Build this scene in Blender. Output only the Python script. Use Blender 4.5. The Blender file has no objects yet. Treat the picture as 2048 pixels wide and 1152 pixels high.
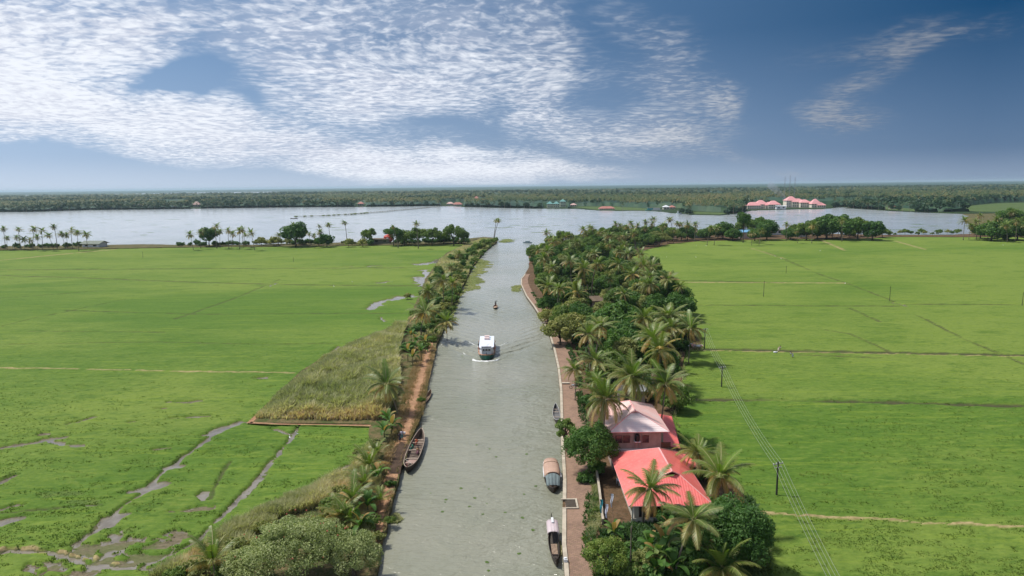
import bpy, bmesh, math, random
import numpy as np
from mathutils import Vector, Matrix
from mathutils.geometry import tessellate_polygon
random.seed(7)
RNG = np.random.default_rng(11)
S = bpy.context.scene
COL = S.collection
R = math.radians

# ------------------------------------------------------------------ camera
CAM_H, PITCH, ROLL, FPX = 40.0, R(8.58), R(0.64), 1359.0
_f = Vector((0, math.cos(PITCH), -math.sin(PITCH)))
_r0 = Vector((1, 0, 0)); _u0 = Vector((0, math.sin(PITCH), math.cos(PITCH)))
_r = _r0*math.cos(ROLL) - _u0*math.sin(ROLL)
_u = _u0*math.cos(ROLL) + _r0*math.sin(ROLL)
cd = bpy.data.cameras.new("camera"); cam = bpy.data.objects.new("camera", cd); COL.objects.link(cam)
cd.sensor_width = 36; cd.lens = FPX*36/2048; cd.clip_start = 0.5; cd.clip_end = 90000
m = Matrix((( _r.x, _u.x, -_f.x, 0), (_r.y, _u.y, -_f.y, 0), (_r.z, _u.z, -_f.z, CAM_H), (0, 0, 0, 1)))
cam.matrix_world = m
S.camera = cam

def P(px, py, z=0.0):
    """point of the horizontal plane at height z that the photo shows at (px, py) - used to survey the site"""
    d = _f + _r*((px-1024)/FPX) - _u*((py-576)/FPX)
    t = (z-CAM_H)/d.z
    return Vector((d.x*t, d.y*t, z))
def PP(pts, z=0.0):
    return [tuple(P(a, b, z)[:2]) for a, b in pts]

# ------------------------------------------------------------------ light
SUN_EL, SUN_AZ = R(60), R(-72)          # azimuth measured from +Y towards +X
S.render.engine = 'CYCLES'
S.view_settings.view_transform = 'Standard'; S.view_settings.look = 'None'
S.view_settings.exposure = EXPOSURE = 0.45; S.view_settings.gamma = 1
try:
    S.cycles.use_denoising = True; S.cycles.denoiser = 'OPENIMAGEDENOISE'
    S.cycles.max_bounces = 6; S.cycles.diffuse_bounces = 3; S.cycles.glossy_bounces = 3
    S.cycles.transmission_bounces = 4; S.cycles.volume_bounces = 0; S.cycles.transparent_max_bounces = 6
    S.cycles.sample_clamp_indirect = 6
except Exception as e:
    print(e)
ld = bpy.data.lights.new("sun", 'SUN'); ld.energy = 3.3; ld.angle = R(5); ld.color = (1, .955, .88)
sun = bpy.data.objects.new("sun", ld); COL.objects.link(sun)
sd = Vector((math.sin(SUN_AZ)*math.cos(SUN_EL), math.cos(SUN_AZ)*math.cos(SUN_EL), math.sin(SUN_EL)))
sun.rotation_euler = sd.to_track_quat('Z', 'Y').to_euler(); sun.location = (0, 0, 200)

W = bpy.data.worlds.new("World"); S.world = W; W.use_nodes = True
wt = W.node_tree; wn = wt.nodes; wl = wt.links; wn.clear()
class NT:
    """small helper to write node graphs"""
    def __init__(s, tree): s.t = tree; s.n = tree.nodes; s.l = tree.links
    def new(s, typ, **kw):
        nd = s.n.new(typ)
        for k, v in kw.items(): setattr(nd, k, v)
        return nd
    def put(s, sock, v):
        if isinstance(v, (int, float)): sock.default_value = v
        elif isinstance(v, (tuple, list)): sock.default_value = v
        else: s.l.new(v, sock)
    def math(s, op, a, b=0.0, c=None, clamp=False):
        nd = s.new('ShaderNodeMath', operation=op, use_clamp=clamp)
        s.put(nd.inputs[0], a); s.put(nd.inputs[1], b)
        if c is not None: s.put(nd.inputs[2], c)
        return nd.outputs[0]
    def vmath(s, op, a, b=(0, 0, 0)):
        nd = s.new('ShaderNodeVectorMath', operation=op)
        s.put(nd.inputs[0], a)
        if op == 'SCALE': s.put(nd.inputs[3], b)
        elif b is not None: s.put(nd.inputs[1], b)
        return nd.outputs['Value'] if op in ('LENGTH', 'DOT_PRODUCT') else nd.outputs[0]
    def ramp(s, v, a, b, c=0.0, d=1.0, smooth=True):
        nd = s.new('ShaderNodeMapRange'); nd.interpolation_type = 'SMOOTHSTEP' if smooth else 'LINEAR'
        s.put(nd.inputs[0], v); s.put(nd.inputs[1], a); s.put(nd.inputs[2], b); s.put(nd.inputs[3], c); s.put(nd.inputs[4], d)
        return nd.outputs[0]
    def noise(s, vec, scale, detail=3, rough=.5, dist=0.0, out=0):
        nd = s.new('ShaderNodeTexNoise'); s.put(nd.inputs['Vector'], vec)
        nd.inputs['Scale'].default_value = scale; nd.inputs['Detail'].default_value = detail
        nd.inputs['Roughness'].default_value = rough; nd.inputs['Distortion'].default_value = dist
        return nd.outputs[out]
    def mix(s, f, a, b, blend='MIX'):
        nd = s.new('ShaderNodeMix', data_type='RGBA', blend_type=blend)
        s.put(nd.inputs[0], f)
        for sock, v in ((nd.inputs[6], a), (nd.inputs[7], b)):
            s.put(sock, (*v, 1) if isinstance(v, tuple) and len(v) == 3 else v)
        return nd.outputs[2]
    def comb(s, x, y, z=0.0):
        nd = s.new('ShaderNodeCombineXYZ'); s.put(nd.inputs[0], x); s.put(nd.inputs[1], y); s.put(nd.inputs[2], z); return nd.outputs[0]
    def sep(s, v):
        nd = s.new('ShaderNodeSeparateXYZ'); s.put(nd.inputs[0], v); return nd.outputs
    def mapping(s, v, loc=(0, 0, 0), rot=(0, 0, 0), scale=(1, 1, 1), typ='POINT'):
        nd = s.new('ShaderNodeMapping', vector_type=typ); s.put(nd.inputs[0], v)
        nd.inputs[1].default_value = loc; nd.inputs[2].default_value = rot; nd.inputs[3].default_value = scale
        return nd.outputs[0]

def build_world():
    g = NT(wt)
    sky = g.new('ShaderNodeTexSky', sky_type='NISHITA'); sky.sun_disc = False
    sky.sun_elevation = SUN_EL; sky.sun_rotation = SUN_AZ; sky.altitude = 100
    sky.air_density = 1.0; sky.dust_density = .6; sky.ozone_density = 3.0
    tc = g.new('ShaderNodeTexCoord'); D = tc.outputs['Generated']
    x, y, z = g.sep(D)
    az = g.math('MULTIPLY', g.math('ARCTAN2', x, y), 180/math.pi)
    el = g.math('MULTIPLY', g.math('ARCSINE', z), 180/math.pi)
    # clear sky: deeper blue with height and away from the sun
    base = g.mix(1.0, sky.outputs[0], (.80, .74, .84), 'MULTIPLY')
    east = g.ramp(az, -5, 42); high = g.ramp(el, 0, 13)
    deep = g.math('MULTIPLY', g.math('ADD', g.math('MULTIPLY', east, .62), .38), g.math('ADD', g.math('MULTIPLY', high, .62), .30))
    base = g.mix(deep, base, g.mix(1.0, base, (.06, .22, .36), 'MULTIPLY'))
    # haze tone close to the horizon
    east2 = g.ramp(az, -38, 34, smooth=False)
    low = g.mix(east2, (2.15, 2.85, 3.85), (.55, .98, 1.72)); top = g.mix(east2, (.95, 1.68, 2.80), (.045, .33, .82))
    clear = g.mix(g.ramp(el, -.5, 11.5, smooth=False), low, top)
    clear = g.mix(g.math('MULTIPLY', g.ramp(el, 2.6, -.2), g.math('SUBTRACT', .62, g.math('MULTIPLY', east2, .40))), clear, (3.1, 3.6, 4.3))
    front = g.math('MULTIPLY', g.ramp(el, 40, 15), g.ramp(y, -.2, .4))
    base = g.mix(g.math('MULTIPLY', front, .92), base, clear)
    # cloud field on a plane overhead
    inv = g.math('DIVIDE', 1.0, g.math('MAXIMUM', g.math('ADD', z, .07), .02))
    uv = g.comb(g.math('MULTIPLY', x, inv), g.math('MULTIPLY', y, inv), 0.0)
    ang = g.comb(az, el, 0.0)
    # placed banks of cloud: (azimuth, elevation, half width, half height, tilt, weight)
    def b(px, py, rx, ry, rot, w):
        return (math.degrees(math.atan((px-1024)/1359)), (372-py-(px-1024)*.011)/1359*57.3/(1+((px-1024)/1359)**2)**.5, rx/1359*57.3, ry/1359*57.3, R(rot), w)
    blobs = [b(120, 215, 420, 95, -12, .62), b(470, 265, 430, 62, -10, .50), b(760, 320, 500, 60, -5, .58), b(930, 352, 460, 34, -2, .42),
             b(150, 70, 330, 110, 8, .55), b(330, 90, 150, 110, 35, .40), b(680, 60, 330, 120, 0, .50), b(760, 190, 250, 95, -8, .70),
             b(930, 120, 170, 160, -30, .45), b(1080, 160, 130, 150, -55, .42), b(1050, 30, 150, 90, -40, .33), b(-200, 150, 380, 200, 0, .7),
             b(1330, 205, 220, 90, -25, .26), b(1290, 265, 170, 40, -8, .30), b(1445, 200, 60, 60, 0, .22), b(1200, 285, 190, 38, -15, .28),
             b(1790, 105, 250, 46, 6, .22), b(1700, 185, 170, 44, 25, .20), b(1690, 245, 130, 36, -8, .24), b(1300, 90, 240, 90, -30, .22),
             b(1370, 300, 200, 30, -14, .24), b(1100, 340, 330, 26, -2, .36), b(1560, 345, 60, 14, 0, .2), b(430, 165, 120, 30, 12, -.24),
             b(390, 178, 130, 26, 8, -.22), b(620, 230, 330, 70, 0, .22), b(1060, 250, 260, 90, -10, .24), b(880, 320, 420, 60, -4, .3), b(560, 120, 240, 120, 0, .2), b(1010, 215, 60, 120, -30, -.18), b(200, 345, 420, 46, -3, -.55), b(40, 150, 120, 40, 0, -.2),
             b(520, 215, 70, 30, -20, -.2), b(880, 255, 130, 18, -4, -.2)]
    wa = g.vmath('SUBTRACT', g.noise(g.mapping(ang, scale=(.11, .17, 1)), 1.0, 4, .6, out=1), (.5, .5, .5)); ang0 = ang
    ang = g.vmath('ADD', ang, g.vmath('MULTIPLY', wa, (9, 4.5, 0)))
    cov = None
    for (a, e, rx, ry, rot, w) in blobs:
        v = g.mapping(ang, (a, e, 0), (0, 0, rot), (rx, ry, 1), 'TEXTURE')
        q = g.ramp(g.vmath('LENGTH', v, None), 1.0, 0.0, 0.0, w)
        cov = q if cov is None else g.math('ADD', cov, q)
    # behind the viewer the layer carries on at a medium cover
    back = g.ramp(y, .55, .2, 0, .42)
    over = g.ramp(z, .27, .45, 0, .40)
    cov = g.math('MAXIMUM', cov, g.math('MAXIMUM', back, over))
    wv = g.vmath('ADD', uv, g.vmath('SCALE', g.noise(uv, .5, 2, .5, out=1), .9))
    big = g.noise(wv, .55, 4, .55)
    rip = g.noise(g.mapping(wv, rot=(0, 0, R(24)), scale=(6, 14, 1)), 1.0, 3, .6, .3)      # rippled rows
    cell = g.noise(g.mapping(wv, scale=(14, 13, 1)), 1.0, 3.5, .52, .35)
    fine = g.noise(g.mapping(uv, scale=(30, 30, 1)), 1.0, 3, .55)
    wisp = g.noise(g.mapping(ang, rot=(0, 0, R(12)), scale=(.16, .8, 1)), 1.0, 5, .6, .8)
    tex = g.math('ADD', g.math('MULTIPLY', big, .75), g.math('ADD', g.math('MULTIPLY', rip, .38), g.math('MULTIPLY', cell, .87)))
    tex = g.math('ADD', tex, g.math('ADD', g.math('MULTIPLY', fine, .15), g.math('MULTIPLY', wisp, .42)))   # mean ~1.32
    a = g.math('ADD', g.math('MULTIPLY', g.math('SUBTRACT', tex, 1.285), 2.7), g.math('SUBTRACT', g.math('MULTIPLY', cov, 1.45), .36))
    alpha = g.math('MULTIPLY', g.ramp(a, -.85, 1.25), g.ramp(cov, .0, .34))
    alpha = g.math('MULTIPLY', alpha, g.ramp(el, -.2, 1.2, .5, 1))
    dim = g.ramp(az, -4, 30, 1.0, .40)
    shade = g.ramp(g.math('ADD', cell, g.math('MULTIPLY', big, .5)), .52, .95, .72, 1.0)
    cc = g.mix(1.0, (4.6, 4.8, 5.15), g.comb(g.math('MULTIPLY', dim, shade), g.math('MULTIPLY', dim, shade), g.math('MULTIPLY', dim, g.math('ADD', g.math('MULTIPLY', shade, .8), .2))), 'MULTIPLY')
    veil = g.math('MULTIPLY', g.math('MULTIPLY', g.ramp(cov, .03, .55), .50), g.ramp(wisp, .3, .7, .4, 1.0)); alpha = g.math('MAXIMUM', alpha, veil)
    out = g.mix(g.math('MULTIPLY', alpha, .95), base, cc)
    bg = g.new('ShaderNodeBackground'); g.put(bg.inputs[0], out); bg.inputs[1].default_value = .15
    wo = g.new('ShaderNodeOutputWorld'); g.l.new(bg.outputs[0], wo.inputs[0])
build_world()

# ------------------------------------------------------------------ small helpers
def link(o, parent=None):
    COL.objects.link(o)
    if parent is not None: o.parent = parent
    return o
def tag(o, label=None, cat=None, group=None, kind=None):
    if label: o['label'] = label
    if cat: o['category'] = cat
    if group: o['group'] = group
    if kind: o['kind'] = kind
    return o
def empty(name, loc=(0, 0, 0), rz=0.0, label=None, cat=None, group=None, scale=1.0):
    o = bpy.data.objects.new(name, None); o.empty_display_size = .3
    o.location = loc; o.rotation_euler = (0, 0, rz); o.scale = (scale,)*3
    COL.objects.link(o); return tag(o, label, cat, group)
def mesh_np(name, V, F, mats=(), attrs=None, midx=None, smooth=False):
    """V (n,3); F (m,k) with one k, or a list of such arrays"""
    Fs = F if isinstance(F, list) else [F]
    Fs = [np.asarray(q, dtype=np.int32) for q in Fs if len(q)]
    me = bpy.data.meshes.new(name)
    V = np.asarray(V, dtype=np.float32)
    me.vertices.add(len(V)); me.vertices.foreach_set('co', V.ravel())
    li = np.concatenate([q.ravel() for q in Fs]); cnt = np.concatenate([np.full(len(q), q.shape[1], dtype=np.int32) for q in Fs])
    me.loops.add(len(li)); me.loops.foreach_set('vertex_index', li)
    me.polygons.add(len(cnt)); st = np.zeros(len(cnt), dtype=np.int32); st[1:] = np.cumsum(cnt)[:-1]
    me.polygons.foreach_set('loop_start', st)
    try: me.polygons.foreach_set('loop_total', cnt)
    except Exception: pass
    for mt in mats: me.materials.append(mt)
    if midx is not None: me.polygons.foreach_set('material_index', np.asarray(midx, dtype=np.int32))
    if smooth: me.polygons.foreach_set('use_smooth', np.ones(len(cnt), dtype=bool))
    me.update(calc_edges=True)
    for k, (dom, arr) in (attrs or {}).items():
        at = me.attributes.new(k, 'FLOAT', dom); at.data.foreach_set('value', np.asarray(arr, dtype=np.float32))
    me.validate()
    return me
class MB:
    """collects simple shapes, then links them as one mesh object"""
    def __init__(s): s.v = []; s.f = []; s.m = []
    def add(s, vs, fs, mi=0):
        o = len(s.v); s.v += [tuple(v) for v in vs]; s.f += [tuple(i+o for i in f) for f in fs]; s.m += [mi]*len(fs); return s
    def box(s, x0, y0, z0, x1, y1, z1, mi=0, M=None):
        vs = [(x, y, z) for z in (z0, z1) for y in (y0, y1) for x in (x0, x1)]
        if M is not None: vs = [M @ Vector(v) for v in vs]
        return s.add(vs, [(0, 2, 3, 1), (4, 5, 7, 6), (0, 1, 5, 4), (2, 6, 7, 3), (0, 4, 6, 2), (1, 3, 7, 5)], mi)
    def tube(s, pts, rad, n=6, mi=0, cap=True):
        pts = [Vector(p) for p in pts]; rad = rad if hasattr(rad, '__len__') else [rad]*len(pts)
        vs = []; fs = []
        for i, p in enumerate(pts):
            t = (pts[min(i+1, len(pts)-1)]-pts[max(i-1, 0)]).normalized()
            a = t.orthogonal().normalized() if i == 0 else (a - t*a.dot(t)).normalized()
            b = t.cross(a)
            for k in range(n):
                c = 2*math.pi*k/n; vs.append(p + (a*math.cos(c)+b*math.sin(c))*rad[i])
        for i in range(len(pts)-1):
            for k in range(n):
                k2 = (k+1) % n; fs.append((i*n+k, i*n+k2, (i+1)*n+k2, (i+1)*n+k))
        if cap: fs += [tuple(range(n))[::-1], tuple((len(pts)-1)*n+k for k in range(n))]
        return s.add(vs, fs, mi)
    def ball(s, c, r, mi=0, n=8, h=6):
        r = r if hasattr(r, '__len__') else (r, r, r); vs = []; fs = []
        for i in range(h+1):
            a = math.pi*i/h
            for k in range(n):
                b = 2*math.pi*k/n; vs.append((c[0]+r[0]*math.sin(a)*math.cos(b), c[1]+r[1]*math.sin(a)*math.sin(b), c[2]-r[2]*math.cos(a)))
        for i in range(h):
            for k in range(n): k2 = (k+1) % n; fs.append((i*n+k, i*n+k2, (i+1)*n+k2, (i+1)*n+k))
        return s.add(vs, fs, mi)
    def slab(s, pts, th, mi=0, mi2=None):
        """a thick sheet: pts is a planar loop seen from above (counter-clockwise), th its thickness downwards"""
        n = len(pts); vs = [tuple(p) for p in pts]+[(p[0], p[1], p[2]-th) for p in pts]
        s.add(vs, [tuple(range(n))], mi)
        return s.add(vs, [tuple(range(n, 2*n))[::-1]]+[(i, i+n, (i+1) % n+n, (i+1) % n) for i in range(n)], mi if mi2 is None else mi2)
    def build(s, name, mats, parent=None, smooth=False, loc=(0, 0, 0), rz=0.0):
        me = bpy.data.meshes.new(name); me.from_pydata(s.v, [], s.f)
        for mt in (mats if isinstance(mats, (list, tuple)) else [mats]): me.materials.append(mt)
        me.polygons.foreach_set('material_index', s.m)
        if smooth: me.polygons.foreach_set('use_smooth', [True]*len(s.f))
        me.validate(); me.update()
        o = bpy.data.objects.new(name, me); o.location = loc; o.rotation_euler = (0, 0, rz); link(o, parent); return o

def _h(ix, iy, seed):
    h = (ix.astype(np.int64)*374761393 + iy.astype(np.int64)*668265263 + seed*1442695041) & 0xffffffff
    h = ((h ^ (h >> 13))*1274126177) & 0xffffffff
    return ((h ^ (h >> 16)) & 0xffff)/65535.0
def vnoise(x, y, seed=0):
    ix = np.floor(x); iy = np.floor(y); fx = x-ix; fy = y-iy
    fx = fx*fx*(3-2*fx); fy = fy*fy*(3-2*fy)
    a = _h(ix, iy, seed); b = _h(ix+1, iy, seed); c = _h(ix, iy+1, seed); d = _h(ix+1, iy+1, seed)
    return (a*(1-fx)+b*fx)*(1-fy)+(c*(1-fx)+d*fx)*fy
def fbm(x, y, seed=0, o=4):
    s = 0; a = .5; t = 0
    for i in range(o): s = s+a*vnoise(x*2**i, y*2**i, seed+i*17); t += a; a *= .5
    return s/t
def sstep(a, b, v):
    t = np.clip((v-a)/(b-a), 0, 1); return t*t*(3-2*t)
def inpoly(X, Y, poly):
    ins = np.zeros(X.shape, bool); n = len(poly); j = n-1
    for i in range(n):
        xi, yi = poly[i]; xj, yj = poly[j]
        if yi != yj:
            c = ((yi > Y) != (yj > Y)) & (X < (xj-xi)*(Y-yi)/(yj-yi)+xi); ins ^= c
        j = i
    return ins
def dline(X, Y, pts):
    best = np.full(X.shape, 1e9)
    for (x0, y0), (x1, y1) in zip(pts[:-1], pts[1:]):
        dx, dy = x1-x0, y1-y0; L = dx*dx+dy*dy+1e-9
        t = np.clip(((X-x0)*dx+(Y-y0)*dy)/L, 0, 1)
        best = np.minimum(best, np.hypot(X-x0-t*dx, Y-y0-t*dy))
    return best

# ------------------------------------------------------------------ materials
MATS = {}
def mat(name, col, rough=.7, var=.0, scale=2.0, metal=0.0, bump=0.0, bscale=8.0, col2=None, spec=.3, obj=True):
    if name in MATS: return MATS[name]
    m_ = bpy.data.materials.new(name); m_.use_nodes = True; g = NT(m_.node_tree); g.n.clear()
    pr = g.new('ShaderNodeBsdfPrincipled'); o = g.new('ShaderNodeOutputMaterial'); g.l.new(pr.outputs[0], o.inputs[0])
    tc = g.new('ShaderNodeTexCoord'); vec = tc.outputs['Object']
    c = col
    if var or col2:
        n1 = g.noise(vec, scale, 5, .6)
        c2 = col2 or tuple(max(0, q*(1-var)) for q in col)
        c = g.mix(g.ramp(n1, .32, .68), col, c2)
    g.put(pr.inputs['Base Color'], (*c, 1) if isinstance(c, tuple) else c)
    pr.inputs['Roughness'].default_value = rough; pr.inputs['Metallic'].default_value = metal
    pr.inputs['Specular IOR Level'].default_value = spec
    if bump:
        bn = g.new('ShaderNodeBump'); bn.inputs['Strength'].default_value = bump; bn.inputs['Distance'].default_value = .05
        g.put(bn.inputs['Height'], g.noise(vec, bscale, 4, .6)); g.l.new(bn.outputs[0], pr.inputs['Normal'])
    MATS[name] = m_; return m_

def leaf_mat(name, cols, attr='tint', transl=.28, rough=.55, spec=.25, hue=.25):
    """cols: stops (value, colour) read along a per-face attribute; a little change from tree to tree"""
    m_ = bpy.data.materials.new(name); m_.use_nodes = True; g = NT(m_.node_tree); g.n.clear()
    at = g.new('ShaderNodeAttribute', attribute_name=attr)
    oi = g.new('ShaderNodeObjectInfo')
    cr = g.new('ShaderNodeValToRGB'); el = cr.color_ramp.elements
    while len(el) < len(cols): el.new(.5)
    for e_, (p, c) in zip(el, cols): e_.position = p; e_.color = (*c, 1)
    g.put(cr.inputs[0], at.outputs['Fac'])
    k = g.math('ADD', g.math('MULTIPLY', oi.outputs['Random'], hue*2), 1-hue)
    c = g.mix(1.0, cr.outputs[0], g.comb(k, g.math('ADD', g.math('MULTIPLY', k, .6), .4), g.math('SUBTRACT', 1.35, g.math('MULTIPLY', k, .35))), 'MULTIPLY')
    pr = g.new('ShaderNodeBsdfPrincipled'); g.put(pr.inputs['Base Color'], c)
    pr.inputs['Roughness'].default_value = rough; pr.inputs['Specular IOR Level'].default_value = spec
    tr = g.new('ShaderNodeBsdfTranslucent'); g.put(tr.inputs[0], g.mix(1.0, c, (1.1, 1.25, .6), 'MULTIPLY'))
    mx = g.new('ShaderNodeMixShader'); mx.inputs[0].default_value = transl
    g.l.new(pr.outputs[0], mx.inputs[1]); g.l.new(tr.outputs[0], mx.inputs[2])
    o = g.new('ShaderNodeOutputMaterial'); g.l.new(mx.outputs[0], o.inputs[0])
    MATS[name] = m_; return m_

def water_mat():
    m_ = bpy.data.materials.new('canal_water'); m_.use_nodes = True; g = NT(m_.node_tree); g.n.clear()
    geo = g.new('ShaderNodeNewGeometry'); pos = geo.outputs['Position']
    px_, py_, pz_ = g.sep(pos)
    silt = g.noise(pos, .03, 4, .6)
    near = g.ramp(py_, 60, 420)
    body = g.mix(near, (.250, .250, .188), (.38, .395, .365)); body = g.mix(g.ramp(py_, 380, 620), body, (.44, .47, .49))  # paler with distance: brightness of reflected sky put into the water colour
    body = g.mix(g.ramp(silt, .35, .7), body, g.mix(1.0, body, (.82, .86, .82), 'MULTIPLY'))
    pr = g.new('ShaderNodeBsdfPrincipled'); g.put(pr.inputs['Base Color'], body)
    pr.inputs['IOR'].default_value = 1.36; pr.inputs['Specular IOR Level'].default_value = .65
    g.put(pr.inputs['Roughness'], g.ramp(py_, 300, 900, .10, .16))
    w1 = g.noise(g.mapping(pos, rot=(0, 0, R(14)), scale=(.55, 1.35, 1)), 1.0, 4, .58, .35)
    w2 = g.noise(g.mapping(pos, rot=(0, 0, R(-25)), scale=(1.6, 3.2, 1)), 1.0, 3, .6, .2)
    gust = g.ramp(g.noise(g.mapping(pos, scale=(.02, .012, 1)), 1.0, 3, .5), .3, .7, .3, 1.0)
    w3 = g.noise(g.mapping(pos, rot=(0, 0, R(8)), scale=(.16, .34, 1)), 1.0, 3, .55, .6)
    hgt = g.math('MULTIPLY', g.math('ADD', g.math('ADD', g.math('MULTIPLY', w1, .75), g.math('MULTIPLY', w3, 1.5)), g.math('MULTIPLY', w2, .30)), gust)
    bn = g.new('ShaderNodeBump'); g.put(bn.inputs['Height'], hgt)
    g.put(bn.inputs['Strength'], g.math('MULTIPLY', g.ramp(py_, 180, 560, 1.0, .26), g.ramp(py_, 650, 980, 1.0, .22))); bn.inputs['Distance'].default_value = .62
    g.l.new(bn.outputs[0], pr.inputs['Normal'])
    o = g.new('ShaderNodeOutputMaterial'); g.l.new(pr.outputs[0], o.inputs[0]); return m_

def field_mat():
    m_ = bpy.data.materials.new('paddy_field'); m_.use_nodes = True; g = NT(m_.node_tree); g.n.clear()
    geo = g.new('ShaderNodeNewGeometry'); pos = geo.outputs['Position']
    cover = g.new('ShaderNodeAttribute', attribute_name='cover').outputs['Fac']
    tone = g.new('ShaderNodeAttribute', attribute_name='tone').outputs['Fac']
    dry = g.new('ShaderNodeAttribute', attribute_name='dry').outputs['Fac']
    n0 = g.noise(g.mapping(pos, scale=(.012, .022, 1)), 1.0, 4, .6, .4)
    n1 = g.noise(g.mapping(pos, rot=(0, 0, R(10)), scale=(.10, .22, 1)), 1.0, 5, .62, .5)
    n2 = g.noise(g.mapping(pos, scale=(1.3, 2.6, 1)), 1.0, 5, .7)
    streak = g.noise(g.mapping(pos, rot=(0, 0, R(-4)), scale=(.05, .9, 1)), 1.0, 4, .6, .3)
    t = g.math('ADD', g.math('MULTIPLY', g.math('SUBTRACT', n0, .5), 1.5), g.math('ADD', .26, g.math('MULTIPLY', tone, .72)))
    c = g.mix(g.ramp(t, .35, .95), (.086, .160, .025), (.160, .222, .046))
    c = g.mix(g.ramp(n1, .48, .72, 0, .55), c, (.064, .130, .018))
    c = g.mix(g.ramp(streak, .52, .70, 0, .55), c, (.170, .240, .034))
    c = g.mix(g.ramp(n2, .30, .70, .0, 1.0), g.mix(1.0, c, (.78, .84, .72), 'MULTIPLY'), g.mix(1.0, c, (1.12, 1.08, 1.0), 'MULTIPLY'))
    yy = g.sep(pos)[1]; n3 = g.noise(g.mapping(pos, rot=(0, 0, R(6)), scale=(.42, 1.05, 1)), 1.0, 6, .72, .4)
    clump = g.math('MULTIPLY', g.ramp(n3, .50, .66, 0, .62), g.math('MULTIPLY', g.ramp(yy, 290, 110), g.ramp(n1, .36, .60, .25, 1.0)))
    c = g.mix(clump, c, (.036, .092, .014))
    c = g.mix(g.math('MULTIPLY', g.ramp(n3, .48, .34, 0, .35), g.ramp(yy, 290, 110)), c, (.20, .25, .05))
    mud = g.mix(g.ramp(n2, .35, .7), (.19, .155, .105), (.105, .095, .055)); mud = g.mix(g.ramp(n1, .45, .6, 0, .6), mud, (.10, .13, .04))
    tan = g.mix(g.ramp(n2, .35, .7), (.42, .33, .17), (.22, .16, .08))
    c = g.mix(g.math('MAXIMUM', dry, 0.0), c, tan)
    c = g.mix(g.ramp(cover, .25, .6), mud, c)
    c = g.mix(g.math('MULTIPLY', g.math('MAXIMUM', g.math('MULTIPLY', dry, -1.0), 0.0), .95), c, g.mix(g.ramp(n2, .35, .7), (.085, .070, .040), (.035, .060, .018)))
    pr = g.new('ShaderNodeBsdfPrincipled'); g.put(pr.inputs['Base Color'], c)
    pr.inputs['Roughness'].default_value = .9; pr.inputs['Specular IOR Level'].default_value = .1
    bn = g.new('ShaderNodeBump'); bn.inputs['Strength'].default_value = .6; bn.inputs['Distance'].default_value = .20
    g.put(bn.inputs['Height'], g.math('ADD', n2, g.math('MULTIPLY', g.noise(pos, 3.2, 3, .6), .5))); g.l.new(bn.outputs[0], pr.inputs['Normal'])
    o = g.new('ShaderNodeOutputMaterial'); g.l.new(pr.outputs[0], o.inputs[0]); return m_

def ground_mat(name, a, b, c, sc=.35):
    m_ = bpy.data.materials.new(name); m_.use_nodes = True; g = NT(m_.node_tree); g.n.clear()
    pos = g.new('ShaderNodeNewGeometry').outputs['Position']
    n1 = g.noise(pos, sc, 5, .65); n2 = g.noise(pos, sc*6, 4, .65)
    col = g.mix(g.ramp(n1, .38, .62), a, b); col = g.mix(g.ramp(n2, .45, .7), col, c)
    pr = g.new('ShaderNodeBsdfPrincipled'); g.put(pr.inputs['Base Color'], col)
    pr.inputs['Roughness'].default_value = .95; pr.inputs['Specular IOR Level'].default_value = .1
    bn = g.new('ShaderNodeBump'); bn.inputs['Strength'].default_value = .6; bn.inputs['Distance'].default_value = .15
    g.put(bn.inputs['Height'], n2); g.l.new(bn.outputs[0], pr.inputs['Normal'])
    o = g.new('ShaderNodeOutputMaterial'); g.l.new(pr.outputs[0], o.inputs[0]); return m_

def roof_mat(name, a, b, axis, pitch=.26, worn=.0):
    """profiled sheet metal: ribs run down the slope, lines vary along 'axis' (0 = x, 1 = y, 2 = z)"""
    m_ = bpy.data.materials.new(name); m_.use_nodes = True; g = NT(m_.node_tree); g.n.clear()
    tc = g.new('ShaderNodeTexCoord'); v = tc.outputs['Object']; s_ = g.sep(v)[axis]
    w = g.math('SINE', g.math('MULTIPLY', s_, 2*math.pi/pitch))
    rib = g.ramp(w, .1, .8)
    sheet = g.ramp(g.math('SINE', g.math('MULTIPLY', s_, 2*math.pi/(pitch*4.0))), .97, 1.0)
    n = g.noise(v, .45, 5, .65); n2 = g.noise(v, 3.0, 4, .6)
    col = g.mix(g.ramp(n, .35, .68), a, b)
    col = g.mix(g.math('MULTIPLY', g.ramp(n2, .5, .75), .35), col, g.mix(.6, b, (.75, .55, .5)))
    col = g.mix(g.math('MULTIPLY', rib, .12), col, g.mix(1.0, col, (.72, .62, .62), 'MULTIPLY'))
    col = g.mix(g.math('MULTIPLY', sheet, .28), col, g.mix(1.0, col, (.6, .5, .5), 'MULTIPLY'))
    pr = g.new('ShaderNodeBsdfPrincipled'); g.put(pr.inputs['Base Color'], col)
    pr.inputs['Roughness'].default_value = .45; pr.inputs['Specular IOR Level'].default_value = .35
    bn = g.new('ShaderNodeBump'); bn.inputs['Strength'].default_value = .5; bn.inputs['Distance'].default_value = .04
    g.put(bn.inputs['Height'], rib); g.l.new(bn.outputs[0], pr.inputs['Normal'])
    o = g.new('ShaderNodeOutputMaterial'); g.l.new(pr.outputs[0], o.inputs[0]); MATS[name] = m_; return m_

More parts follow.
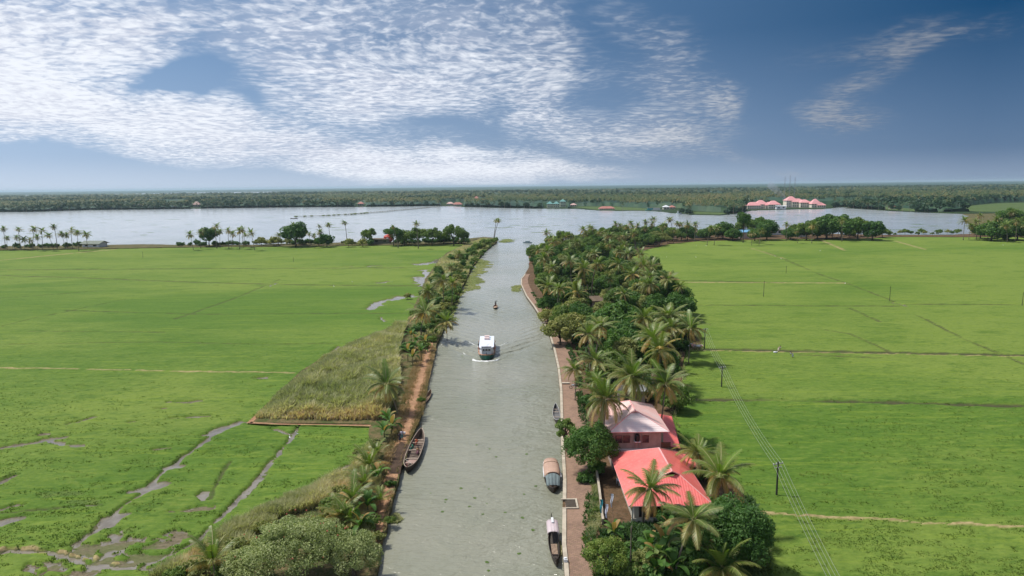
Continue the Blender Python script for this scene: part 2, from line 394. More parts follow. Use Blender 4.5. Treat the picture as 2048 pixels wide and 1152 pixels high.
M_WATER = water_mat(); M_FIELD = field_mat()
M_BANK = ground_mat('bank_soil', (.075, .085, .030), (.17, .125, .065), (.055, .075, .022), .5)
M_YARD = ground_mat('yard_soil', (.10, .062, .035), (.15, .095, .055), (.07, .055, .03), .5)
M_TRACK = ground_mat('dirt_track', (.42, .24, .145), (.30, .165, .10), (.20, .15, .07), .6)
M_FARLAND = ground_mat('far_land', (.022, .045, .016), (.03, .055, .02), (.045, .065, .022), .02)
M_FARFIELD = ground_mat('far_meadow', (.085, .13, .04), (.06, .10, .03), (.11, .14, .05), .03)
M_BED = ground_mat('lake_bed', (.06, .05, .03), (.05, .045, .03), (.04, .04, .03), .1)
M_WEED = ground_mat('floating_weed', (.14, .175, .055), (.10, .15, .045), (.20, .20, .085), .5)
# ------------------------------------------------------------------ terrain
def rough_edge(poly, step=2.0, amp=.5, seed=0, far_scale=.004, closed=True):
    """subdivide a ground outline and wobble it a little so that no bank is ruler-straight"""
    out = []; n = len(poly)
    for i in range(n if closed else n-1):
        a = Vector(poly[i]); b = Vector(poly[(i+1) % n]); L = (b-a).length
        dist = max(40, min(a.length, b.length)); st = max(step, dist*far_scale)
        k = max(1, min(160, int(L/st))); nrm = Vector((-(b-a).y, (b-a).x)).normalized() if L > 0 else Vector((0, 0))
        for j in range(k):
            p = a.lerp(b, j/k); w = amp*max(1, dist/160)
            q = (fbm(np.array([p.x*.35+seed*9]), np.array([p.y*.35]), seed, 3)[0]-.5)*2*w
            if L > 400: q = 0
            out.append((p.x+nrm.x*q, p.y+nrm.y*q))
    if not closed: out.append(tuple(poly[-1]))
    return out
def sheet(name, poly, z, mt, kind='structure', skirt=2.0, bulge=0.0, label=None, cat=None, group=None):
    pts = [Vector((x, y, z)) for x, y in poly]
    tris = tessellate_polygon([pts]); n = len(pts)
    a = sum(pts[i].x*pts[(i+1) % n].y-pts[(i+1) % n].x*pts[i].y for i in range(n))
    V = [tuple(p) for p in pts]+[(p.x, p.y, z-skirt) for p in pts]
    F = []
    for t in tris:
        p, q, r = (pts[i] for i in t); F.append(tuple(t) if (q-p).cross(r-p).z > 0 else tuple(t)[::-1])
    if skirt:
        for i in range(n):
            j = (i+1) % n; F.append((i, i+n, j+n, j) if a > 0 else (i, j, j+n, i+n))
    me = bpy.data.meshes.new(name); me.from_pydata(V, [], F); me.materials.append(mt); me.validate(); me.update()
    o = bpy.data.objects.new(name, me); link(o); return tag(o, label, cat, group, kind)

BIG = 32000
# shore and bank lines surveyed from the photograph (photo pixels)
EDGE_L = [(748, 1180), (762, 1090), (776, 1040), (790, 988), (801, 950), (808, 925), (822, 880), (838, 845), (843, 820), (852, 780), (862, 735), (873, 690), (886, 662), (893, 640), (906, 610), (917, 590), (926, 572), (936, 552), (944, 535), (955, 520), (967, 505), (980, 494), (994, 484), (992, 476)]
SHORE_L = [(968, 474), (930, 478), (850, 483), (750, 485), (650, 486), (560, 488), (500, 490), (345, 490), (290, 489), (160, 491), (0, 493), (-400, 502), (-1100, 520)]
EDGE_R = [(1131, 1180), (1128, 1130), (1124, 1090), (1125, 1020), (1126, 960), (1124, 920), (1122, 880), (1121, 830), (1120, 780), (1115, 735), (1107, 698), (1098, 668), (1084, 640), (1068, 614), (1052, 592), (1042, 570), (1042, 558), (1050, 548), (1058, 535), (1058, 515), (1056, 502)]
SHORE_R = [(1080, 490), (1130, 480), (1165, 472), (1210, 466), (1290, 463), (1400, 466), (1440, 464), (1550, 466), (1650, 468), (1780, 470), (1900, 470), (1942, 468), (1940, 450), (1930, 441), (1935, 432), (1925, 428)]
FAR = [(1860, 426), (1800, 423), (1750, 420), (1700, 417), (1690, 414), (1670, 415), (1650, 418), (1580, 419), (1500, 421), (1480, 427), (1440, 431), (1395, 430), (1350, 427), (1315, 423), (1280, 421), (1240, 422), (1195, 421), (1160, 418), (1060, 417), (1000, 416), (930, 414), (905, 412), (870, 412), (800, 413), (700, 414), (600, 414.5), (450, 416.5), (300, 419), (180, 420), (60, 424), (0, 424), (-300, 430), (-900, 444)]
eL = PP(EDGE_L); sL = PP(SHORE_L); eR = PP(EDGE_R); sR = PP(SHORE_R); fr = PP(FAR)
circ = lambda r, z: [(r*math.cos(2*math.pi*k/64), r*math.sin(2*math.pi*k/64), z) for k in range(64)]
def disc(name, r, z, mt):
    me = bpy.data.meshes.new(name); me.from_pydata(circ(r, z), [], [tuple(range(64))]); me.materials.append(mt); me.update()
    return tag(link(bpy.data.objects.new(name, me)), kind='structure')
disc('ground', BIG, -2.2, M_BED)

# water: one sheet, fine where the ferry's wake lifts it
FERRY_BOW = P(971.5, 722, 0); FERRY_STERN = P(971, 683, 0)
fdir = Vector((0.02, 1, 0)).normalized()
def wake(X, Y):
    h = np.zeros_like(X)
    for (c, amp, lam, spread, ln) in ((FERRY_BOW, .72, 2.6, .46, 130), (P(991, 627), .05, 1.6, .4, 40)):
        dx = X-c.x-(Y-c.y)*.02; dy = Y-c.y
        s = np.abs(dx); front = dy*spread+1.3
        env = np.exp(-((s-front)/(1.3+dy*.10))**2) * (dy > -1.5) * np.exp(-np.maximum(dy, 0)/ln) * sstep(-1.5, 2, dy)
        inner = .35*sstep(front*1.05, front*.5, s)*(dy > 6)*np.exp(-np.maximum(dy, 0)/(ln*.8))
        ph = (s*math.cos(R(38))-dy*math.sin(R(38)))*2*math.pi/lam
        ph = ph + (fbm(X*.16, Y*.16, 5, 3)-.5)*5
        h += amp*(env+inner*.6)*np.sin(ph)*.5
        tw = np.exp(-(dx/2.6)**2)*(dy > 15)*np.exp(-np.maximum(dy, 0)/40)*.05*amp/.34
        h += tw*np.sin(dy*2*math.pi/3.0)
    return h
def build_water():
    x0, x1, y0, y1 = -34.0, 26.0, 140.0, 320.0; nx, ny = 200, 560
    xs = np.linspace(x0, x1, nx+1); ys = np.linspace(y0, y1, ny+1); X, Y = np.meshgrid(xs, ys)
    Z = wake(X, Y)
    e = np.minimum(np.minimum(X-x0, x1-X), np.minimum(Y-y0, y1-Y)); Z *= sstep(0, 3, e)
    V = np.stack([X.ravel(), Y.ravel(), Z.ravel()], 1)
    i = (np.arange(ny)[:, None]*(nx+1)+np.arange(nx)[None]).ravel()
    F = np.stack([i, i+1, i+nx+2, i+nx+1], 1)
    o = len(V); B = BIG
    ex = np.array([(-B, -B, 0), (B, -B, 0), (B, B, 0), (-B, B, 0), (x0, y0, 0), (x1, y0, 0), (x1, y1, 0), (x0, y1, 0)])
    F2 = np.array([(0, 1, 5, 4), (1, 2, 6, 5), (2, 3, 7, 6), (3, 0, 4, 7)])+o
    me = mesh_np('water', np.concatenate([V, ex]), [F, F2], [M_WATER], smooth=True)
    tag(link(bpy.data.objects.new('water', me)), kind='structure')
build_water()

# land
land_L = rough_edge(eL+sL, 2.0, .5, 1, closed=False)+[(-1500, 300), (-1500, -60), (eL[0][0]-4, -60), (eL[0][0]-2, 30)]
o = sheet('left_land', land_L, .15, M_BANK)
land_R = [(x, y) for x, y in eR]+rough_edge(sR, 2.5, .8, 2, closed=False)
far_pts = [(p[0], p[1]) for p in rough_edge(fr, 6, 1.6, 3, closed=False)]
land_R = land_R+[(1400, 900), (1500, 300), (1500, -60), (eR[0][0]+1, -60)]
sheet('right_land', land_R, .15, M_BANK)
farland = [sR[-1], ]+far_pts+[(-2600, 900), (-BIG*.7, BIG*.1), (-BIG*.7, BIG*.7), (BIG*.7, BIG*.7), (BIG*.7, 800), (1400, 860)]
sheet('far_shore', farland, .45, M_FARLAND)
sheet('meadow', PP([(1905, 415), (1990, 407), (2100, 404), (2600, 392), (2700, 430), (2100, 433), (2015, 424), (1960, 423), (1900, 420)], .6), .6, M_FARFIELD, skirt=.2)
for q in ([(330, 404.5), (372, 404), (378, 411), (330, 413)], [(590, 405.5), (640, 405), (650, 410), (595, 411)], [(1140, 413), (1230, 413), (1310, 418), (1300, 421), (1200, 420)], [(1720, 411), (1760, 413), (1860, 420), (1890, 424), (1780, 420)], [(1385, 423), (1455, 426), (1440, 429), (1390, 428)], [(1665, 403), (1690, 403), (1700, 409), (1672, 410)]):
    sheet('meadow', PP(q, .6), .6, M_FARFIELD, skirt=.2)
sheet('distant_lake', PP([(225, 386.2), (420, 384.6), (560, 383.2), (560, 385.2), (400, 387.6), (230, 388.6)], .7), .7, M_WATER, skirt=0)
sheet('distant_lake', PP([(-40, 391.0), (50, 389.0), (60, 391.0), (-40, 393.0)], .7), .7, M_WATER, skirt=0)

# raised banks
BANK_L = EDGE_L+[(968, 475), (935, 486), (912, 498), (895, 505), (878, 520), (850, 560), (835, 600), (815, 642), (770, 660), (705, 684), (650, 712), (600, 745), (545, 800), (496, 846), (741, 850), (738, 885), (700, 940), (655, 965), (600, 985), (540, 1010), (470, 1048), (415, 1085), (350, 1135), (240, 1180)]
sheet('canal_bank', rough_edge(PP(BANK_L, .6), 1.5, .35, 4), .75, M_BANK, skirt=1.5)
sheet('canal_bank', rough_edge(PP([(-1100, 519), (-400, 501), (0, 493), (160, 491), (290, 489), (345, 490), (500, 490), (560, 488), (650, 486), (750, 485), (850, 483), (930, 478), (955, 478), (935, 487), (850, 489.5), (700, 491.5), (500, 493.5), (345, 495), (200, 498), (0, 500), (-400, 510), (-1100, 530)], .6), 3, .6, 5), .85, M_BANK, skirt=1.5)
GROVE = [(1131, 1180), (1128, 1130), (1124, 1090), (1125, 1020), (1126, 960), (1124, 920), (1122, 880), (1121, 830), (1120, 780), (1115, 735), (1107, 698), (1098, 668), (1084, 640), (1068, 614), (1052, 592), (1042, 570), (1042, 558), (1050, 548), (1058, 535), (1058, 515), (1056, 502), (1080, 490), (1130, 480), (1165, 472), (1210, 466), (1290, 463), (1400, 466), (1440, 464), (1550, 466), (1650, 468), (1780, 470), (1900, 470), (1942, 468), (2100, 462), (2600, 455), (2600, 475), (2048, 474), (1930, 474), (1780, 473.5), (1740, 477), (1600, 478), (1500, 479.5), (1400, 482), (1340, 488), (1290, 500), (1262, 512), (1258, 520), (1285, 532), (1330, 552), (1362, 590), (1380, 630), (1398, 668), (1402, 697), (1372, 700), (1362, 745), (1368, 800), (1342, 828), (1362, 890), (1402, 920), (1480, 985), (1525, 1040), (1535, 1100), (1540, 1180)]
sheet('grove_bank', [(x, y) for x, y in PP(GROVE, .6)], .75, M_YARD, skirt=1.5)

# paddy fields -----------------------------------------------------------------
LW = [  # puddles and ditches on the left: (points, half width in m)
    ([(488, 845), (455, 860), (415, 880), (370, 915), (330, 945), (290, 985), (245, 1015), (210, 1050), (150, 1090)], .34),
    ([(470, 850), (440, 862), (425, 868)], 1.9), ([(600, 852), (580, 880), (555, 910), (520, 950), (480, 1000), (440, 1040), (400, 1080), (340, 1115), (280, 1140)], .28),
    ([(0, 897), (60, 892), (105, 884), (165, 897)], 1.0), ([(60, 890), (115, 880), (130, 878)], 1.1), ([(345, 806), (372, 808), (400, 804)], 1.0), ([(318, 818), (330, 818)], .5), ([(140, 850), (175, 838)], .7),
    ([(255, 845), (285, 842)], .7), ([(345, 837), (425, 834)], .5), ([(508, 759), (530, 757)], 1.0), ([(270, 985), (300, 975)], 1.4), ([(220, 1050), (255, 1030)], 1.6), ([(0, 1050), (40, 1040)], 1.2),
    ([(0, 968), (14, 962)], 1.4), ([(0, 1106), (120, 1112), (250, 1135), (330, 1142)], .7), ([(310, 900), (335, 898)], .5), ([(330, 938), (362, 936)], .8), ([(400, 1000), (410, 985)], .7),
    ([(20, 1018), (40, 1010)], 1.0), ([(540, 864), (565, 870)], 1.0), ([(575, 872), (590, 862)], .6), ([(680, 950), (695, 935)], .45),
    ([(543, 573), (549, 568), (557, 566)], .8), ([(482, 598), (492, 598)], .5), ([(742, 533), (762, 532)], 2.0), ([(757, 566), (776, 564)], 1.4), ([(692, 533), (702, 533)], 1.2), ([(838, 529), (870, 525), (897, 517)], 4.2),
    ([(850, 541), (858, 560), (856, 578), (846, 594)], 1.9), ([(840, 541), (870, 540)], 1.8), ([(834, 556), (848, 562), (856, 572)], 3.6), ([(745, 618), (760, 604), (780, 599)], 2.0), ([(780, 599), (800, 594), (824, 593)], 1.8), ([(795, 598), (825, 590)], .8),
    ([(764, 640), (774, 644)], .8), ([(760, 634), (770, 645)], .4), ([(825, 653), (840, 654)], 1.0), ([(815, 652), (800, 660), (792, 668)], .5), ([(678, 694), (662, 706)], .4), ([(28, 558), (34, 558)], .8), ([(0, 557), (4, 557)], .8), ([(433, 572), (438, 572)], .5)]
LM = [  # bare mud
    ([(170, 1100), (230, 1085), (300, 1085), (350, 1075)], 2.9), ([(230, 1120), (300, 1110)], 3.0), ([(160, 1092), (215, 1050), (240, 1020)], .9), ([(85, 868), (118, 866)], 1.0), ([(430, 1050), (480, 1000), (545, 925)], .45), ([(60, 1140), (190, 1150)], 1.2), ([(350, 1025), (410, 1015)], .7)]
LD = [  # dark seams (low, thin rice)
    ([(0, 691), (300, 686), (500, 690), (680, 689)], .25), ([(0, 552), (150, 556), (400, 566), (620, 571), (830, 573)], .9), ([(0, 541), (400, 538), (700, 537), (835, 536)], .6), ([(130, 622), (400, 630), (700, 628), (820, 628)], .45),
    ([(60, 664), (330, 666)], .3), ([(0, 598), (200, 583)], .4), ([(0, 655), (60, 640), (250, 600)], .3), ([(330, 940), (420, 880)], .35), ([(600, 855), (490, 998)], .35), ([(0, 1030), (200, 1010)], .2), ([(460, 925), (420, 1000)], .25), ([(560, 560), (470, 598), (350, 640)], .4)]
LT = [  # pale dry ridges
    ([(0, 739), (100, 740), (200, 742), (400, 746), (590, 749)], .28), ([(0, 522), (100, 512), (170, 505), (230, 500)], 1.2), ([(0, 1103), (80, 1104), (190, 1120), (260, 1132)], .35)]
RW = [([(1788, 606), (1812, 613)], .8)]
RM = []
RD = [([(1395, 700), (1560, 704), (1700, 706), (2060, 713), (2300, 720)], 1.0), ([(1365, 800), (1600, 804), (2060, 815), (2300, 822)], .62), ([(1378, 612), (1600, 613), (1800, 614)], .45), ([(1500, 497), (1540, 508), (1570, 520), (1640, 550), (1700, 570), (1790, 605)], .4), ([(1810, 610), (2048, 611)], .3), ([(1700, 618), (1760, 645)], .3), ([(1640, 660), (1700, 670), (1780, 705)], .3), ([(1830, 630), (1950, 690), (2048, 730)], .3), ([(1362, 562), (1560, 566)], .35), ([(1600, 712), (1760, 718)], .3)]
RT = [([(1362, 566), (1560, 567), (1690, 568)], .3), ([(1520, 1029), (1600, 1036), (1700, 1040), (1900, 1053), (2060, 1060), (2300, 1075)], .30), ([(1640, 480), (1690, 502)], .8), ([(1505, 498), (1570, 519)], .4), ([(1790, 483), (1850, 500)], .6), ([(1398, 703), (1560, 707), (1700, 709), (2060, 716)], .15)]
def field(name, poly, t0, t1, dt, y0, y1, wet, mud, dark, tan, seed, tonefn):
    ts = np.arange(t0, t1, dt); ys = np.exp(np.arange(math.log(y0), math.log(y1), .0036))
    T, Y = np.meshgrid(ts, ys); X = T*Y
    poly = PP(poly, .5)
    wob = 1.0+(fbm(X*.5, Y*.5, seed+3, 4)-.5)*1.9
    jx = X+(fbm(X*.25, Y*.25, seed+5, 4)-.5)*4.2; jy = Y+(fbm(X*.25+50, Y*.25, seed+6, 4)-.5)*3.0
    jx2 = X+(fbm(X*.4, Y*.4, seed+5, 3)-.5)*.9; jy2 = Y+(fbm(X*.4+50, Y*.4, seed+6, 3)-.5)*.9
    def nearest(lst, line=False, wf=1.0):
        best = np.full(X.shape, 9.0)
        for pts, hw in lst:
            w = PP(pts, .2)
            xs_ = [p[0] for p in w]; ys_ = [p[1] for p in w]
            sel = (X > min(xs_)-12) & (X < max(xs_)+12) & (Y > min(ys_)-12) & (Y < max(ys_)+12)
            if not sel.any(): continue
            wide = hw > .56 and not line
            if line: hw = max(hw, (sum(ys_)/len(ys_))**2/27200*(.28 if abs(pts[-1][1]-pts[0][1]) < .06*abs(pts[-1][0]-pts[0][0]) else .07))
            d = dline((jx if wide else jx2)[sel], (jy if wide else jy2)[sel], w)/(hw*wob[sel]*wf*(.68 if wide and w[0][1] < 160 else 1))
            best[sel] = np.minimum(best[sel], d)
        return best
    dw = nearest(wet); dm = nearest(mud); dd = nearest(dark, True); dtn = nearest(tan, True)
    cover = sstep(.85, 1.35, dw)*np.maximum(sstep(.8, 1.4, dm), sstep(.57, .64, fbm(X*.7, Y*.9, seed+40, 4)))
    thin = fbm(X*.11+9, Y*.2, seed+20, 5)
    near = sstep(150, 80, Y)
    # small thin spots scattered in the young rice near the viewer (left field only)
    if seed == 1: cover *= 1-.5*near*sstep(.66, .76, thin)
    dk = sstep(1.4, .6, dd)
    tufts = fbm(X*.8, Y*1.5, seed+30, 4)-.5; swell = fbm(X*.07, Y*.1, seed+31, 4)-.5
    z = .18+cover*(.34+.26*tufts*sstep(260, 110, Y)+.22*swell)-dk*.22+.1*sstep(1.2, .5, dtn)
    mudz = .04+.16*fbm(X*.6, Y*.6, seed+8, 4)+.06*sstep(1.3, .3, dm)
    z = np.where(cover < .5, np.minimum(z, mudz), z)
    z = np.where(dw < 1.0, np.minimum(z, .10-.10*(dw < .8)), z)
    wide_e = [(p[0], p[1]) for p in poly]
    dry = sstep(1.25, .7, dtn)*.9; dry = np.where(dry > .05, dry, -dk*(1.0 if seed == 2 else .75)*sstep(.25, .55, fbm(X*.06, Y*.06, seed+60, 4)+.12))
    tone = tonefn(X, Y)
    V = np.stack([X.ravel(), Y.ravel(), z.ravel()], 1)
    ny, nx = X.shape; i = (np.arange(ny-1)[:, None]*nx+np.arange(nx-1)[None]).ravel()
    F = np.stack([i, i+1, i+nx+1, i+nx], 1)
    cx = X.ravel()[F].mean(1); cy = Y.ravel()[F].mean(1); F = F[inpoly(cx, cy, wide_e)]
    used = np.unique(F); mp = np.full(len(V), -1); mp[used] = np.arange(len(used)); F = mp[F]
    covr = cover.ravel()
    me = mesh_np(name, V[used], F, [M_FIELD], {'cover': ('POINT', covr[used]), 'tone': ('POINT', tone.ravel()[used]), 'dry': ('POINT', dry.ravel()[used])}, smooth=True)
    tag(link(bpy.data.objects.new(name, me)), kind='structure')
    return X, Y, z, cover*(1-dk)*(1-np.abs(dry)), tone, wide_e
def ybands(bands):
    """crop tone by plot: list of (photo row at the frame's middle, tone)"""
    rows = [(P(1024, py, .5).y, t) for py, t in bands]
    def f(X, Y):
        t = np.full(X.shape, rows[-1][1]); 
        wy = Y+(fbm(X*.02, Y*.02, 12, 4)-.5)*Y*.06
        for yy, tt in sorted(rows, reverse=True):
            t = t+(tt-t)*sstep(yy*1.004, yy*.996, wy)
        return t
    return f
FIELD_L = [(930, 489), (850, 490.5), (700, 492), (500, 494), (345, 495.5), (200, 498.5), (0, 501), (-400, 511), (-600, 516), (-600, 1220), (300, 1220), (420, 1090), (620, 990), (745, 900), (745, 845), (560, 850), (500, 840), (560, 785), (640, 720), (760, 665), (830, 645), (850, 600), (860, 560), (890, 520), (900, 506)]
FIELD_R = [(1262, 511), (1290, 499), (1340, 487), (1400, 481.5), (1500, 479), (1600, 477.5), (1740, 476.5), (1780, 473), (1930, 473.5), (2048, 473.5), (2500, 475), (2700, 560), (2500, 1220), (1500, 1220), (1500, 1060), (1440, 975), (1390, 925), (1350, 890), (1330, 828), (1350, 800), (1350, 745), (1350, 700), (1390, 698), (1390, 668), (1370, 630), (1352, 590), (1320, 555), (1275, 532), (1250, 520)]
def toneL(X, Y):
    b = ybands([(1152, .45), (746, .38), (690, .36), (630, .50), (572, .36), (537, .56), (495, .68)])(X, Y)
    return b
def toneR(X, Y):
    b = ybands([(1152, .42), (1045, .55), (808, .30), (706, .62), (613, .70), (566, .76)])(X, Y)
    return b
GL = field('paddy_field', FIELD_L, -1.25, .02, .0034, 44, 520, LW, LM, LD, LT, 1, toneL)
GR = field('paddy_field', FIELD_R, .08, 1.25, .0034, 44, 620, RW, RM, RD, RT, 2, toneR)
# standing water of the flooded plots, a few centimetres under the rice
def puddle_mat():
    m_ = bpy.data.materials.new('paddy_water'); m_.use_nodes = True; g = NT(m_.node_tree); g.n.clear()
    pos = g.new('ShaderNodeNewGeometry').outputs['Position']
    pr = g.new('ShaderNodeBsdfPrincipled'); n = g.noise(pos, .5, 4, .6)
    g.put(pr.inputs['Base Color'], g.mix(g.ramp(n, .35, .65), (.15, .13, .10), (.22, .20, .165)))
    pr.inputs['IOR'].default_value = 1.333; pr.inputs['Roughness'].default_value = .06
    bn = g.new('ShaderNodeBump'); bn.inputs['Strength'].default_value = .12; bn.inputs['Distance'].default_value = .05
    g.put(bn.inputs['Height'], g.noise(pos, 2.5, 3, .6)); g.l.new(bn.outputs[0], pr.inputs['Normal'])
    o = g.new('ShaderNodeOutputMaterial'); g.l.new(pr.outputs[0], o.inputs[0]); return m_
M_PUD = puddle_mat()
sheet('paddy_water', PP([(930, 491), (500, 496), (0, 503), (-500, 514), (-580, 1200), (300, 1200), (560, 1010), (700, 930), (735, 860), (560, 850), (520, 840), (560, 785), (640, 720), (760, 665), (830, 645), (850, 600), (860, 560), (890, 520)], .3), .155, M_PUD, skirt=0)
sheet('paddy_water', PP([(1700, 602), (1860, 602), (1870, 618), (1710, 618)], .3), .155, M_PUD, skirt=0)

def set_blades(name, X, Y, Z, H, tint, mt, lean=.35, width=.05, nb=3, seed=3, label=None, jit=.12):
    """many upright tapering blades in one mesh"""
    r = np.random.default_rng(seed); n = len(X); N = n*nb
    x = np.repeat(X, nb)+r.normal(0, .09, N); y = np.repeat(Y, nb)+r.normal(0, .09, N); z = np.repeat(Z, nb)
    h = np.repeat(H, nb)*r.uniform(.7, 1.15, N); a = r.uniform(0, 2*math.pi, N); w = width*r.uniform(.7, 1.3, N)*(h/.5)**.3
    lx = np.cos(a)*lean*h*r.uniform(.3, 1.3, N); ly = np.sin(a)*lean*h*r.uniform(.3, 1.3, N)
    b = a+math.pi/2+r.normal(0, .4, N); wx = np.cos(b)*w; wy = np.sin(b)*w
    p0 = np.stack([x-wx, y-wy, z-.05], 1); p1 = np.stack([x+wx, y+wy, z-.05], 1)
    p2 = np.stack([x+lx*.4+wx*.8, y+ly*.4+wy*.8, z+h*.6], 1); p3 = np.stack([x+lx*.4-wx*.8, y+ly*.4-wy*.8, z+h*.6], 1)
    p4 = np.stack([x+lx, y+ly, z+h*(1-.12*lean)], 1)
    V = np.stack([p0, p1, p2, p3, p4], 1).reshape(-1, 3); i = np.arange(N)*5
    Q = np.stack([i, i+1, i+2, i+3], 1); T = np.stack([i+3, i+2, i+4], 1)
    t = np.clip(np.repeat(tint, nb)+r.normal(0, jit, N), 0, 1)
    me = mesh_np(name, V, [Q, T], [mt], {'tint': ('FACE', np.concatenate([t, t]))})
    o = bpy.data.objects.new(name, me); link(o); return tag(o, label, kind='stuff')
M_RICE = leaf_mat('rice_leaf', [(0, (.084, .146, .016)), (.5, (.118, .184, .026)), (1, (.176, .232, .040))], transl=.30, hue=0)
M_REED = leaf_mat('reed_leaf', [(0, (.24, .28, .12)), (.45, (.44, .43, .23)), (.75, (.60, .54, .33)), (1, (.58, .42, .25))], transl=.40, hue=0)
M_DRY = leaf_mat('dry_grass', [(0, (.14, .15, .05)), (.5, (.33, .24, .11)), (1, (.48, .33, .19))], transl=.2, hue=0)
def rice(G, n, seed):
    X, Y, Z, C, T, poly = G; r = np.random.default_rng(seed)
    ny, nx = X.shape
    y = 58/(1-r.uniform(0, 1, n)*(1-58/200.0))         # denser near the viewer
    tmin, tmax = X[0, 0]/Y[0, 0], X[0, -1]/Y[0, -1]
    t = r.uniform(max(tmin, -.85), min(tmax, .85), n)
    iy = np.clip(np.searchsorted(Y[:, 0], y), 0, ny-1); ix = np.clip(((t-tmin)/(tmax-tmin)*(nx-1)).astype(int), 0, nx-1)
    c = C[iy, ix]; x = t*y
    keep = ((c > .25) & ((c < .98) | (fbm(x*.35, y*.8, seed+90, 5)+.5*(fbm(x*.05, y*.08, seed+91, 3)-.5) > .53))) & inpoly(x, y, poly)
    x, y, iy, ix = x[keep], y[keep], iy[keep], ix[keep]
    k = T[iy, ix]; pt = fbm(x*.15, y*.25, 70, 4)
    fade = sstep(235, 120, y)
    H = (.07+.10*r.uniform(0, 1, len(x)))*(.35+.65*fade)
    set_blades('rice_plants', x, y, Z[iy, ix]-.03, H, np.clip(.15+.7*k+(pt-.5)*1.5, 0, 1), M_RICE, .9, .07, 3, seed, None, .05)
rice(GL, 62000, 5); rice(GR, 50000, 6)

# dirt track on the left bank and the brick walk on the right quay
TRK = [(752, 1085), (760, 1040), (768, 1000), (780, 960), (792, 925), (800, 895), (812, 865), (822, 830), (830, 800), (838, 770), (846, 740), (855, 705), (862, 680)]
def ribbon(name, pts, z, widths, mt, seed=0, amp=.3):
    w = [Vector(p) for p in PP(pts, z)]; fine = []
    for a, b in zip(w[:-1], w[1:]):
        k = max(1, int((b-a).length/1.2)); fine += [a.lerp(b, j/k) for j in range(k)]
    fine.append(w[-1]); L = []; Rr = []; n = len(fine)
    for i, p in enumerate(fine):
        t = (fine[min(i+1, n-1)]-fine[max(i-1, 0)]).normalized(); nr = Vector((-t.y, t.x)); f = i/(n-1)*(len(widths)-1); k = min(int(f), len(widths)-2)
        hw = widths[k]*(1-(f-k))+widths[k+1]*(f-k)
        a = (vnoise(np.array([p.y*.5]), np.array([seed*1.0]), 3)[0]-.5)*2*amp; b = (vnoise(np.array([p.y*.5]), np.array([seed+5.0]), 4)[0]-.5)*2*amp
        L.append(p+nr*(hw+a)); Rr.append(p-nr*(hw+b))
    V = [(p.x, p.y, z) for p in L]+[(p.x, p.y, z) for p in Rr]
    F = [(i, i+n, i+n+1, i+1) for i in range(n-1)]
    me = bpy.data.meshes.new(name); me.from_pydata(V, [], F); me.materials.append(mt); me.update(); me.flip_normals() if False else None
    return tag(link(bpy.data.objects.new(name, me)), kind='structure')
ribbon('dirt_track', TRK, .78, [.3, .7, .9, 1.0, 1.6, 1.2, 1.1, .9, .8], M_TRACK, 1)
ribbon('dirt_track', [(500, 845), (560, 848), (640, 849), (741, 851)], .78, [.45, .28, .2, .35], M_TRACK, 3, .14)
ribbon('dirt_track', [(499, 846), (530, 815), (560, 788)], .78, [.5, .35, .1], M_TRACK, 6, .1)
sheet('mud_landing', rough_edge(PP([(775, 905), (800, 885), (818, 890), (806, 925), (800, 948), (778, 945), (768, 925)], .8), .6, .3, 12), .79, ground_mat('dark_mud', (.055, .038, .028), (.10, .065, .045), (.04, .03, .02), .8), skirt=.05)
def paver_mat():
    m_ = bpy.data.materials.new('brick_paving'); m_.use_nodes = True; g = NT(m_.node_tree); g.n.clear()
    pos = g.new('ShaderNodeNewGeometry').outputs['Position']
    br = g.new('ShaderNodeTexBrick'); g.put(br.inputs['Vector'], pos)
    br.inputs['Scale'].default_value = 1.0; br.inputs['Brick Width'].default_value = .42; br.inputs['Row Height'].default_value = .22; br.inputs['Mortar Size'].default_value = .018
    br.inputs['Color1'].default_value = (.29, .185, .13, 1); br.inputs['Color2'].default_value = (.21, .135, .10, 1); br.inputs['Mortar'].default_value = (.14, .10, .07, 1)
    n1 = g.noise(pos, .35, 5, .65); n2 = g.noise(pos, 2.2, 4, .65)
    c = g.mix(g.ramp(n1, .35, .65), br.outputs[0], g.mix(.55, br.outputs[0], (.34, .22, .155)))
    c = g.mix(g.ramp(n2, .48, .74, 0, .6), c, (.15, .12, .065))
    c = g.mix(g.ramp(n1, .62, .74, 0, .6), c, (.10, .115, .045))
    pr = g.new('ShaderNodeBsdfPrincipled'); g.put(pr.inputs['Base Color'], c); pr.inputs['Roughness'].default_value = .9
    pr.inputs['Specular IOR Level'].default_value = .15
    o = g.new('ShaderNodeOutputMaterial'); g.l.new(pr.outputs[0], o.inputs[0]); return m_
WALK_IN = [(1190, 1180), (1184, 1120), (1180, 1060), (1184, 1010), (1190, 960), (1190, 910), (1182, 870), (1168, 830), (1160, 790), (1160, 760), (1150, 720), (1136, 690), (1118, 662), (1100, 640), (1083, 610), (1066, 585), (1056, 566), (1056, 556), (1060, 548)]
e_in = []
wv_ = [Vector((x, y)) for x, y in PP(EDGE_R[:18], .9)]
sheet('brick_path', [(p.x+.30, p.y) for p in wv_]+rough_edge(PP(WALK_IN[::-1], .9), 1.0, .22, 9, closed=False), .90, paver_mat(), skirt=.3)
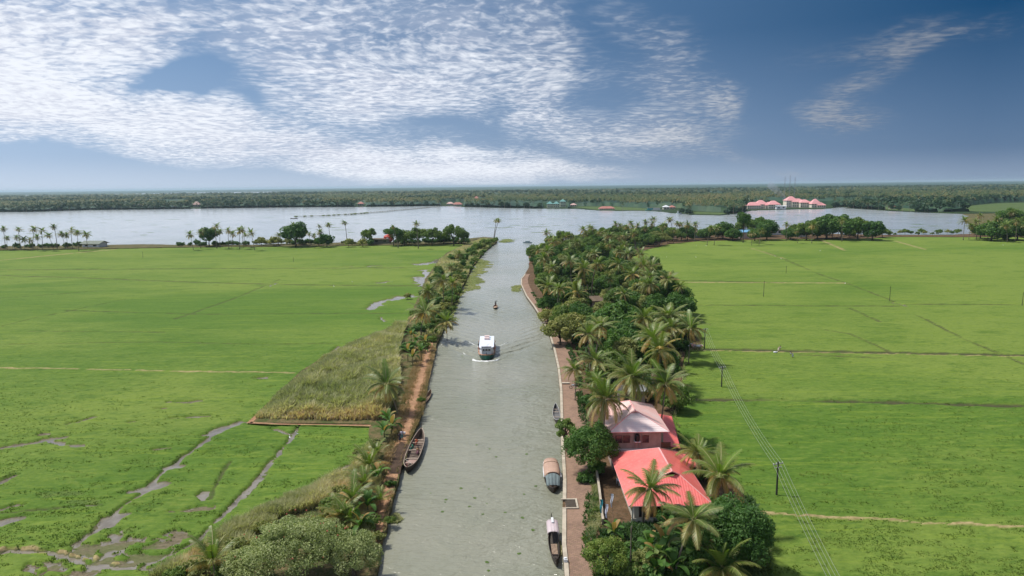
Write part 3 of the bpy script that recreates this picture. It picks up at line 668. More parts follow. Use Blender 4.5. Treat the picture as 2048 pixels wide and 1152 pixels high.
# quay wall with its pale coping, a notch of steps near the small boat
M_COPE = mat('quay_concrete', (.50, .44, .34), .85, scale=.8, bump=.4, bscale=4, col2=(.36, .31, .24))
M_STONE = mat('quay_stone', (.17, .14, .10), .9, scale=1.5, bump=.8, bscale=3, col2=(.09, .085, .06))
def wall_run(mb, pts, w, z0, z1, mi):
    n = len(pts); L = []; Q = []
    for i, p in enumerate(pts):
        t = (pts[min(i+1, n-1)]-pts[max(i-1, 0)]).normalized(); nr = Vector((t.y, -t.x)); L.append(p-nr*.0); Q.append(p+nr*w)
    V = [(p.x, p.y, z) for z in (z0, z1) for p in L+Q]; k = 2*n; F = []
    for i in range(n-1):
        F += [(k+i, k+i+1, k+n+i+1, k+n+i)[::-1], (i, i+1, k+i+1, k+i)[::-1], (n+i, k+n+i, k+n+i+1, n+i+1)[::-1]]
    F += [(0, k, k+n, n), (n-1, 2*n-1, k+2*n-1, k+n-1)]
    mb.add(V, F, mi)
qpts = []
for a, b in zip(wv_[:-1], wv_[1:]):
    k = max(1, int((b-a).length/2.5)); qpts += [a.lerp(b, j/k) for j in range(k)]
qpts.append(wv_[-1])
NOTCH0, NOTCH1 = P(1125, 1017, .9).y, P(1125, 1001, .9).y
root = empty('quay_wall', (qpts[0].x, qpts[0].y, 0), 0, 'long stone quay wall with a pale coping along the brick path', 'wall')
sh = Matrix.Translation(-root.location)
near_ = [p for p in qpts if p.y < NOTCH0-.3]; far_ = [p for p in qpts if p.y > NOTCH1+.3]
n0 = Vector((near_[-1].x, NOTCH0)); n1 = Vector((far_[0].x, NOTCH1)); near_.append(n0); far_.insert(0, n1)
for nm, mtl, off, w, z0, z1 in (('wall', M_STONE, .06, .34, -1.9, .905), ('coping', M_COPE, 0.0, .46, .906, 1.04)):
    mb = MB()
    for run in (near_, far_): wall_run(mb, [Vector((p.x+off-root.location.x, p.y-root.location.y)) for p in run], w, z0, z1, 0)
    mb.build(nm, mtl, root)
st = empty('quay_steps', (n0.x, (NOTCH0+NOTCH1)/2, 0), 0, 'recessed landing steps with a pale rim cut into the quay beside the brick path', 'steps')
hw = (NOTCH1-NOTCH0)/2; mb = MB()
mb.box(.0, -hw-.22, .905, 2.0, -hw, 1.06).box(.0, hw, .905, 2.0, hw+.22, 1.06).box(1.78, -hw, .905, 2.0, hw, 1.06); mb.build('rim', M_COPE, st)
mb = MB()
mb.box(.48, -hw, .905, .9, hw, .92).box(.9, -hw, .906, 1.35, hw, .935).box(1.35, -hw, .907, 1.779, hw, .95); mb.build('step', mat('dark_step', (.07, .055, .04), .6, .3), st)  # dark brown steps, much darker than the rim, lying just above the path
# low compound wall between the walk's green verge and the yard
cw = [Vector(p) for p in PP([(1191, 945), (1197, 990), (1204, 1050)], .9)][::-1]
root = empty('compound_wall', (cw[0].x, cw[0].y, .75), 0, 'low weathered wall between the brick path and the red roofed house', 'wall')
mb = MB(); wall_run(mb, [Vector((p.x-root.location.x, p.y-root.location.y)) for p in cw], .22, 0, .85, 0); mb.build('wall', mat('mossy_plaster', (.22, .19, .13), .9, scale=1.5, col2=(.10, .10, .06)), root)
mb = MB(); wall_run(mb, [Vector((p.x-root.location.x-.03, p.y-root.location.y)) for p in cw], .28, .851, .92, 0); mb.build('coping', M_COPE, root)
# ------------------------------------------------------------------ vegetation kit
M_PALM = leaf_mat('palm_leaf', [(0, (.15, .25, .030)), (.30, (.125, .180, .036)), (.62, (.24, .25, .070)), (.85, (.42, .33, .11)), (1, (.48, .28, .09))], transl=.32, rough=.42, spec=.4, hue=.10)
M_RIB = mat('palm_rib', (.33, .31, .14), .6)
M_BARK = mat('palm_bark', (.24, .20, .155), .9, scale=6, col2=(.13, .105, .08), bump=.5, bscale=14)
M_BARK2 = mat('tree_bark', (.13, .10, .07), .9, scale=4, col2=(.07, .055, .04), bump=.5, bscale=10)
M_DARKLEAF = leaf_mat('dark_broad_leaf', [(0, (.042, .105, .020)), (.5, (.085, .180, .036)), (.85, (.165, .255, .062)), (1, (.28, .33, .11))], transl=.36, hue=.10)
M_MIDLEAF = leaf_mat('mid_broad_leaf', [(0, (.070, .135, .024)), (.5, (.145, .225, .046)), (.85, (.235, .30, .075)), (1, (.35, .37, .13))], transl=.36, hue=.12)
M_LITELEAF = leaf_mat('pale_broad_leaf', [(0, (.13, .17, .045)), (.5, (.27, .29, .085)), (.85, (.40, .37, .14)), (1, (.48, .38, .20))], hue=.12)
M_GREYLEAF = leaf_mat('grey_broad_leaf', [(0, (.16, .22, .07)), (.5, (.34, .39, .15)), (.9, (.50, .52, .26)), (1, (.36, .34, .24))], hue=.05)
M_BANANA = leaf_mat('banana_leaf', [(0, (.045, .13, .022)), (.6, (.095, .19, .038)), (.85, (.19, .24, .06)), (1, (.38, .24, .09))], transl=.35, hue=.06)
M_FARLEAF = leaf_mat('far_leaf', [(0, (.018, .055, .026)), (.35, (.040, .090, .036)), (.65, (.090, .125, .045)), (.9, (.165, .155, .065)), (1, (.22, .18, .08))], hue=.12, transl=.12)
M_COCO = mat('coconut', (.16, .17, .05), .6)
M_FLOWER = mat('red_flower', (.45, .10, .07), .6)

def palm_crown(seed, L=5.0, n=26, segs=8, leaf=30, old=.35, young=.12, stiff=1.0, upright=False, sk=0.0):
    r = np.random.default_rng(seed); V = []; F4 = []; F3 = []; a3 = []; a4 = []; off = 0; RV = []; RF = []
    for k in range(n):
        u = min(.98, max(.01, (k+.5)/n+r.normal(0, .04)))                                    # 0 = newest spear, 1 = oldest
        az = k*2.39996+r.normal(0, .34)
        e0 = R(86-118*u**.85)+sk*math.cos(az) if not upright else R(84-62*u)
        e0 += r.normal(0, .08)
        Lk = L*(.72+.34*math.sin(math.pi*min(1, .25+u*.8)))*r.uniform(.80, 1.12)
        if u < .1: Lk = L*.62
        droop = R(35+62*u)/stiff*(r.uniform(.85, 1.2)) if not upright else R(50)*r.uniform(.8, 1.2)
        pts = [np.zeros(3)]; dirs = []; curl = r.normal(0, .22)
        for s in range(segs):
            t = (s+.5)/segs; e = e0-droop*t**1.25; e = max(e, R(-86)); a = az+curl*t
            d = np.array([math.cos(e)*math.cos(a), math.cos(e)*math.sin(a), math.sin(e)]); dirs.append(d)
            pts.append(pts[-1]+d*Lk/segs)
        pts = np.array(pts)+np.array([math.cos(az), math.sin(az), 0])*.15
        # rachis
        for s in range(segs):
            w = .055*(1-s/segs)+.018; sd_ = np.array([-math.sin(az), math.cos(az), 0])*w
            RF.append([len(RV)+i for i in range(4)]); up = np.array([0, 0, .03]); RV += [pts[s]-sd_+up, pts[s]+sd_+up, pts[s+1]+sd_*.8+up, pts[s+1]-sd_*.8+up]
        isold = u > 1-old*.5
        age = np.clip(.12+.62*u+(r.uniform(.15, .45) if u > 1-old and r.random() < .6 else 0)+r.normal(0, .06), 0, 1)
        if u < young: age = 0.0
        tt = (np.arange(leaf)+.5)/leaf; tt = .10+.90*tt
        for sgn in (-1, 1):
            for t in tt:
                f = t*segs; s = min(int(f), segs-1); q = f-s; p = pts[s]*(1-q)+pts[s+1]*q; d = dirs[s]
                sd_ = np.array([-math.sin(az+curl*t), math.cos(az+curl*t), 0])*sgn
                upv = np.cross(d, sd_)*sgn
                if upv[2] < 0: upv = -upv
                ll = (1.18*math.sin(math.pi*(.16+.76*t))**.8)*L/5.0*r.uniform(.85, 1.12)
                if u < .1: ll *= .55
                hang = (.25+.9*u)*r.uniform(.7, 1.2)
                dirn = sd_*(.82-.25*u)+d*(.42+.30*t)+upv*(.25-.2*u)+np.array([0, 0, -hang*.62])
                dirn /= np.linalg.norm(dirn)
                w = Lk/leaf*.50
                V += [p-d*w, p+d*w, p+dirn*ll*.55+d*w*.72, p+dirn*ll*.55-d*w*.45, p+dirn*ll+np.array([0, 0, -.12*ll])]
                F4.append([off, off+1, off+2, off+3]); F3.append([off+3, off+2, off+4]); off += 5
                a = float(np.clip(age+r.normal(0, .07)+(.18 if r.random() < .06 else 0), 0, 1)); a4.append(a); a3.append(min(1, a+.10))
    return np.array(V), np.array(F4), np.array(F3), a4, a3, np.array(RV), np.array(RF)
CROWNS = {}
def crown_mesh(key, **kw):
    if key in CROWNS: return CROWNS[key]
    V, F4, F3, a4, a3, RV, RF = palm_crown(**kw)
    n = len(V); mi = np.concatenate([np.zeros(len(F4)), np.full(len(RF), 1), np.zeros(len(F3))])
    me = mesh_np('palm_crown', np.concatenate([V, RV]), [np.concatenate([F4, RF+n]), F3], [M_PALM, M_RIB],
                 {'tint': ('FACE', np.concatenate([a4, np.full(len(RF), .5), a3]))}, midx=mi)
    CROWNS[key] = me; return me
def trunk_mesh(key, lean=.1, seed=0, r0=.0165, r1=.0095, mt=None, ring=True):
    if key in CROWNS: return CROWNS[key]
    mb = MB(); pts = []; rad = []
    for i in range(11):
        t = i/10; pts.append((lean*(t**1.6), .02*math.sin(t*3+seed), t)); rad.append((r0*(1.45-.9*min(1, t*8)) if t < .06 else r0*(1-t)+r1*t))
    mb.tube(pts, rad, 7); me = bpy.data.meshes.new('palm_trunk'); me.from_pydata(mb.v, [], mb.f); me.materials.append(mt or M_BARK)
    me.polygons.foreach_set('use_smooth', [True]*len(mb.f)); me.update(); CROWNS[key] = me; return me
LEANS = [.02, .07, .13, .2]
PALM_KINDS = [dict(n=32, old=.30), dict(n=29, old=.45), dict(n=35, old=.25), dict(n=27, old=.55, stiff=1.1), dict(n=31, old=.2, stiff=1.2), dict(n=20, old=.5, stiff=.85, sk=.35), dict(n=34, old=.2, stiff=.9, sk=.2), dict(n=24, old=.7, stiff=1.0, sk=.3)]
def coco_mesh():
    if 'coco' in CROWNS: return CROWNS['coco']
    mb = MB(); r = random.Random(3)
    for k in range(12):
        a = k*2.4; mb.ball((.3*math.cos(a), .3*math.sin(a), -.28-.2*r.random()), .15, 0, 6, 4)
    me = bpy.data.meshes.new('coconuts'); me.from_pydata(mb.v, [], mb.f); me.materials.append(M_COCO); me.update(); CROWNS['coco'] = me; return me
def mobj(name, me, parent, loc=(0, 0, 0), rz=0.0, sc=1.0):
    o = bpy.data.objects.new(name, me); o.location = loc; o.rotation_euler = (0, 0, rz); o.scale = sc if hasattr(sc, '__len__') else (sc,)*3
    link(o, parent); return o
PALM_SIZE = .82
def palm(px, py, h, label, group='coconut palms', kind=None, size=1.0, lean=None, az=None, z0=.6, coco=True, base=None, name='coconut_palm', wp=None):
    """px, py: where the photograph shows the heart of the crown; h: its height over the ground"""
    top = P(px, py, h+z0) if wp is None else Vector((wp[0], wp[1], h+z0))
    size = size*PALM_SIZE*random.uniform(.9, 1.12); k = random.randrange(8) if kind is None or random.random() < .45 else kind; li = random.randrange(4) if lean is None else lean
    lv = LEANS[li]*h
    if base is not None:
        bp = P(base[0], base[1], z0); dv = Vector((top.x-bp.x, top.y-bp.y, 0)); az_ = math.atan2(dv.y, dv.x)
        ld_ = max(.02, dv.length/h); tm = trunk_mesh(('t', px, py), ld_, px); lv = ld_*h
    else:
        az_ = random.uniform(0, 6.28) if az is None else az; bp = Vector((top.x-lv*math.cos(az_), top.y-lv*math.sin(az_), z0)); tm = trunk_mesh(('t', li), LEANS[li], li)
    root = empty(name, (bp.x, bp.y, z0), az_, label, 'palm tree', group)
    mobj('trunk', tm, root, sc=h)
    cm = crown_mesh(('c', k), seed=20+k, **PALM_KINDS[k])
    mobj('crown', cm, root, (lv, .02*math.sin(3)*h, h*.985), random.uniform(0, 6.28), (size*random.uniform(.9, 1.1), size*random.uniform(.9, 1.1), size*random.uniform(.85, 1.15))).rotation_euler = (random.uniform(-.24, .24), random.uniform(-.24, .24), random.uniform(0, 6.28))
    if coco: mobj('coconuts', coco_mesh(), root, (lv, 0, h*.985), random.random()*6, size)
    return root

def foliage(seed, R3=(3, 3, 2.6), clumps=26, leaves=170, size=.24, flat=.0, clump_r=.36, inner=.55, extra=0.0):
    r = np.random.default_rng(seed); V = []; tint = []
    c = []
    for i in range(clumps):
        u = r.normal(size=3); u /= np.linalg.norm(u); u[2] = abs(u[2])*(1-flat)-.28*r.random() if r.random() < .8 else u[2]*.6
        rr = r.uniform(inner, .86); c.append(u*rr)
    c = np.array(c); cr = clump_r*r.uniform(.65, 1.25, clumps)
    N = clumps*leaves; ci = np.repeat(np.arange(clumps), leaves)
    d = r.normal(size=(N, 3)); d /= np.linalg.norm(d, axis=1)[:, None]
    rad = r.uniform(.55, 1.04, N)**.6
    p = c[ci]+d*(cr[ci]*rad)[:, None]
    p = p*np.array(R3)
    up = r.random(N)
    nrm = d*.8+r.normal(0, .55, (N, 3)); nrm[:, 2] += .35; nrm /= np.linalg.norm(nrm, axis=1)[:, None]
    t1 = np.cross(nrm, r.normal(size=(N, 3))); t1 /= np.linalg.norm(t1, axis=1)[:, None]; t2 = np.cross(nrm, t1)
    s = size*r.uniform(.6, 1.3, N)[:, None]
    q = np.stack([p-t1*s, p+t2*s*.45-t1*s*.1, p+t1*s, p-t2*s*.45+t1*s*.1], 1).reshape(-1, 3)
    F = np.arange(N*4).reshape(-1, 4)
    ct = r.uniform(0, 1, clumps)
    t = np.clip(.18+.42*ct[ci]+.30*r.normal(0, .5, N)+extra, 0, 1)
    return q, F, t, c*np.array(R3)
FOL = {}
def fol_mesh(key, mt, **kw):
    if key not in FOL:
        q, F, t, c = foliage(**kw); FOL[key] = (mesh_np('tree_crown', q, F, [mt], {'tint': ('FACE', t)}), c)
    return FOL[key]
def limb_mesh(key, c, h, seed, rr=.16):
    """trunk with limbs reaching into the crown; h: height of the crown's middle"""
    k = ('limb', key)
    if k in FOL: return FOL[k]
    r = random.Random(seed); mb = MB(); fork = h*.45
    mb.tube([(0, 0, 0), (.05, .02, fork*.5), (.02, -.05, fork)], [rr*1.35, rr, rr*.85], 7)
    for i in sorted(range(len(c)), key=lambda i: -c[i][2])[::3][:7]:
        e = Vector(c[i])*.85+Vector((0, 0, h)); mid = Vector((0, 0, fork)).lerp(e, .5)+Vector((r.uniform(-.2, .2), r.uniform(-.2, .2), .2))
        mb.tube([(0, 0, fork-.05), mid, e], [rr*.6, rr*.4, rr*.12], 5)
    me = bpy.data.meshes.new('tree_limbs'); me.from_pydata(mb.v, [], mb.f); me.materials.append(M_BARK2); me.polygons.foreach_set('use_smooth', [True]*len(mb.f)); me.update(); FOL[k] = me; return me
SPEC = {   # key: (material, foliage settings, crown-centre height)
    'dark': (M_DARKLEAF, dict(R3=(3, 3, 2.5), clumps=30, leaves=170, size=.26), 3.6),
    'dark2': (M_DARKLEAF, dict(R3=(3, 3, 3.2), clumps=34, leaves=150, size=.26, clump_r=.30), 4.2),
    'mid': (M_MIDLEAF, dict(R3=(3, 3, 2.4), clumps=28, leaves=160, size=.25, clump_r=.33), 3.6),
    'mid2': (M_MIDLEAF, dict(R3=(3, 3, 3.0), clumps=24, leaves=170, size=.25, clump_r=.32), 4.2),
    'pale': (M_LITELEAF, dict(R3=(3, 3, 2.3), clumps=30, leaves=150, size=.22, clump_r=.30), 3.4),
    'open': (M_MIDLEAF, dict(R3=(3, 3, 2.7), clumps=22, leaves=110, size=.24, clump_r=.26, inner=.5, extra=.1), 6.5),
}
SHRUB = {
    'sdark': (M_DARKLEAF, dict(R3=(1.5, 1.5, 1.3), clumps=26, leaves=62, size=.19, clump_r=.30, inner=.3)),
    'smid': (M_MIDLEAF, dict(R3=(1.5, 1.5, 1.2), clumps=26, leaves=62, size=.17, clump_r=.30, inner=.3)),
    'spale': (M_LITELEAF, dict(R3=(1.5, 1.5, 1.1), clumps=26, leaves=62, size=.16, clump_r=.28, inner=.3)),
}
def tree(px, py, r, label, kind='dark', group='broadleaf trees', hz=None, z0=.6, sc=None, name='broadleaf_tree', squash=1.0, wp=None):
    """px, py: middle of the crown in the photograph; r: crown radius in m; hz: height of the crown's middle"""
    mt, kw, ch = SPEC[kind]; v = random.randrange(2); s = r/3.0
    h = ch*s if hz is None else hz
    c = P(px, py, z0+h) if wp is None else Vector((wp[0], wp[1], z0+h))
    me, cc = fol_mesh((kind, v), mt, seed=hash(kind) % 97+v if False else {'dark': 1, 'dark2': 2, 'mid': 3, 'mid2': 4, 'pale': 5, 'open': 6}[kind]*10+v, **kw)
    root = empty(name, (c.x, c.y, z0), random.uniform(0, 6.28), label, 'tree', group)
    hs = h/(ch*s)
    mobj('trunk', limb_mesh((kind, v), cc, ch, v), root, sc=(s, s, s*hs))
    mobj('crown', me, root, (0, 0, h), 0, (s, s, s*squash))
    return root
def shrub(px, py, r, label, kind='smid', group='shrubs', z0=.6, hf=1.0, wp=None, name='shrub'):
    mt, kw = SHRUB[kind]; v = random.randrange(2); s = r/1.5
    me, cc = fol_mesh((kind, v), mt, seed={'sdark': 7, 'smid': 8, 'spale': 9}[kind]*10+v, **kw)
    c = P(px, py, z0+r*.6*hf) if wp is None else Vector((wp[0], wp[1], 0))
    root = empty(name, (c.x, c.y, z0), random.uniform(0, 6.28), label, 'shrub', group)
    mobj('stems', limb_mesh(('s', kind, v), cc, 1.0, v, .05), root, sc=(s, s, s*hf))
    mobj('foliage', me, root, (0, 0, .85*s*hf), 0, (s, s, s*hf)); return root

def banana_mesh(seed):
    k = ('ban', seed)
    if k in FOL: return FOL[k]
    r = np.random.default_rng(seed); V = []; F = []; T = []
    n = 9
    for i in range(n):
        az = i*2.4+r.normal(0, .2); u = i/n; e0 = R(82-50*u); L = r.uniform(1.9, 2.5); w0 = r.uniform(.30, .38); p = np.array([0, 0, 0.]); prev = None
        tt = r.uniform(.2, .75) if r.random() < .85 else 1.0
        for s in range(9):
            t = s/8; e = e0-R(95)*t**1.6*(.6+.8*u); d = np.array([math.cos(e)*math.cos(az), math.cos(e)*math.sin(az), math.sin(e)])
            w = .04 if t < .12 else w0*math.sin(math.pi*min(.97, (t-.06)))**.55
            sd_ = np.array([-math.sin(az), math.cos(az), 0])
            row = [p-sd_*w+np.array([0, 0, .10*w/.3]), p, p+sd_*w+np.array([0, 0, .10*w/.3])]
            o = len(V); V += row
            if prev is not None:
                F += [(prev, prev+1, o+1, o), (prev+1, prev+2, o+2, o+1)]; T += [tt+r.normal(0, .05), tt+.06+r.normal(0, .05)]
            prev = o; p = p+d*L/8
    FOL[k] = mesh_np('banana_leaves', np.array(V), np.array(F), [M_BANANA], {'tint': ('FACE', np.clip(T, 0, 1))}, smooth=False); return FOL[k]
def stem_mesh():
    if 'bst' in FOL: return FOL['bst']
    mb = MB(); mb.tube([(0, 0, 0), (.02, 0, .5), (0, .02, 1)], [.10, .085, .05], 7); me = bpy.data.meshes.new('banana_stem'); me.from_pydata(mb.v, [], mb.f)
    me.materials.append(mat('banana_stem', (.16, .17, .06), .7, scale=5, col2=(.12, .09, .05))); me.update(); FOL['bst'] = me; return me
def banana(px, py, h, label, z0=.7, size=1.0, group='banana plants', wp=None):
    c = P(px, py, z0+h) if wp is None else Vector((wp[0], wp[1], 0))
    root = empty('banana_plant', (c.x, c.y, z0), random.uniform(0, 6.28), label, 'plant', group)
    mobj('stem', stem_mesh(), root, sc=(1.2*size, 1.2*size, h*.9)); mobj('leaves', banana_mesh(random.randrange(3)), root, (0, 0, h*.86), 0, size); return root
# what stands where, to name the many plants by their neighbours
MARKS = [(1100, 625, 'the bend of the brick path'), (1182, 598, 'the tall leaning palm'), (1221, 594, 'the thin tufted palm'), (1237, 660, 'the large rounded dark tree'), (1133, 668, 'the yellow green trees'), (1188, 625, 'the brown roofed clearing'),
         (1340, 672, 'the large grove edge palm'), (1388, 692, 'the rubbish heap'), (1409, 697, 'the first power pole'), (1175, 712, 'the broad path side palm'), (1265, 808, 'the largest palm'), (1285, 870, 'the pink roofed house'), (1360, 590, 'the grove shoulder'),
         (1127, 500, 'the airy round topped tree'), (1166, 478, 'the lone dark palm'), (1262, 512, 'the inner field corner'), (1306, 480, 'the tallest lakeside palm'), (1400, 474, 'the grey tin shed'), (1488, 474, 'the blue roofed hut'), (1549, 470, 'the white house'), (1655, 474, 'the very wide lake tree'),
         (1717, 474, 'the end of the lakeside row'), (1960, 470, 'the lake end palms'), (2036, 470, 'the frame edge tree'), (850, 655, 'the big left bank palm'), (904, 614, 'the pale trunked palm'), (918, 530, 'the reddish hearted palm'), (980, 486, 'the left bank tip'), (862, 600, 'the dark left bank palm'),
         (107, 493, 'the tall left shore palm'), (20, 494, 'the leftmost palms'), (190, 494, 'the white hut'), (417, 492, 'the round bund tree'), (502, 491, 'the last cluster palm'), (590, 489, 'the wide dark bund tree'), (653, 488, 'the large rounded bush'), (692, 487, 'the tall lone palm'), (763, 487, 'the grey bund shed'), (836, 488, 'the palm topped rounded tree'), (907, 487, 'the tallest rounded tree'),
         (1330, 812, 'the pink roof corner palm'), (1311, 706, 'the fronds by the power line'), (1295, 600, 'the pale upright palm'), (1140, 560, 'the dark topped palm'), (1840, 470, 'the bushes of the shore strip'), (1075, 520, 'the end of the quay')]
MW = [(*P(a, b, .6)[:2], c) for a, b, c in MARKS]
COUNT = {}
ORD = ['', 'second ', 'third ', 'fourth ', 'fifth ', 'sixth ', 'seventh ', 'eighth ', 'ninth ', 'tenth ', 'eleventh ', 'twelfth ', 'thirteenth ', 'fourteenth ', 'fifteenth ', 'sixteenth ']
def near_label(what, x, y):
    best = None
    for mx, my, nm in MW:
        dx = (x-mx)/(y*.06); dy = (y-my)/(y*.16); d = dx*dx+dy*dy
        if best is None or d < best[0]: best = (d, dx, dy, nm)
    _, dx, dy, nm = best
    dr = ('right of' if dx > 0 else 'left of') if abs(dx) > abs(dy) else ('behind' if dy > 0 else 'in front of')
    k = (what, dr, nm); n = COUNT.get(k, 0); COUNT[k] = n+1
    return '%s%s %s %s' % (ORD[min(n, 15)], what, dr, nm)
# ------------------------------------------------------------------ planting
G_GROVE = 'coconut palms of the grove along the brick path'
# (x, y in the photo, height, size, palm kind, trunk foot or None, label)
for px, py, h, sz, kd, bs, lab in [
    (1096, 572, 9, 1.0, 1, (1113, 627), 'coconut palm with arching fronds standing over the bend of the brick path'),
    (1140, 522, 10, 1.05, 2, None, 'dark topped coconut palm behind the bend of the brick path'),
    (1104, 535, 8, .85, 0, None, 'small coconut palm squeezed between the canal bend and the dark topped palm'),
    (1196, 527, 14, .95, 3, (1182, 598), 'tall coconut palm with a bare leaning grey trunk rising from the dark clearing'),
    (1162, 556, 7, .85, 0, None, 'bright low coconut palm left of the tall leaning trunk'),
    (1238, 528, 10, .95, 2, None, 'coconut palm just right of the tall leaning one'),
    (1266, 548, 9, 1.0, 3, None, 'coconut palm with hanging brown fronds near the inner grove edge'),
    (1303, 533, 9, 1.0, 1, None, 'coconut palm on the grove edge where the right field begins to widen'),
    (1287, 523, 9, .9, 4, None, 'coconut palm tucked behind the one at the widening field'),
    (1295, 569, 8, 1.0, 2, None, 'coconut palm with pale upright fronds in the grove middle'),
    (1340, 556, 9, .95, 0, None, 'coconut palm at the shoulder of the grove beside the right field'),
    (1248, 588, 7, .8, 4, None, 'short coconut palm under the brown fronded one'),
    (1338, 632, 9, 1.15, 2, None, 'large coconut palm spreading over the grove edge above the two field workers'),
    (1288, 636, 8, .95, 0, None, 'coconut palm with feathery upright fronds beside the round dark tree'),
    (1175, 668, 9, 1.0, 3, None, 'broad coconut palm just inland of the path where it leaves the trees'),
    (1200, 652, 9, .9, 1, None, 'coconut palm leaning against the round dark tree'),
    (1311, 668, 8, 1.0, 4, None, 'coconut palm above the large crossing of fronds near the power line start'),
    (1382, 656, 8, 1.05, 1, None, 'outermost coconut palm beside the first power pole'),
    (1191, 719, 8, .95, 3, None, 'coconut palm with reddish drooping fronds over the path'),
    (1150, 738, 6, .75, 4, None, 'small coconut palm reaching over the brick path'),
    (1262, 752, 10, 1.2, 2, None, 'largest coconut palm, standing behind the pink roofed house'),
    (1320, 700, 9, 1.1, 0, None, 'coconut palm with orange heart at the field edge behind the houses'),
    (1342, 655, 8, .9, 3, None, 'coconut palm by the rubbish heap at the corner of the field'),
    (1331, 768, 9, 1.05, 1, None, 'coconut palm at the right shoulder of the pink roofed house'),
    (1211, 797, 10, 1.2, 0, None, 'big coconut palm spreading over the left half of the pink roof'),
    (1194, 760, 8, .85, 4, None, 'young coconut palm with bright upright fronds behind the big one by the pink roof'),
    (1394, 905, 5, .95, 4, None, 'coconut palm with stiff upright fronds behind the right end of the red roof'),
    (1440, 948, 7, 1.0, 1, None, 'coconut palm with a blackened frond beside the red roof and the field'),
    (1298, 975, 9, .84, 3, (1288, 1056), 'coconut palm rising in front of the big red roof'),
    (1387, 1036, 7.5, .80, 3, (1350, 1165), 'coconut palm with a long curved trunk at the near corner of the red roofed house'),
    (1444, 1135, 3, .85, 4, None, 'young coconut palm at the bottom edge beside the dark mango tree'),
    (850, 624, 7, 1.2, 1, None, 'big coconut palm on the left bank opposite the ferry'),
    (887, 560, 9, .9, 3, None, 'leaning coconut palm in the middle of the left bank'),
    (905, 566, 9, .8, 0, (903, 614), 'coconut palm with a bare pale trunk on the left bank water side'),
    (901, 533, 8, .8, 3, None, 'coconut palm behind the leaning pair on the left bank'),
    (918, 508, 7, .9, 4, None, 'coconut palm with a reddish heart near the far end of the left bank'),
    (856, 582, 6, .95, 4, None, 'dark coconut palm on the field side of the left bank beside the wet patch'),
    (894, 643, 5, .9, 2, None, 'low coconut palm hanging over the water opposite the ferry'),
    (773, 768, 5.5, 1.08, 2, (796, 832), 'coconut palm standing beside the dirt track at the tall reeds'),
    (1220, 558, 9, .55, 4, (1221, 594), 'thin tufted palm on a straight stem in front of the dark clearing'),
    (1220, 488, 9, .95, 1, None, 'pale coconut palm at the far corner of the right field'),
    (1248, 489, 8, .9, 3, None, 'yellowing coconut palm at the far corner of the right field'),
    (1166, 459, 13, .85, 2, None, 'tall dark coconut palm standing alone on the right point of the canal mouth'),
    (1360, 572, 9, .7, 4, None, 'dark slender palm poking out of the grove towards the right field'),
]:
    palm(px, py, h, lab, G_GROVE if px > 1040 else 'coconut palms on the left canal bank', kd, sz, base=bs)
for px, py, h, sz in [(1201, 464, 10, .8), (1231, 448, 12, .9), (1253, 453, 12, .9), (1291, 444, 12, .9), (1307, 438, 14, .95), (1275, 452, 11, .9), (1340, 438, 14, .95), (1355, 447, 12, .9), (1361, 449, 11, .9), (1376, 450, 11, .9), (1391, 448, 12, .9), (1325, 455, 10, .9), (1347, 460, 9, .9), (1218, 470, 10, .9), (1265, 470, 9, .9)]:
    c = P(px, py, h+.6); palm(px, py, h, near_label('lakeside coconut palm', c.x, c.y), 'lakeside palms left of the grey shed', size=sz)
for px, py, h, sz in [(1422, 456, 11, .9), (1434, 456, 11, .9), (1523, 461, 9, .9), (1574, 449, 11, .9), (1627, 450, 12, .95), (1505, 466, 8, .8), (1684, 441, 14, .8), (1592, 462, 8, .8)]:
    c = P(px, py, h+.6); palm(px, py, h, near_label('shore coconut palm', c.x, c.y), 'lakeside palms right of the grey shed', size=sz)
for px, py, h, sz in [(1929, 441, 13, 1.1), (1953, 443, 12, 1.1), (1960, 431, 14, 1.0), (1994, 440, 13, 1.1), (1978, 447, 11, 1.), (2012, 450, 11, 1.), (2034, 442, 13, 1.), (2052, 450, 11, 1.), (1942, 452, 9, 1.), (2025, 425, 15, 1.)]:
    c = P(px, py, h+.6); palm(px, py, h, near_label('clustered coconut palm', c.x, c.y), 'palms at the right end of the lake', size=sz)
for px, py, h, sz in [(6, 457, 14, .9), (37, 458, 14, .9), (68, 458, 14, .9), (84, 461, 13, .9), (107, 453, 15, .9), (97, 471, 10, .9), (14, 476, 8, .8), (33, 475, 8, .8), (47, 479, 7, .8), (75, 474, 9, .8), (123, 468, 10, 1.0), (142, 460, 13, 1.0), (154, 465, 12, .95), (172, 469, 10, 1.0), (133, 470, 9, .9), (-20, 462, 12, 1), (60, 480, 6, .8)]:
    c = P(px, py, h+.8); palm(px, py, h, near_label('bund coconut palm', c.x, c.y), 'palms left of the white field hut', size=sz, z0=.8)
for px, py, h, sz in [(380, 469, 10, .9), (401, 464, 11, .9), (432, 452, 15, .9), (440, 463, 11, .9), (456, 461, 12, .9), (479, 461, 12, .9), (485, 459, 12, .9), (502, 466, 11, 1.0), (465, 468, 9, .9), (490, 470, 8, .8)]:
    c = P(px, py, h+.8); palm(px, py, h, near_label('bund coconut palm', c.x, c.y), 'palm cluster right of the white field hut', size=sz, z0=.8)
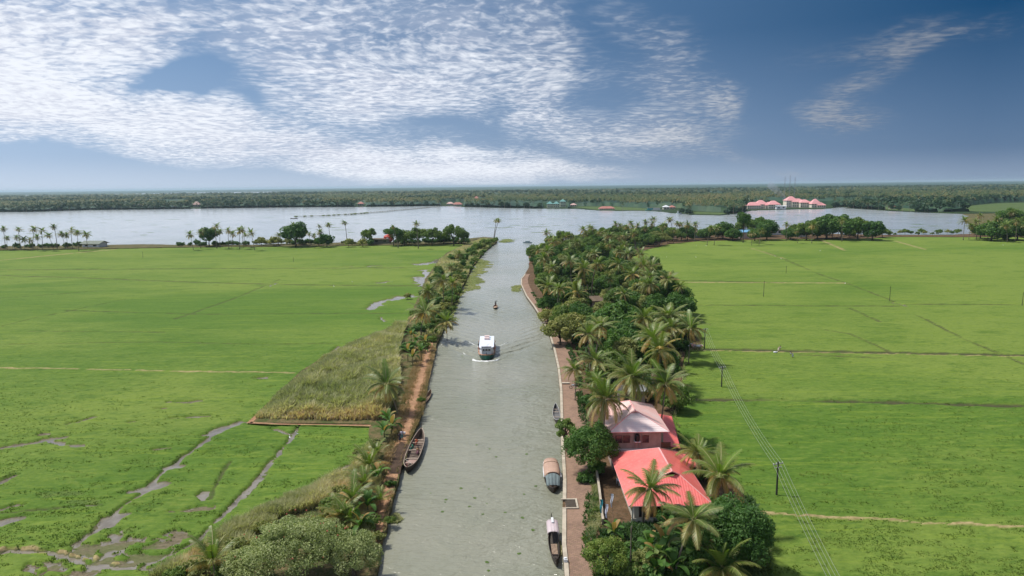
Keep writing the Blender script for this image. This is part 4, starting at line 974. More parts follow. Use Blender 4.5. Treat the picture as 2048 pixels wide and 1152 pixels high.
for px, py, h, sz, bs, lab in [(586, 449, 14, .8, None, 'coconut palm rising through the wide dark tree on the far bund'), (558, 470, 8, .9, None, 'coconut palm left of the wide dark tree on the far bund'), (639, 452, 13, .6, None, 'small topped coconut palm with a lower crown right under it'), (640, 464, 10, .9, None, 'lower coconut palm under the small topped one'),
    (618, 468, 9, .7, None, 'slim coconut palm just right of the wide dark tree'), (628, 471, 8, .7, None, 'short coconut palm between the slim palm and the rounded bush'), (657, 449, 14, .75, (661, 481), 'slender lone coconut palm left of the tallest lone one'), (689, 445, 15, .85, (695, 484), 'tall lone coconut palm left of the grey shed on the bund'),
    (786, 453, 14, .5, None, 'little palm top showing above the round tree by the red hut'), (833, 447, 16, .85, None, 'coconut palm standing above the rounded trees right of the red hut'),
    (992, 440, 15, .75, (988, 479), 'left trunk of the twin coconut palms on the tip of the left bank'), (997, 441, 15, .7, (990, 479), 'right trunk of the twin coconut palms on the tip of the left bank'), (600, 473, 6, .8, None, 'low coconut palm in front of the wide dark tree')]:
    palm(px, py, h, lab, 'scattered palms on the far bund', size=sz, base=bs, z0=.8)

# broadleaf trees --------------------------------------------------------------
for px, py, r, kd, hz, lab in [
    (1127, 473, 5.2, 'open', 8.5, 'airy round topped tree on a bare stem by the canal mouth'), (1069, 506, 5, 'mid', 4, 'green tree overhanging the canal where the quay ends'), (1237, 640, 6.2, 'dark', 5.5, 'large rounded dark tree in the middle of the grove'), (1215, 655, 4.2, 'dark2', 4.5, 'dark tree pressed against the left side of the large rounded one'),
    (1258, 668, 4.2, 'dark', 4, 'dark tree in front of the large rounded one'), (1120, 660, 4.4, 'pale', 4, 'yellow green tree leaning over the quay by the ferry'), (1146, 652, 4.6, 'pale', 4.6, 'second yellow green tree inland of the one over the quay'), (1130, 628, 4, 'pale', 3.6, 'olive tree above the path behind the yellow green trees'), (1152, 612, 3.8, 'pale', 4, 'lime coloured tree in the grove behind the path bend'), (1139, 580, 4, 'pale', 4.2, 'lime coloured tree left of the dark clearing'),
    (1086, 533, 4, 'pale', 3.5, 'brownish tree on the canal edge at the end of the path'), (1095, 610, 3.6, 'dark', 2.8, 'dark bushy tree on the path under the arching palm'), (1212, 570, 4.4, 'dark', 4, 'round dark tree behind the thin tufted palm'), (1262, 604, 4.6, 'dark', 4, 'dark tree under the pale upright palm'), (1332, 585, 5, 'dark2', 5, 'tall dark tree on the field side of the grove'), (1360, 612, 4.6, 'dark', 4, 'dark tree bulging into the right field'),
    (1207, 618, 3.6, 'pale', 3.4, 'pinkish flowering tree near the middle of the grove'), (1095, 632, 3.2, 'pale', 2.2, 'greyish thin tree on the path edge'), (1230, 598, 4, 'mid', 4, 'leafy tree right of the dark clearing'), (1178, 645, 3.6, 'mid', 4, 'leafy tree between the yellow green tree and the round dark one'), (1312, 610, 4.4, 'dark', 4, 'dark tree below the shoulder palm'), (1305, 640, 4, 'mid', 3.6, 'leafy tree below the large spreading palm'),
    (1360, 650, 4.2, 'dark', 3.5, 'dark tree left of the outermost palm'), (1275, 700, 4.2, 'dark', 3.5, 'dark tree behind the largest palm'), (1240, 690, 4, 'dark2', 3.5, 'dark tree right of the broad path side palm'), (1250, 545, 4.4, 'mid', 4, 'leafy tree between two inner grove palms'), (1275, 580, 4, 'dark2', 4.5, 'dark tree beneath the hanging brown fronds'), (1170, 500, 5, 'mid', 5, 'leafy tree near the canal mouth behind the dark topped palm'), (1110, 500, 5, 'dark', 4, 'dark tree near the canal mouth'), (1140, 492, 5, 'mid', 5, 'leafy tree under the airy round topped one'),
    (1205, 500, 5, 'mid2', 5, 'tall leafy tree in the far part of the grove'), (1240, 510, 5, 'dark', 4.5, 'dark tree near the far corner of the right field'), (1160, 535, 4.6, 'dark', 4, 'dark tree behind the lime coloured one'), (1215, 535, 5, 'dark', 4, 'dark tree between the tall leaning palm and its neighbour'), (1180, 555, 4, 'dark2', 4, 'dark tree left of the tall leaning trunk'), (1320, 720, 3.5, 'dark', 2.6, 'dark bushy tree at the foot of the orange hearted palm'), (1350, 800, 3.0, 'mid', 2, 'bushy tree right behind the pink roofed house'),
    (1187, 458+12, 5, 'mid', 5, 'leafy tree just right of the lone dark palm'), (1226, 466, 6, 'mid2', 6, 'tall leafy tree in the lakeside grove'), (1255, 474, 6, 'dark', 5, 'dark tree in the lakeside grove at the field corner'), (1284, 470, 6, 'dark2', 5, 'tall dark tree in the lakeside grove'), (1322, 465, 6.5, 'dark', 5, 'dark tree beneath the tallest lakeside palms'), (1345, 468, 6, 'mid', 5, 'leafy tree beneath the lakeside palms'), (1375, 466, 6, 'dark', 5, 'dark tree left of the grey shed'), (1300, 478, 5, 'mid', 4, 'leafy tree on the far left corner of the right field')]:
    tree(px, py, r, lab, kd, 'trees of the grove along the brick path', hz, squash=random.uniform(.9, 1.1))
for px, py, r, kd, hz, lab in [(1445, 462, 8, 'dark', 6, 'dark tree just right of the grey shed'), (1488, 437, 5, 'dark2', 16, 'tall dark tree standing out above the lakeside row'), (1492, 452, 8, 'mid', 8, 'leafy tree under the tall dark one'), (1521, 449, 8, 'dark', 9, 'broad tree right of the tall dark one'), (1534, 460, 8, 'dark2', 7, 'dark tree above the white houses'), (1412, 468, 6, 'dark', 4, 'dark low tree right beside the grey shed'), (1466, 470, 6, 'dark', 4, 'dark tree left of the blue roofed hut'), (1510, 470, 5, 'dark', 4, 'dark low tree right of the blue roofed hut'),
    (1655, 452, 12, 'dark', 9, 'very wide dark tree on the lake shore right of the white houses'), (1636, 458, 8, 'dark2', 7, 'dark tree on the left flank of the very wide one'), (1684, 453, 11, 'dark', 9, 'wide dark tree with sky gaps on the lake shore'), (1717, 455, 9, 'mid2', 8, 'leafy tree right of the wide dark one'), (1746, 460, 8, 'dark2', 7, 'dark tree ending the wide row on the lake shore'), (1614, 460, 8, 'mid', 7, 'leafy tree left of the very wide one'), (1582, 468, 6, 'dark', 4, 'dark bushy tree in front of the white houses'), (1765, 464, 5, 'mid', 4, 'small leafy tree after the end of the wide row'),
    (1984, 463, 9, 'dark', 6, 'dark tree under the palms at the right end of the lake'), (2022, 432, 9, 'dark', 12, 'tall dark tree behind the palms at the right end of the lake'), (2036, 462, 9, 'dark', 6, 'dark tree at the right frame edge'), (2010, 461, 9, 'dark2', 6, 'dark tree second from the right frame edge'), (1962, 462, 7, 'mid', 5, 'leafy tree on the left foot of the palm clump at the lake end'), (2060, 452, 9, 'mid', 8, 'leafy tree cut by the right frame edge'),
    (417, 470, 7, 'dark2', 8, 'round dark tree on the far bund among palms'), (590, 467, 9, 'dark', 9, 'wide dark tree on the far bund left of the rounded bush'), (739, 469, 6, 'mid2', 7, 'upright leafy tree left of the grey bund shed'), (786.5, 465, 6, 'dark', 9, 'round tree just above the red hut'), (836, 470, 7.5, 'mid', 7, 'rounded tree under the palm right of the red hut'), (864, 470, 6.5, 'mid', 7, 'rounded tree in the middle of the row right of the red hut'), (808, 476, 6.5, 'mid', 5, 'low leafy tree right beside the red hut'), (887, 475, 5, 'mid', 4.5, 'small leafy tree left of the tallest rounded one'), (907, 467, 7.5, 'mid2', 8, 'tallest rounded tree near the end of the far bund'), (927, 472, 4.5, 'mid', 6, 'small tree at the right end of the far bund row')]:
    tree(px, py, r, lab, kd, 'trees on the lake shore', hz, squash=random.uniform(.85, 1.0))
# far bund undergrowth
def along(pts, z, n, jit=3.0):
    w = [Vector(p) for p in PP(pts, z)]; L = [0]
    for a, b in zip(w[:-1], w[1:]): L.append(L[-1]+(b-a).length)
    out = []
    for i in range(n):
        t = (i+.5)/n*L[-1]
        k = max(j for j in range(len(w)-1) if L[j] <= t); p = w[k].lerp(w[k+1], (t-L[k])/(L[k+1]-L[k]+1e-6)); out.append((p.x+random.uniform(-jit, jit)*.7, p.y+random.uniform(-jit, jit)))
    return out
for pts, n, rr, kd, lab, gp in [
    ([(0, 497), (90, 495), (160, 494)], 16, (1.6, 3.0), 'sdark', 'dark shrub under the palms left of the white hut', 'shrubs left of the white hut'),
    ([(352, 492), (440, 491), (505, 490)], 20, (1.8, 3.2), 'sdark', 'dark shrub under the palm cluster right of the white hut', 'shrubs under the palm cluster'),
    ([(505, 490), (560, 489), (615, 488)], 12, (2.2, 4.0), 'spale', 'reedy pale shrub between the palm cluster and the wide dark tree', 'pale bund shrubs'),
    ([(575, 490), (620, 489), (650, 488)], 8, (2, 3.2), 'sdark', 'dark shrub at the foot of the wide dark bund tree', 'shrubs under the wide dark tree'),
    ([(690, 488), (710, 488), (735, 488)], 7, (1.8, 2.8), 'spale', 'pale shrub left of the grey bund shed', 'shrubs left of the grey shed'),
    ([(795, 488), (870, 487), (935, 486)], 26, (2.0, 3.4), 'sdark', 'dark shrub in the hedge line right of the red hut', 'shrubs right of the red hut')]:
    for x, y in along(pts, .8, n): shrub(0, 0, random.uniform(*rr), near_label(lab.split(' shrub')[0]+' shrub', x, y), kd, gp, .7, random.uniform(.8, 1.2), wp=(x, y))
for px, py, r, kd, lab in [(653, 481, 7, 'sdark', 'large rounded dark bush on the far bund'), (523, 482, 5, 'spale', 'large pale reedy bush right of the palm cluster'), (547, 482, 5.5, 'spale', 'widest pale reedy bush on the far bund'), (637, 484, 4.5, 'sdark', 'dark bush on the left flank of the large rounded one'), (740, 484, 3.5, 'sdark', 'dark bush touching the grey bund shed'), (697, 485, 4.5, 'spale', 'pale mounded bush under the tall lone palm'), (725, 485, 4.5, 'spale', 'brownish mounded bush left of the upright tree')]:
    shrub(px, py, r, lab, kd, 'bushes on the far bund', .8)
for px, py, r in [(1800, 464, 2.5), (1810, 463, 3.2), (1822, 465, 2.2), (1843, 462, 3), (1850, 465, 2.2), (1836, 466, 2), (1877, 463, 3), (1896, 463, 2.6), (1905, 465, 2), (1915, 462, 2.8), (1778, 466, 3), (1865, 467, 1.6), (1790, 468, 1.5)]:
    c = P(px, py, .6); shrub(px, py, r, near_label('small shore strip bush', c.x, c.y), random.choice(['smid', 'sdark', 'spale']), 'bushes on the narrow shore strip')
# left bank planting near and far
for px, py, r, kd, lab in [(956, 492, 4, 'smid', 'leafy bush near the tip of the left bank'), (972, 484, 4.5, 'smid', 'bush at the very tip of the left bank'), (985, 481, 3.5, 'smid', 'rounded bush by the twin palms on the tip'), (940, 502, 4, 'sdark', 'dark bush on the left bank near its tip'), (930, 514, 3.6, 'sdark', 'dark bush right of the reddish hearted palm'), (947, 507, 3.2, 'smid', 'waterside bush near the end of the left bank'), (905, 515, 3.6, 'sdark', 'dark bush left of the reddish hearted palm'), (965, 492, 3.2, 'spale', 'pale bush near the tip of the left bank'),
    (880, 545, 3, 'spale', 'dry brownish bush on the field side of the left bank'), (925, 530, 3, 'sdark', 'dark waterside bush on the left bank above the floating weed'), (912, 556, 3, 'spale', 'brown bush under the paired palms'), (895, 580, 3, 'smid', 'bush at the foot of the pale trunk'), (880, 600, 3, 'sdark', 'dark bush behind the big left bank palm'), (898, 617, 2.6, 'smid', 'waterside bush below the pale trunk'), (868, 590, 2.8, 'smid', 'bush between the dark palm and the leaning pair'), (905, 596, 2.6, 'sdark', 'dark waterside bush above the pale trunk foot'),
    (835, 657, 2.8, 'sdark', 'dark bush at the foot of the big left bank palm'), (878, 640, 2.6, 'sdark', 'dark waterside bush opposite the ferry'), (862, 655, 2.4, 'smid', 'bush right of the big left bank palm'), (898, 638, 2.2, 'smid', 'round waterside bush just above the ferry'), (815, 600-8, 1.7, 'spale', 'brown tuft of bush standing in the flooded strip'), (818, 693, 2.6, 'sdark', 'dark bush beside the banana clump'), (845, 690, 2.0, 'smid', 'bush on the track side of the banana clump'), (700, 744, 2.0, 'smid', 'green creeper bush among the tall reeds'), (735, 735, 1.8, 'smid', 'second creeper bush among the tall reeds'),
    (760, 800, 1.9, 'sdark', 'dark bush under the reed side palm'), (690, 770, 1.8, 'smid', 'creeper bush in the front of the tall reeds'), (748, 885, 1.1, 'spale', 'pale bush at the edge of the small green plot'), (780, 1040, .8, 'smid', 'leafy waterside weed clump below the wooden boat'), (843, 800, .9, 'smid', 'waterside bush behind the small canoe'), (782, 968, .9, 'sdark', 'dark waterside bush at the stern of the wooden boat')]:
    shrub(px, py, r, lab, kd, 'bushes on the left canal bank', hf=random.uniform(.55, 1.0))
for x, y in along([(925, 520), (905, 560), (895, 590), (880, 625), (868, 655)], .7, 26, 2.2) + along([(880, 540), (862, 580), (850, 605), (835, 640)], .7, 16, 1.5)+along([(985, 482), (965, 490), (945, 505)], .7, 14, 4):
    shrub(0, 0, random.uniform(1.5, 2.8), near_label('small tangled bush', x, y), random.choice(['sdark', 'smid', 'smid', 'spale']), 'tangle of the left bank', wp=(x, y))
for x, y in along([(993, 484), (957, 518), (940, 542), (926, 570), (910, 600), (893, 638), (878, 672), (868, 690)], .7, 34, 1.3):
    shrub(0, 0, random.uniform(1.2, 2.6), near_label('small waterside bush', x, y), random.choice(['smid', 'smid', 'sdark', 'spale']), 'waterside bushes of the left bank', wp=(x-1.2, y), hf=random.uniform(.6, 1.1))
for px, py, h, lab in [(832, 680, 3, 'banana plant in the clump between reeds and dirt track, tallest'), (815, 700, 2.6, 'banana plant on the reed side of the left bank clump'), (842, 700, 2.6, 'banana plant nearest the dirt track in the left bank clump'), (825, 712, 2.2, 'lowest banana plant of the left bank clump'), (850, 682, 2.6, 'banana plant at the far side of the left bank clump'), (822, 668, 2.8, 'banana plant behind the left bank clump'), (783, 850, 1.6, 'low banana plant below the reed side palm'), (768, 862, 1.4, 'low banana plant at the corner of the small green plot'), (755, 950, 1.2, 'low banana plant left of the mud landing'), (735, 1010, 1.2, 'low banana plant between the young palms'), (720, 1050, 1.2, 'low banana plant above the smaller grey green tree'), (776, 838, 1.5, 'low banana plant right under the reed side palm')]:
    banana(px, py, h, lab, group='banana clump on the left bank')
# young palms at the lower left
for px, py, h, sz, lab in [(738, 930, 1.6, .8, 'young coconut palm with big arching fronds beside the small green plot'), (705, 1000, 1.5, .85, 'young coconut palm with a folded frond above the flowering tree'), (700, 1040, 1.2, .75, 'young coconut palm nearest the flowering tree'), (752, 905, 1.2, .55, 'little coconut palm near the mud landing'), (425, 1120, 2.4, .8, 'young coconut palm with stiff upright fronds at the bottom left')]:
    c = P(px, py, .6+h); root = empty('young_coconut_palm', (c.x, c.y, .6), random.uniform(0, 6.28), lab, 'palm tree', 'young palms at the lower left')
    mobj('trunk', trunk_mesh(('t', 0), LEANS[0], 0), root, sc=(h*2.2, h*2.2, h)); mobj('crown', crown_mesh('young', seed=77, n=15, L=4.2, upright=True, old=.2, young=.1), root, (0, 0, h*.95), 0, sz)

for px, py, h, sz, lab in [(760, 1000, 1.0, .55, 'little coconut palm by the dirt track above the bottom'), (680, 1030, 1.3, .75, 'young coconut palm right of the flowering tree top'), (728, 965, 1.5, .7, 'young coconut palm just below the uppermost big young one')]:
    c = P(px, py, .6+h); root = empty('young_coconut_palm', (c.x, c.y, .6), random.uniform(0, 6.28), lab, 'palm tree', 'young palms at the lower left')
    mobj('trunk', trunk_mesh(('t', 0), LEANS[0], 0), root, sc=(h*2.2, h*2.2, h)); mobj('crown', crown_mesh('young2', seed=79, n=13, L=4.2, upright=True, old=.5, young=.1), root, (0, 0, h*.95), 0, sz)
# the big flowering tree at the bottom left and the large trees by the red house: finer leaves of their own
def big_tree(name, px, py, hz, R3, clumps, leaves, size, mt, seed, label, extra=0.0, cr=.24, inner=.62, flowers=0):
    q, F, t, cc = foliage(seed, R3, clumps, leaves, size, clump_r=cr, inner=inner, extra=extra)
    c = P(px, py, .7+hz); root = empty(name, (c.x, c.y, .7), 0, label, 'tree', None)
    me = mesh_np('tree_crown', q, F, [mt], {'tint': ('FACE', t)}); mobj('crown', me, root, (0, 0, hz))
    mobj('trunk', limb_mesh((name, seed), cc, hz, seed, .22), root)
    if flowers:
        r = random.Random(5)
        for i in range(flowers):
            mb = MB()
            a = r.uniform(0, 6.28); u = r.uniform(.1, .95); s = math.sqrt(max(0, 1-u*u))*1.0
            mb.ball((R3[0]*s*math.cos(a)*.98, R3[1]*s*math.sin(a)*.98, hz+R3[2]*u*.98), r.uniform(.05, .10), 0, 5, 3)
            mb.build('flower', M_FLOWER, root)
    return root
big_tree('flowering_tree', 590, 1096, 3.4, (5.9, 5.0, 3.4), 120, 330, .105, M_GREYLEAF, 31, 'large grey green leafy tree with a few red flowers at the bottom left', flowers=22, cr=.19, inner=.35)
big_tree('flowering_tree', 500, 1130, 2.2, (3.2, 2.8, 2.2), 50, 260, .10, M_GREYLEAF, 40, 'smaller grey green tree touching the left side of the flowering one', .05)
big_tree('flowering_tree', 706, 1108, 2.5, (3.2, 3.0, 2.6), 60, 260, .10, M_GREYLEAF, 32, 'smaller grey green tree touching the right side of the flowering one', .05)
big_tree('mango_tree', 1180, 893, 4.0, (3.9, 3.9, 3.3), 80, 210, .155, M_DARKLEAF, 33, 'dark mango tree overhanging the canal beside the houses', .05)
big_tree('mango_tree', 1130, 858, 3.2, (1.9, 2.4, 1.7), 26, 180, .14, M_MIDLEAF, 39, 'lighter leafy tree leaning over the quay behind the mango tree', .0)
big_tree('mango_tree', 1466, 1065, 4.0, (4.2, 4.6, 3.9), 95, 210, .16, M_DARKLEAF, 34, 'very large dark glossy tree right of the red roofed house')
big_tree('mango_tree', 1425, 1120, 2.6, (2.6, 2.6, 2.4), 40, 180, .15, M_DARKLEAF, 35, 'dark leafy tree between the curved palm and the very large tree')
big_tree('leafy_tree', 1212, 1112, 2.6, (2.35, 2.6, 2.2), 60, 170, .115, M_MIDLEAF, 36, 'bright tipped leafy tree beside the brick path at the bottom', .16, .2)
big_tree('leafy_tree', 1290, 1125, 1.8, (1.6, 1.8, 1.8), 30, 150, .10, M_LITELEAF, 37, 'yellowish leafy tree between the drooping palm and the bananas', -.05, .2)
big_tree('leafy_tree', 1345, 1032, 1.6, (2.3, 1.6, 1.5), 34, 150, .12, M_DARKLEAF, 38, 'dark leafy bush tree against the near wall of the red roofed house')
# areca palm with a drooping top
c = P(1265, 1052, 6.5+.7); bp = P(1257, 1160, .7); root = empty('areca_palm', (bp.x, bp.y, .7), math.atan2(c.y-bp.y, c.x-bp.x), 'dark slim areca palm with a drooping top beside the bright tipped tree', 'palm tree')
d_ = math.hypot(c.x-bp.x, c.y-bp.y); mobj('trunk', trunk_mesh('areca', d_/6.5, 1, .012, .008), root, sc=6.5); mobj('crown', crown_mesh('areca', seed=61, n=16, L=2.9, old=.1, stiff=.8, young=.2), root, (d_, 0, 6.3), 0, 1)
c = P(1169, 838, 5.7); root = empty('areca_palm', (c.x, c.y, .7), 1, 'small areca palm poking out of the tree canopy by the pink roofed house', 'palm tree'); mobj('trunk', trunk_mesh('areca2', .02, 1, .012, .008), root, sc=5); mobj('crown', crown_mesh('areca', seed=61), root, (.1, 0, 4.9), 2, .8)
for px, py, h, s, lab in [(1330, 1085, 3.2, 1.2, 'large banana plant under the curved palm trunk'), (1318, 1110, 2.6, 1.1, 'banana plant left of the curved palm trunk'), (1393, 1105, 3, 1.25, 'large banana plant right of the curved palm trunk'), (1410, 1120, 2.4, 1.0, 'banana plant beside the young palm at the bottom edge'), (1345, 1130, 2.2, 1.0, 'low banana plant below the curved palm trunk'), (1300, 1088, 2.4, .9, 'banana plant behind the yellowish leafy tree'), (1340, 1060, 2.6, .9, 'banana plant against the red roofed house'), (1375, 1080, 2.6, 1.0, 'banana plant behind the curved trunk'), (1310, 1135, 1.8, .9, 'lowest banana plant at the bottom edge'), (1228, 1062, 1.6, .8, 'yellowing banana plant near the flags')]:
    banana(px, py, h, lab, size=s, group='banana plants by the red roofed house')
for px, py, r, kd, lab in [(1250, 1105, 1.6, 'sdark', 'dark bush under the drooping areca palm'), (1275, 1145, 1.8, 'smid', 'bush at the bottom edge under the yellowish tree'), (1310, 1160, 1.8, 'sdark', 'dark bush at the bottom edge left of the curved trunk'), (1370, 1150, 1.8, 'sdark', 'dark bush at the foot of the curved palm trunk'), (1240, 1085, 1.2, 'spale', 'pale bush beside the flags'), (1400, 1060, 1.8, 'sdark', 'dark bush at the near right corner of the red roof'), (1430, 1010, 1.9, 'sdark', 'dark bush beneath the palm with a blackened frond'), (1408, 950, 1.7, 'sdark', 'dark bush at the right eave of the red roof'), (1390, 925, 1.5, 'smid', 'bush behind the red roof wing'), (1198, 935, 1.6, 'sdark', 'dark bush at the foot of the mango tree'), (1170, 955, 1.3, 'sdark', 'low dark bush on the path below the mango tree'), (1215, 850, 2.2, 'sdark', 'dark bush between the big palm and the pink roof'),
    (1178, 800, 1.8, 'sdark', 'dark bush beside the path behind the mango tree'), (1190, 1000, .6, 'smid', 'low weed along the compound wall'), (1185, 1035, .5, 'spale', 'pale weed along the compound wall'), (1192, 1020, .6, 'smid', 'green weed by the low wall'), (1170, 1078, .5, 'smid', 'weed at the foot of the bright tipped tree'), (1345, 740, 2, 'sdark', 'dark bush by the field behind the houses'), (1365, 690, 2.2, 'sdark', 'dark bush beside the rubbish heap'), (1300, 790, 1.8, 'sdark', 'dark bush behind the pink roof')]:
    shrub(px, py, r, lab, kd, 'bushes around the houses', .7)
for px, py, r, kd, lab in [(662, 1010, 1.5, 'smid', 'leafy bush above the smaller grey green tree'), (680, 985, 1.4, 'spale', 'pale bush at the straw coloured reeds'), (730, 1000, 1.2, 'smid', 'bush between the young palms and the dirt track'), (738, 1045, 1.4, 'smid', 'bush below the young palms by the track'), (722, 970, 1.2, 'sdark', 'dark bush between the two upper young palms'), (745, 960, 1.1, 'spale', 'pale bush left of the mud landing track'), (640, 1045, 1.6, 'spale', 'pale bush touching the flowering tree top'), (690, 1060, 1.5, 'smid', 'bush behind the smaller grey green tree'),
    (520, 1060, 1.4, 'spale', 'pale bush on the field side of the flowering tree'), (470, 1095, 1.6, 'spale', 'pale bush beside the bottom left young palm'), (390, 1140, 1.6, 'spale', 'pale bush left of the bottom left young palm'), (455, 1135, 1.6, 'smid', 'leafy bush in front of the bottom left young palm'), (350, 1150, 1.4, 'smid', 'leafy bush at the bottom edge beside the mud'), (755, 1075, 1.0, 'spale', 'pale bush where the dirt track ends'), (560, 1020, 1.2, 'spale', 'pale reedy bush left above the flowering tree'), (720, 905, 1.2, 'spale', 'pale bush at the corner of the small green plot')]:
    shrub(px, py, r, lab, kd, 'bushes of the lower left bank')
# fill of the grove between the mapped trees
def fill(poly, n, label, group, fn, mind=4.5, seed=1, avoid=()):
    w = PP(poly, .6); xs = [p[0] for p in w]; ys = [p[1] for p in w]; r = random.Random(seed); got = []; tries = 0
    while len(got) < n and tries < n*60:
        tries += 1; x = r.uniform(min(xs), max(xs)); y = r.uniform(min(ys), max(ys))
        if not inpoly(np.array([x]), np.array([y]), w)[0]: continue
        if any((x-a)**2+(y-b)**2 < mind*mind for a, b in got): continue
        if any(inpoly(np.array([x]), np.array([y]), PP(av, .6))[0] for av in avoid): continue
        got.append((x, y)); fn(x, y, near_label(label, x, y), group)
CLEAR = [(1168, 590), (1210, 590), (1212, 628), (1165, 628)]
HOUSES = [(1205, 800), (1350, 800), (1400, 925), (1450, 1090), (1200, 1080), (1200, 900)]
ft = lambda x, y, l, g: tree(0, 0, random.uniform(2.8, 4.4), l, random.choice(['dark', 'mid', 'mid', 'dark2', 'mid2', 'pale']), g, wp=(x, y), hz=random.uniform(3.0, 5.5))
fs = lambda x, y, l, g: shrub(0, 0, random.uniform(1.4, 2.6), l, random.choice(['sdark', 'sdark', 'smid']), g, wp=(x, y))
fp = lambda x, y, l, g: palm(0, 0, random.uniform(7, 11), l, g, size=random.uniform(.85, 1.05), wp=(x, y))
UP = [(1072, 560), (1062, 515), (1100, 492), (1180, 476), (1290, 470), (1330, 478), (1258, 505), (1252, 520), (1280, 536), (1325, 556), (1355, 595), (1374, 635), (1385, 690), (1350, 745), (1300, 780), (1200, 800), (1172, 770), (1160, 720), (1140, 680), (1110, 640), (1090, 605)]
fill(UP, 125, 'leafy filling tree', 'filling trees of the grove', ft, 4.2, 4, [CLEAR])
fill(UP, 45, 'undergrowth shrub', 'undergrowth of the grove', fs, 3.0, 5, [CLEAR])
fill(UP, 44, 'half hidden coconut palm', 'half hidden palms of the grove', fp, 8, 6, [CLEAR])
LS = [(1290, 466), (1392, 467), (1398, 480), (1340, 487), (1290, 498)]
fill(LS, 26, 'low lakeside tree', 'low lakeside trees left of the shed', ft, 5.5, 7)
LS2 = [(1412, 469), (1550, 469), (1650, 470), (1760, 472), (1735, 475.5), (1600, 477), (1415, 480)]
fill(LS2, 34, 'low lakeside tree', 'low lakeside trees right of the shed', ft, 6, 8, [[(1478, 460), (1498, 460), (1500, 482), (1476, 482)], [(1540, 455), (1568, 455), (1568, 480), (1540, 480)]])
fill([(1945, 466), (2060, 462), (2060, 472), (1945, 472)], 14, 'low tree', 'low trees at the lake end', ft, 6, 9)
GC = [(a, b) for a, b in UP]
# dead leaning reeds and tall grass --------------------------------------------
M_UNDER = leaf_mat('undergrowth_leaf', [(0, (.035, .085, .018)), (.5, (.07, .135, .028)), (1, (.16, .20, .05))], hue=0)
def scatter(poly, n, seed, z=.6, edge=None):
    w = PP(poly, z); r = np.random.default_rng(seed); xs = [p[0] for p in w]; ys = [p[1] for p in w]
    x = r.uniform(min(xs), max(xs), n*3); y = r.uniform(min(ys), max(ys), n*3); k = inpoly(x, y, w); return x[k][:n], y[k][:n]
REED = [(510, 838), (565, 783), (645, 718), (700, 690), (765, 666), (812, 652), (800, 690), (795, 720), (800, 760), (790, 800), (770, 838), (741, 843), (640, 842)]
x, y = scatter(REED, 15000, 1); hn = fbm(x*.16, y*.12, 44, 4); e_ = dline(x, y, PP([(741, 846), (640, 846), (505, 841), (560, 786), (645, 720), (765, 664)], .6))
ok = (hn > .34) | (np.random.default_rng(2).random(len(x)) < .35); x, y, hn, e_ = x[ok], y[ok], hn[ok], e_[ok]
set_blades('tall_reeds', x, y, np.full(len(x), .7), (.5+2.2*fbm(x*.45, y*.35, 49, 4)+1.0*hn)*(.35+.65*sstep(0, 4.5, e_)), np.clip(.22+.8*(fbm(x*.12+7, y*.12, 45, 3)-.35)+.55*sstep(P(640, 815, .6).y, P(640, 838, .6).y, y), 0, 1), M_REED, .55, .07, 5, 4, 'tall pale green reeds covering the left bank')
DRYP = [(410, 1095), (470, 1050), (545, 1012), (605, 985), (660, 962), (705, 942), (735, 900), (752, 905), (760, 960), (745, 1040), (740, 1080), (700, 1075), (640, 1015), (560, 1040), (480, 1110), (380, 1160), (300, 1160)]
x, y = scatter(DRYP, 9000, 3); hn = fbm(x*.4, y*.4, 54, 4)
set_blades('dry_reeds', x, y, np.full(len(x), .7), .5+1.7*hn**1.4, np.clip(.35+1.2*(fbm(x*.25, y*.25, 55, 3)-.35), 0, 1), M_REED, .6, .03, 5, 6, 'straw coloured reeds on the lower left bank')
TRG = [(862, 690), (872, 700), (858, 760), (846, 830), (830, 860), (822, 880), (808, 905), (795, 950), (784, 1000), (768, 1060), (755, 1120), (738, 1120), (742, 1060), (755, 1000), (765, 950), (770, 900), (790, 850), (805, 800), (820, 750), (840, 700)]
x, y = scatter(TRG, 8000, 7); w_ = dline(x, y, PP(TRK, .78)); rr = np.random.default_rng(9).random(len(x)); k = w_ > .35+.8*rr; x, y = x[k], y[k]
set_blades('bank_grass', x, y, np.full(len(x), .74), .18+.45*fbm(x*.5, y*.5, 64, 3), np.clip(.3+1.3*(fbm(x*.3, y*.3, 65, 3)-.3), 0, 1), M_DRY, .7, .03, 4, 8, 'dry grass along the dirt track')
# rest of the left bank floor: leafy ground cover
LBF = [(992, 480), (968, 505), (945, 530), (926, 570), (906, 608), (892, 640), (874, 680), (858, 690), (820, 660), (838, 610), (852, 570), (880, 520), (915, 498), (940, 486), (968, 477)]
x, y = scatter(LBF, 9000, 11); set_blades('bank_undergrowth', x, y, np.full(len(x), .7), .5+1.0*fbm(x*.2, y*.2, 74, 3), np.clip(.2+1.2*(fbm(x*.1, y*.1, 75, 3)-.3), 0, 1), M_REED, .7, .09, 4, 9, 'grassy undergrowth on the far part of the left bank')
x, y = scatter(UP, 16000, 15); set_blades('grove_undergrowth', x, y, np.full(len(x), .7), .5+1.3*fbm(x*.2, y*.2, 76, 3), np.clip(fbm(x*.12, y*.12, 77, 3)*1.1-.2, 0, 1), M_UNDER, .8, .16, 4, 19, 'leafy undergrowth on the floor of the grove')
YG = [(1350, 1050), (1500, 1000), (1530, 1060), (1540, 1170), (1190, 1170), (1200, 1075), (1240, 1060)]
x, y = scatter(YG, 6000, 16); set_blades('yard_undergrowth', x, y, np.full(len(x), .7), .3+.9*fbm(x*.3, y*.3, 78, 3), np.clip(fbm(x*.2, y*.2, 79, 3)*1.1-.2, 0, 1), M_UNDER, .8, .10, 4, 20, 'leafy undergrowth around the near trees')
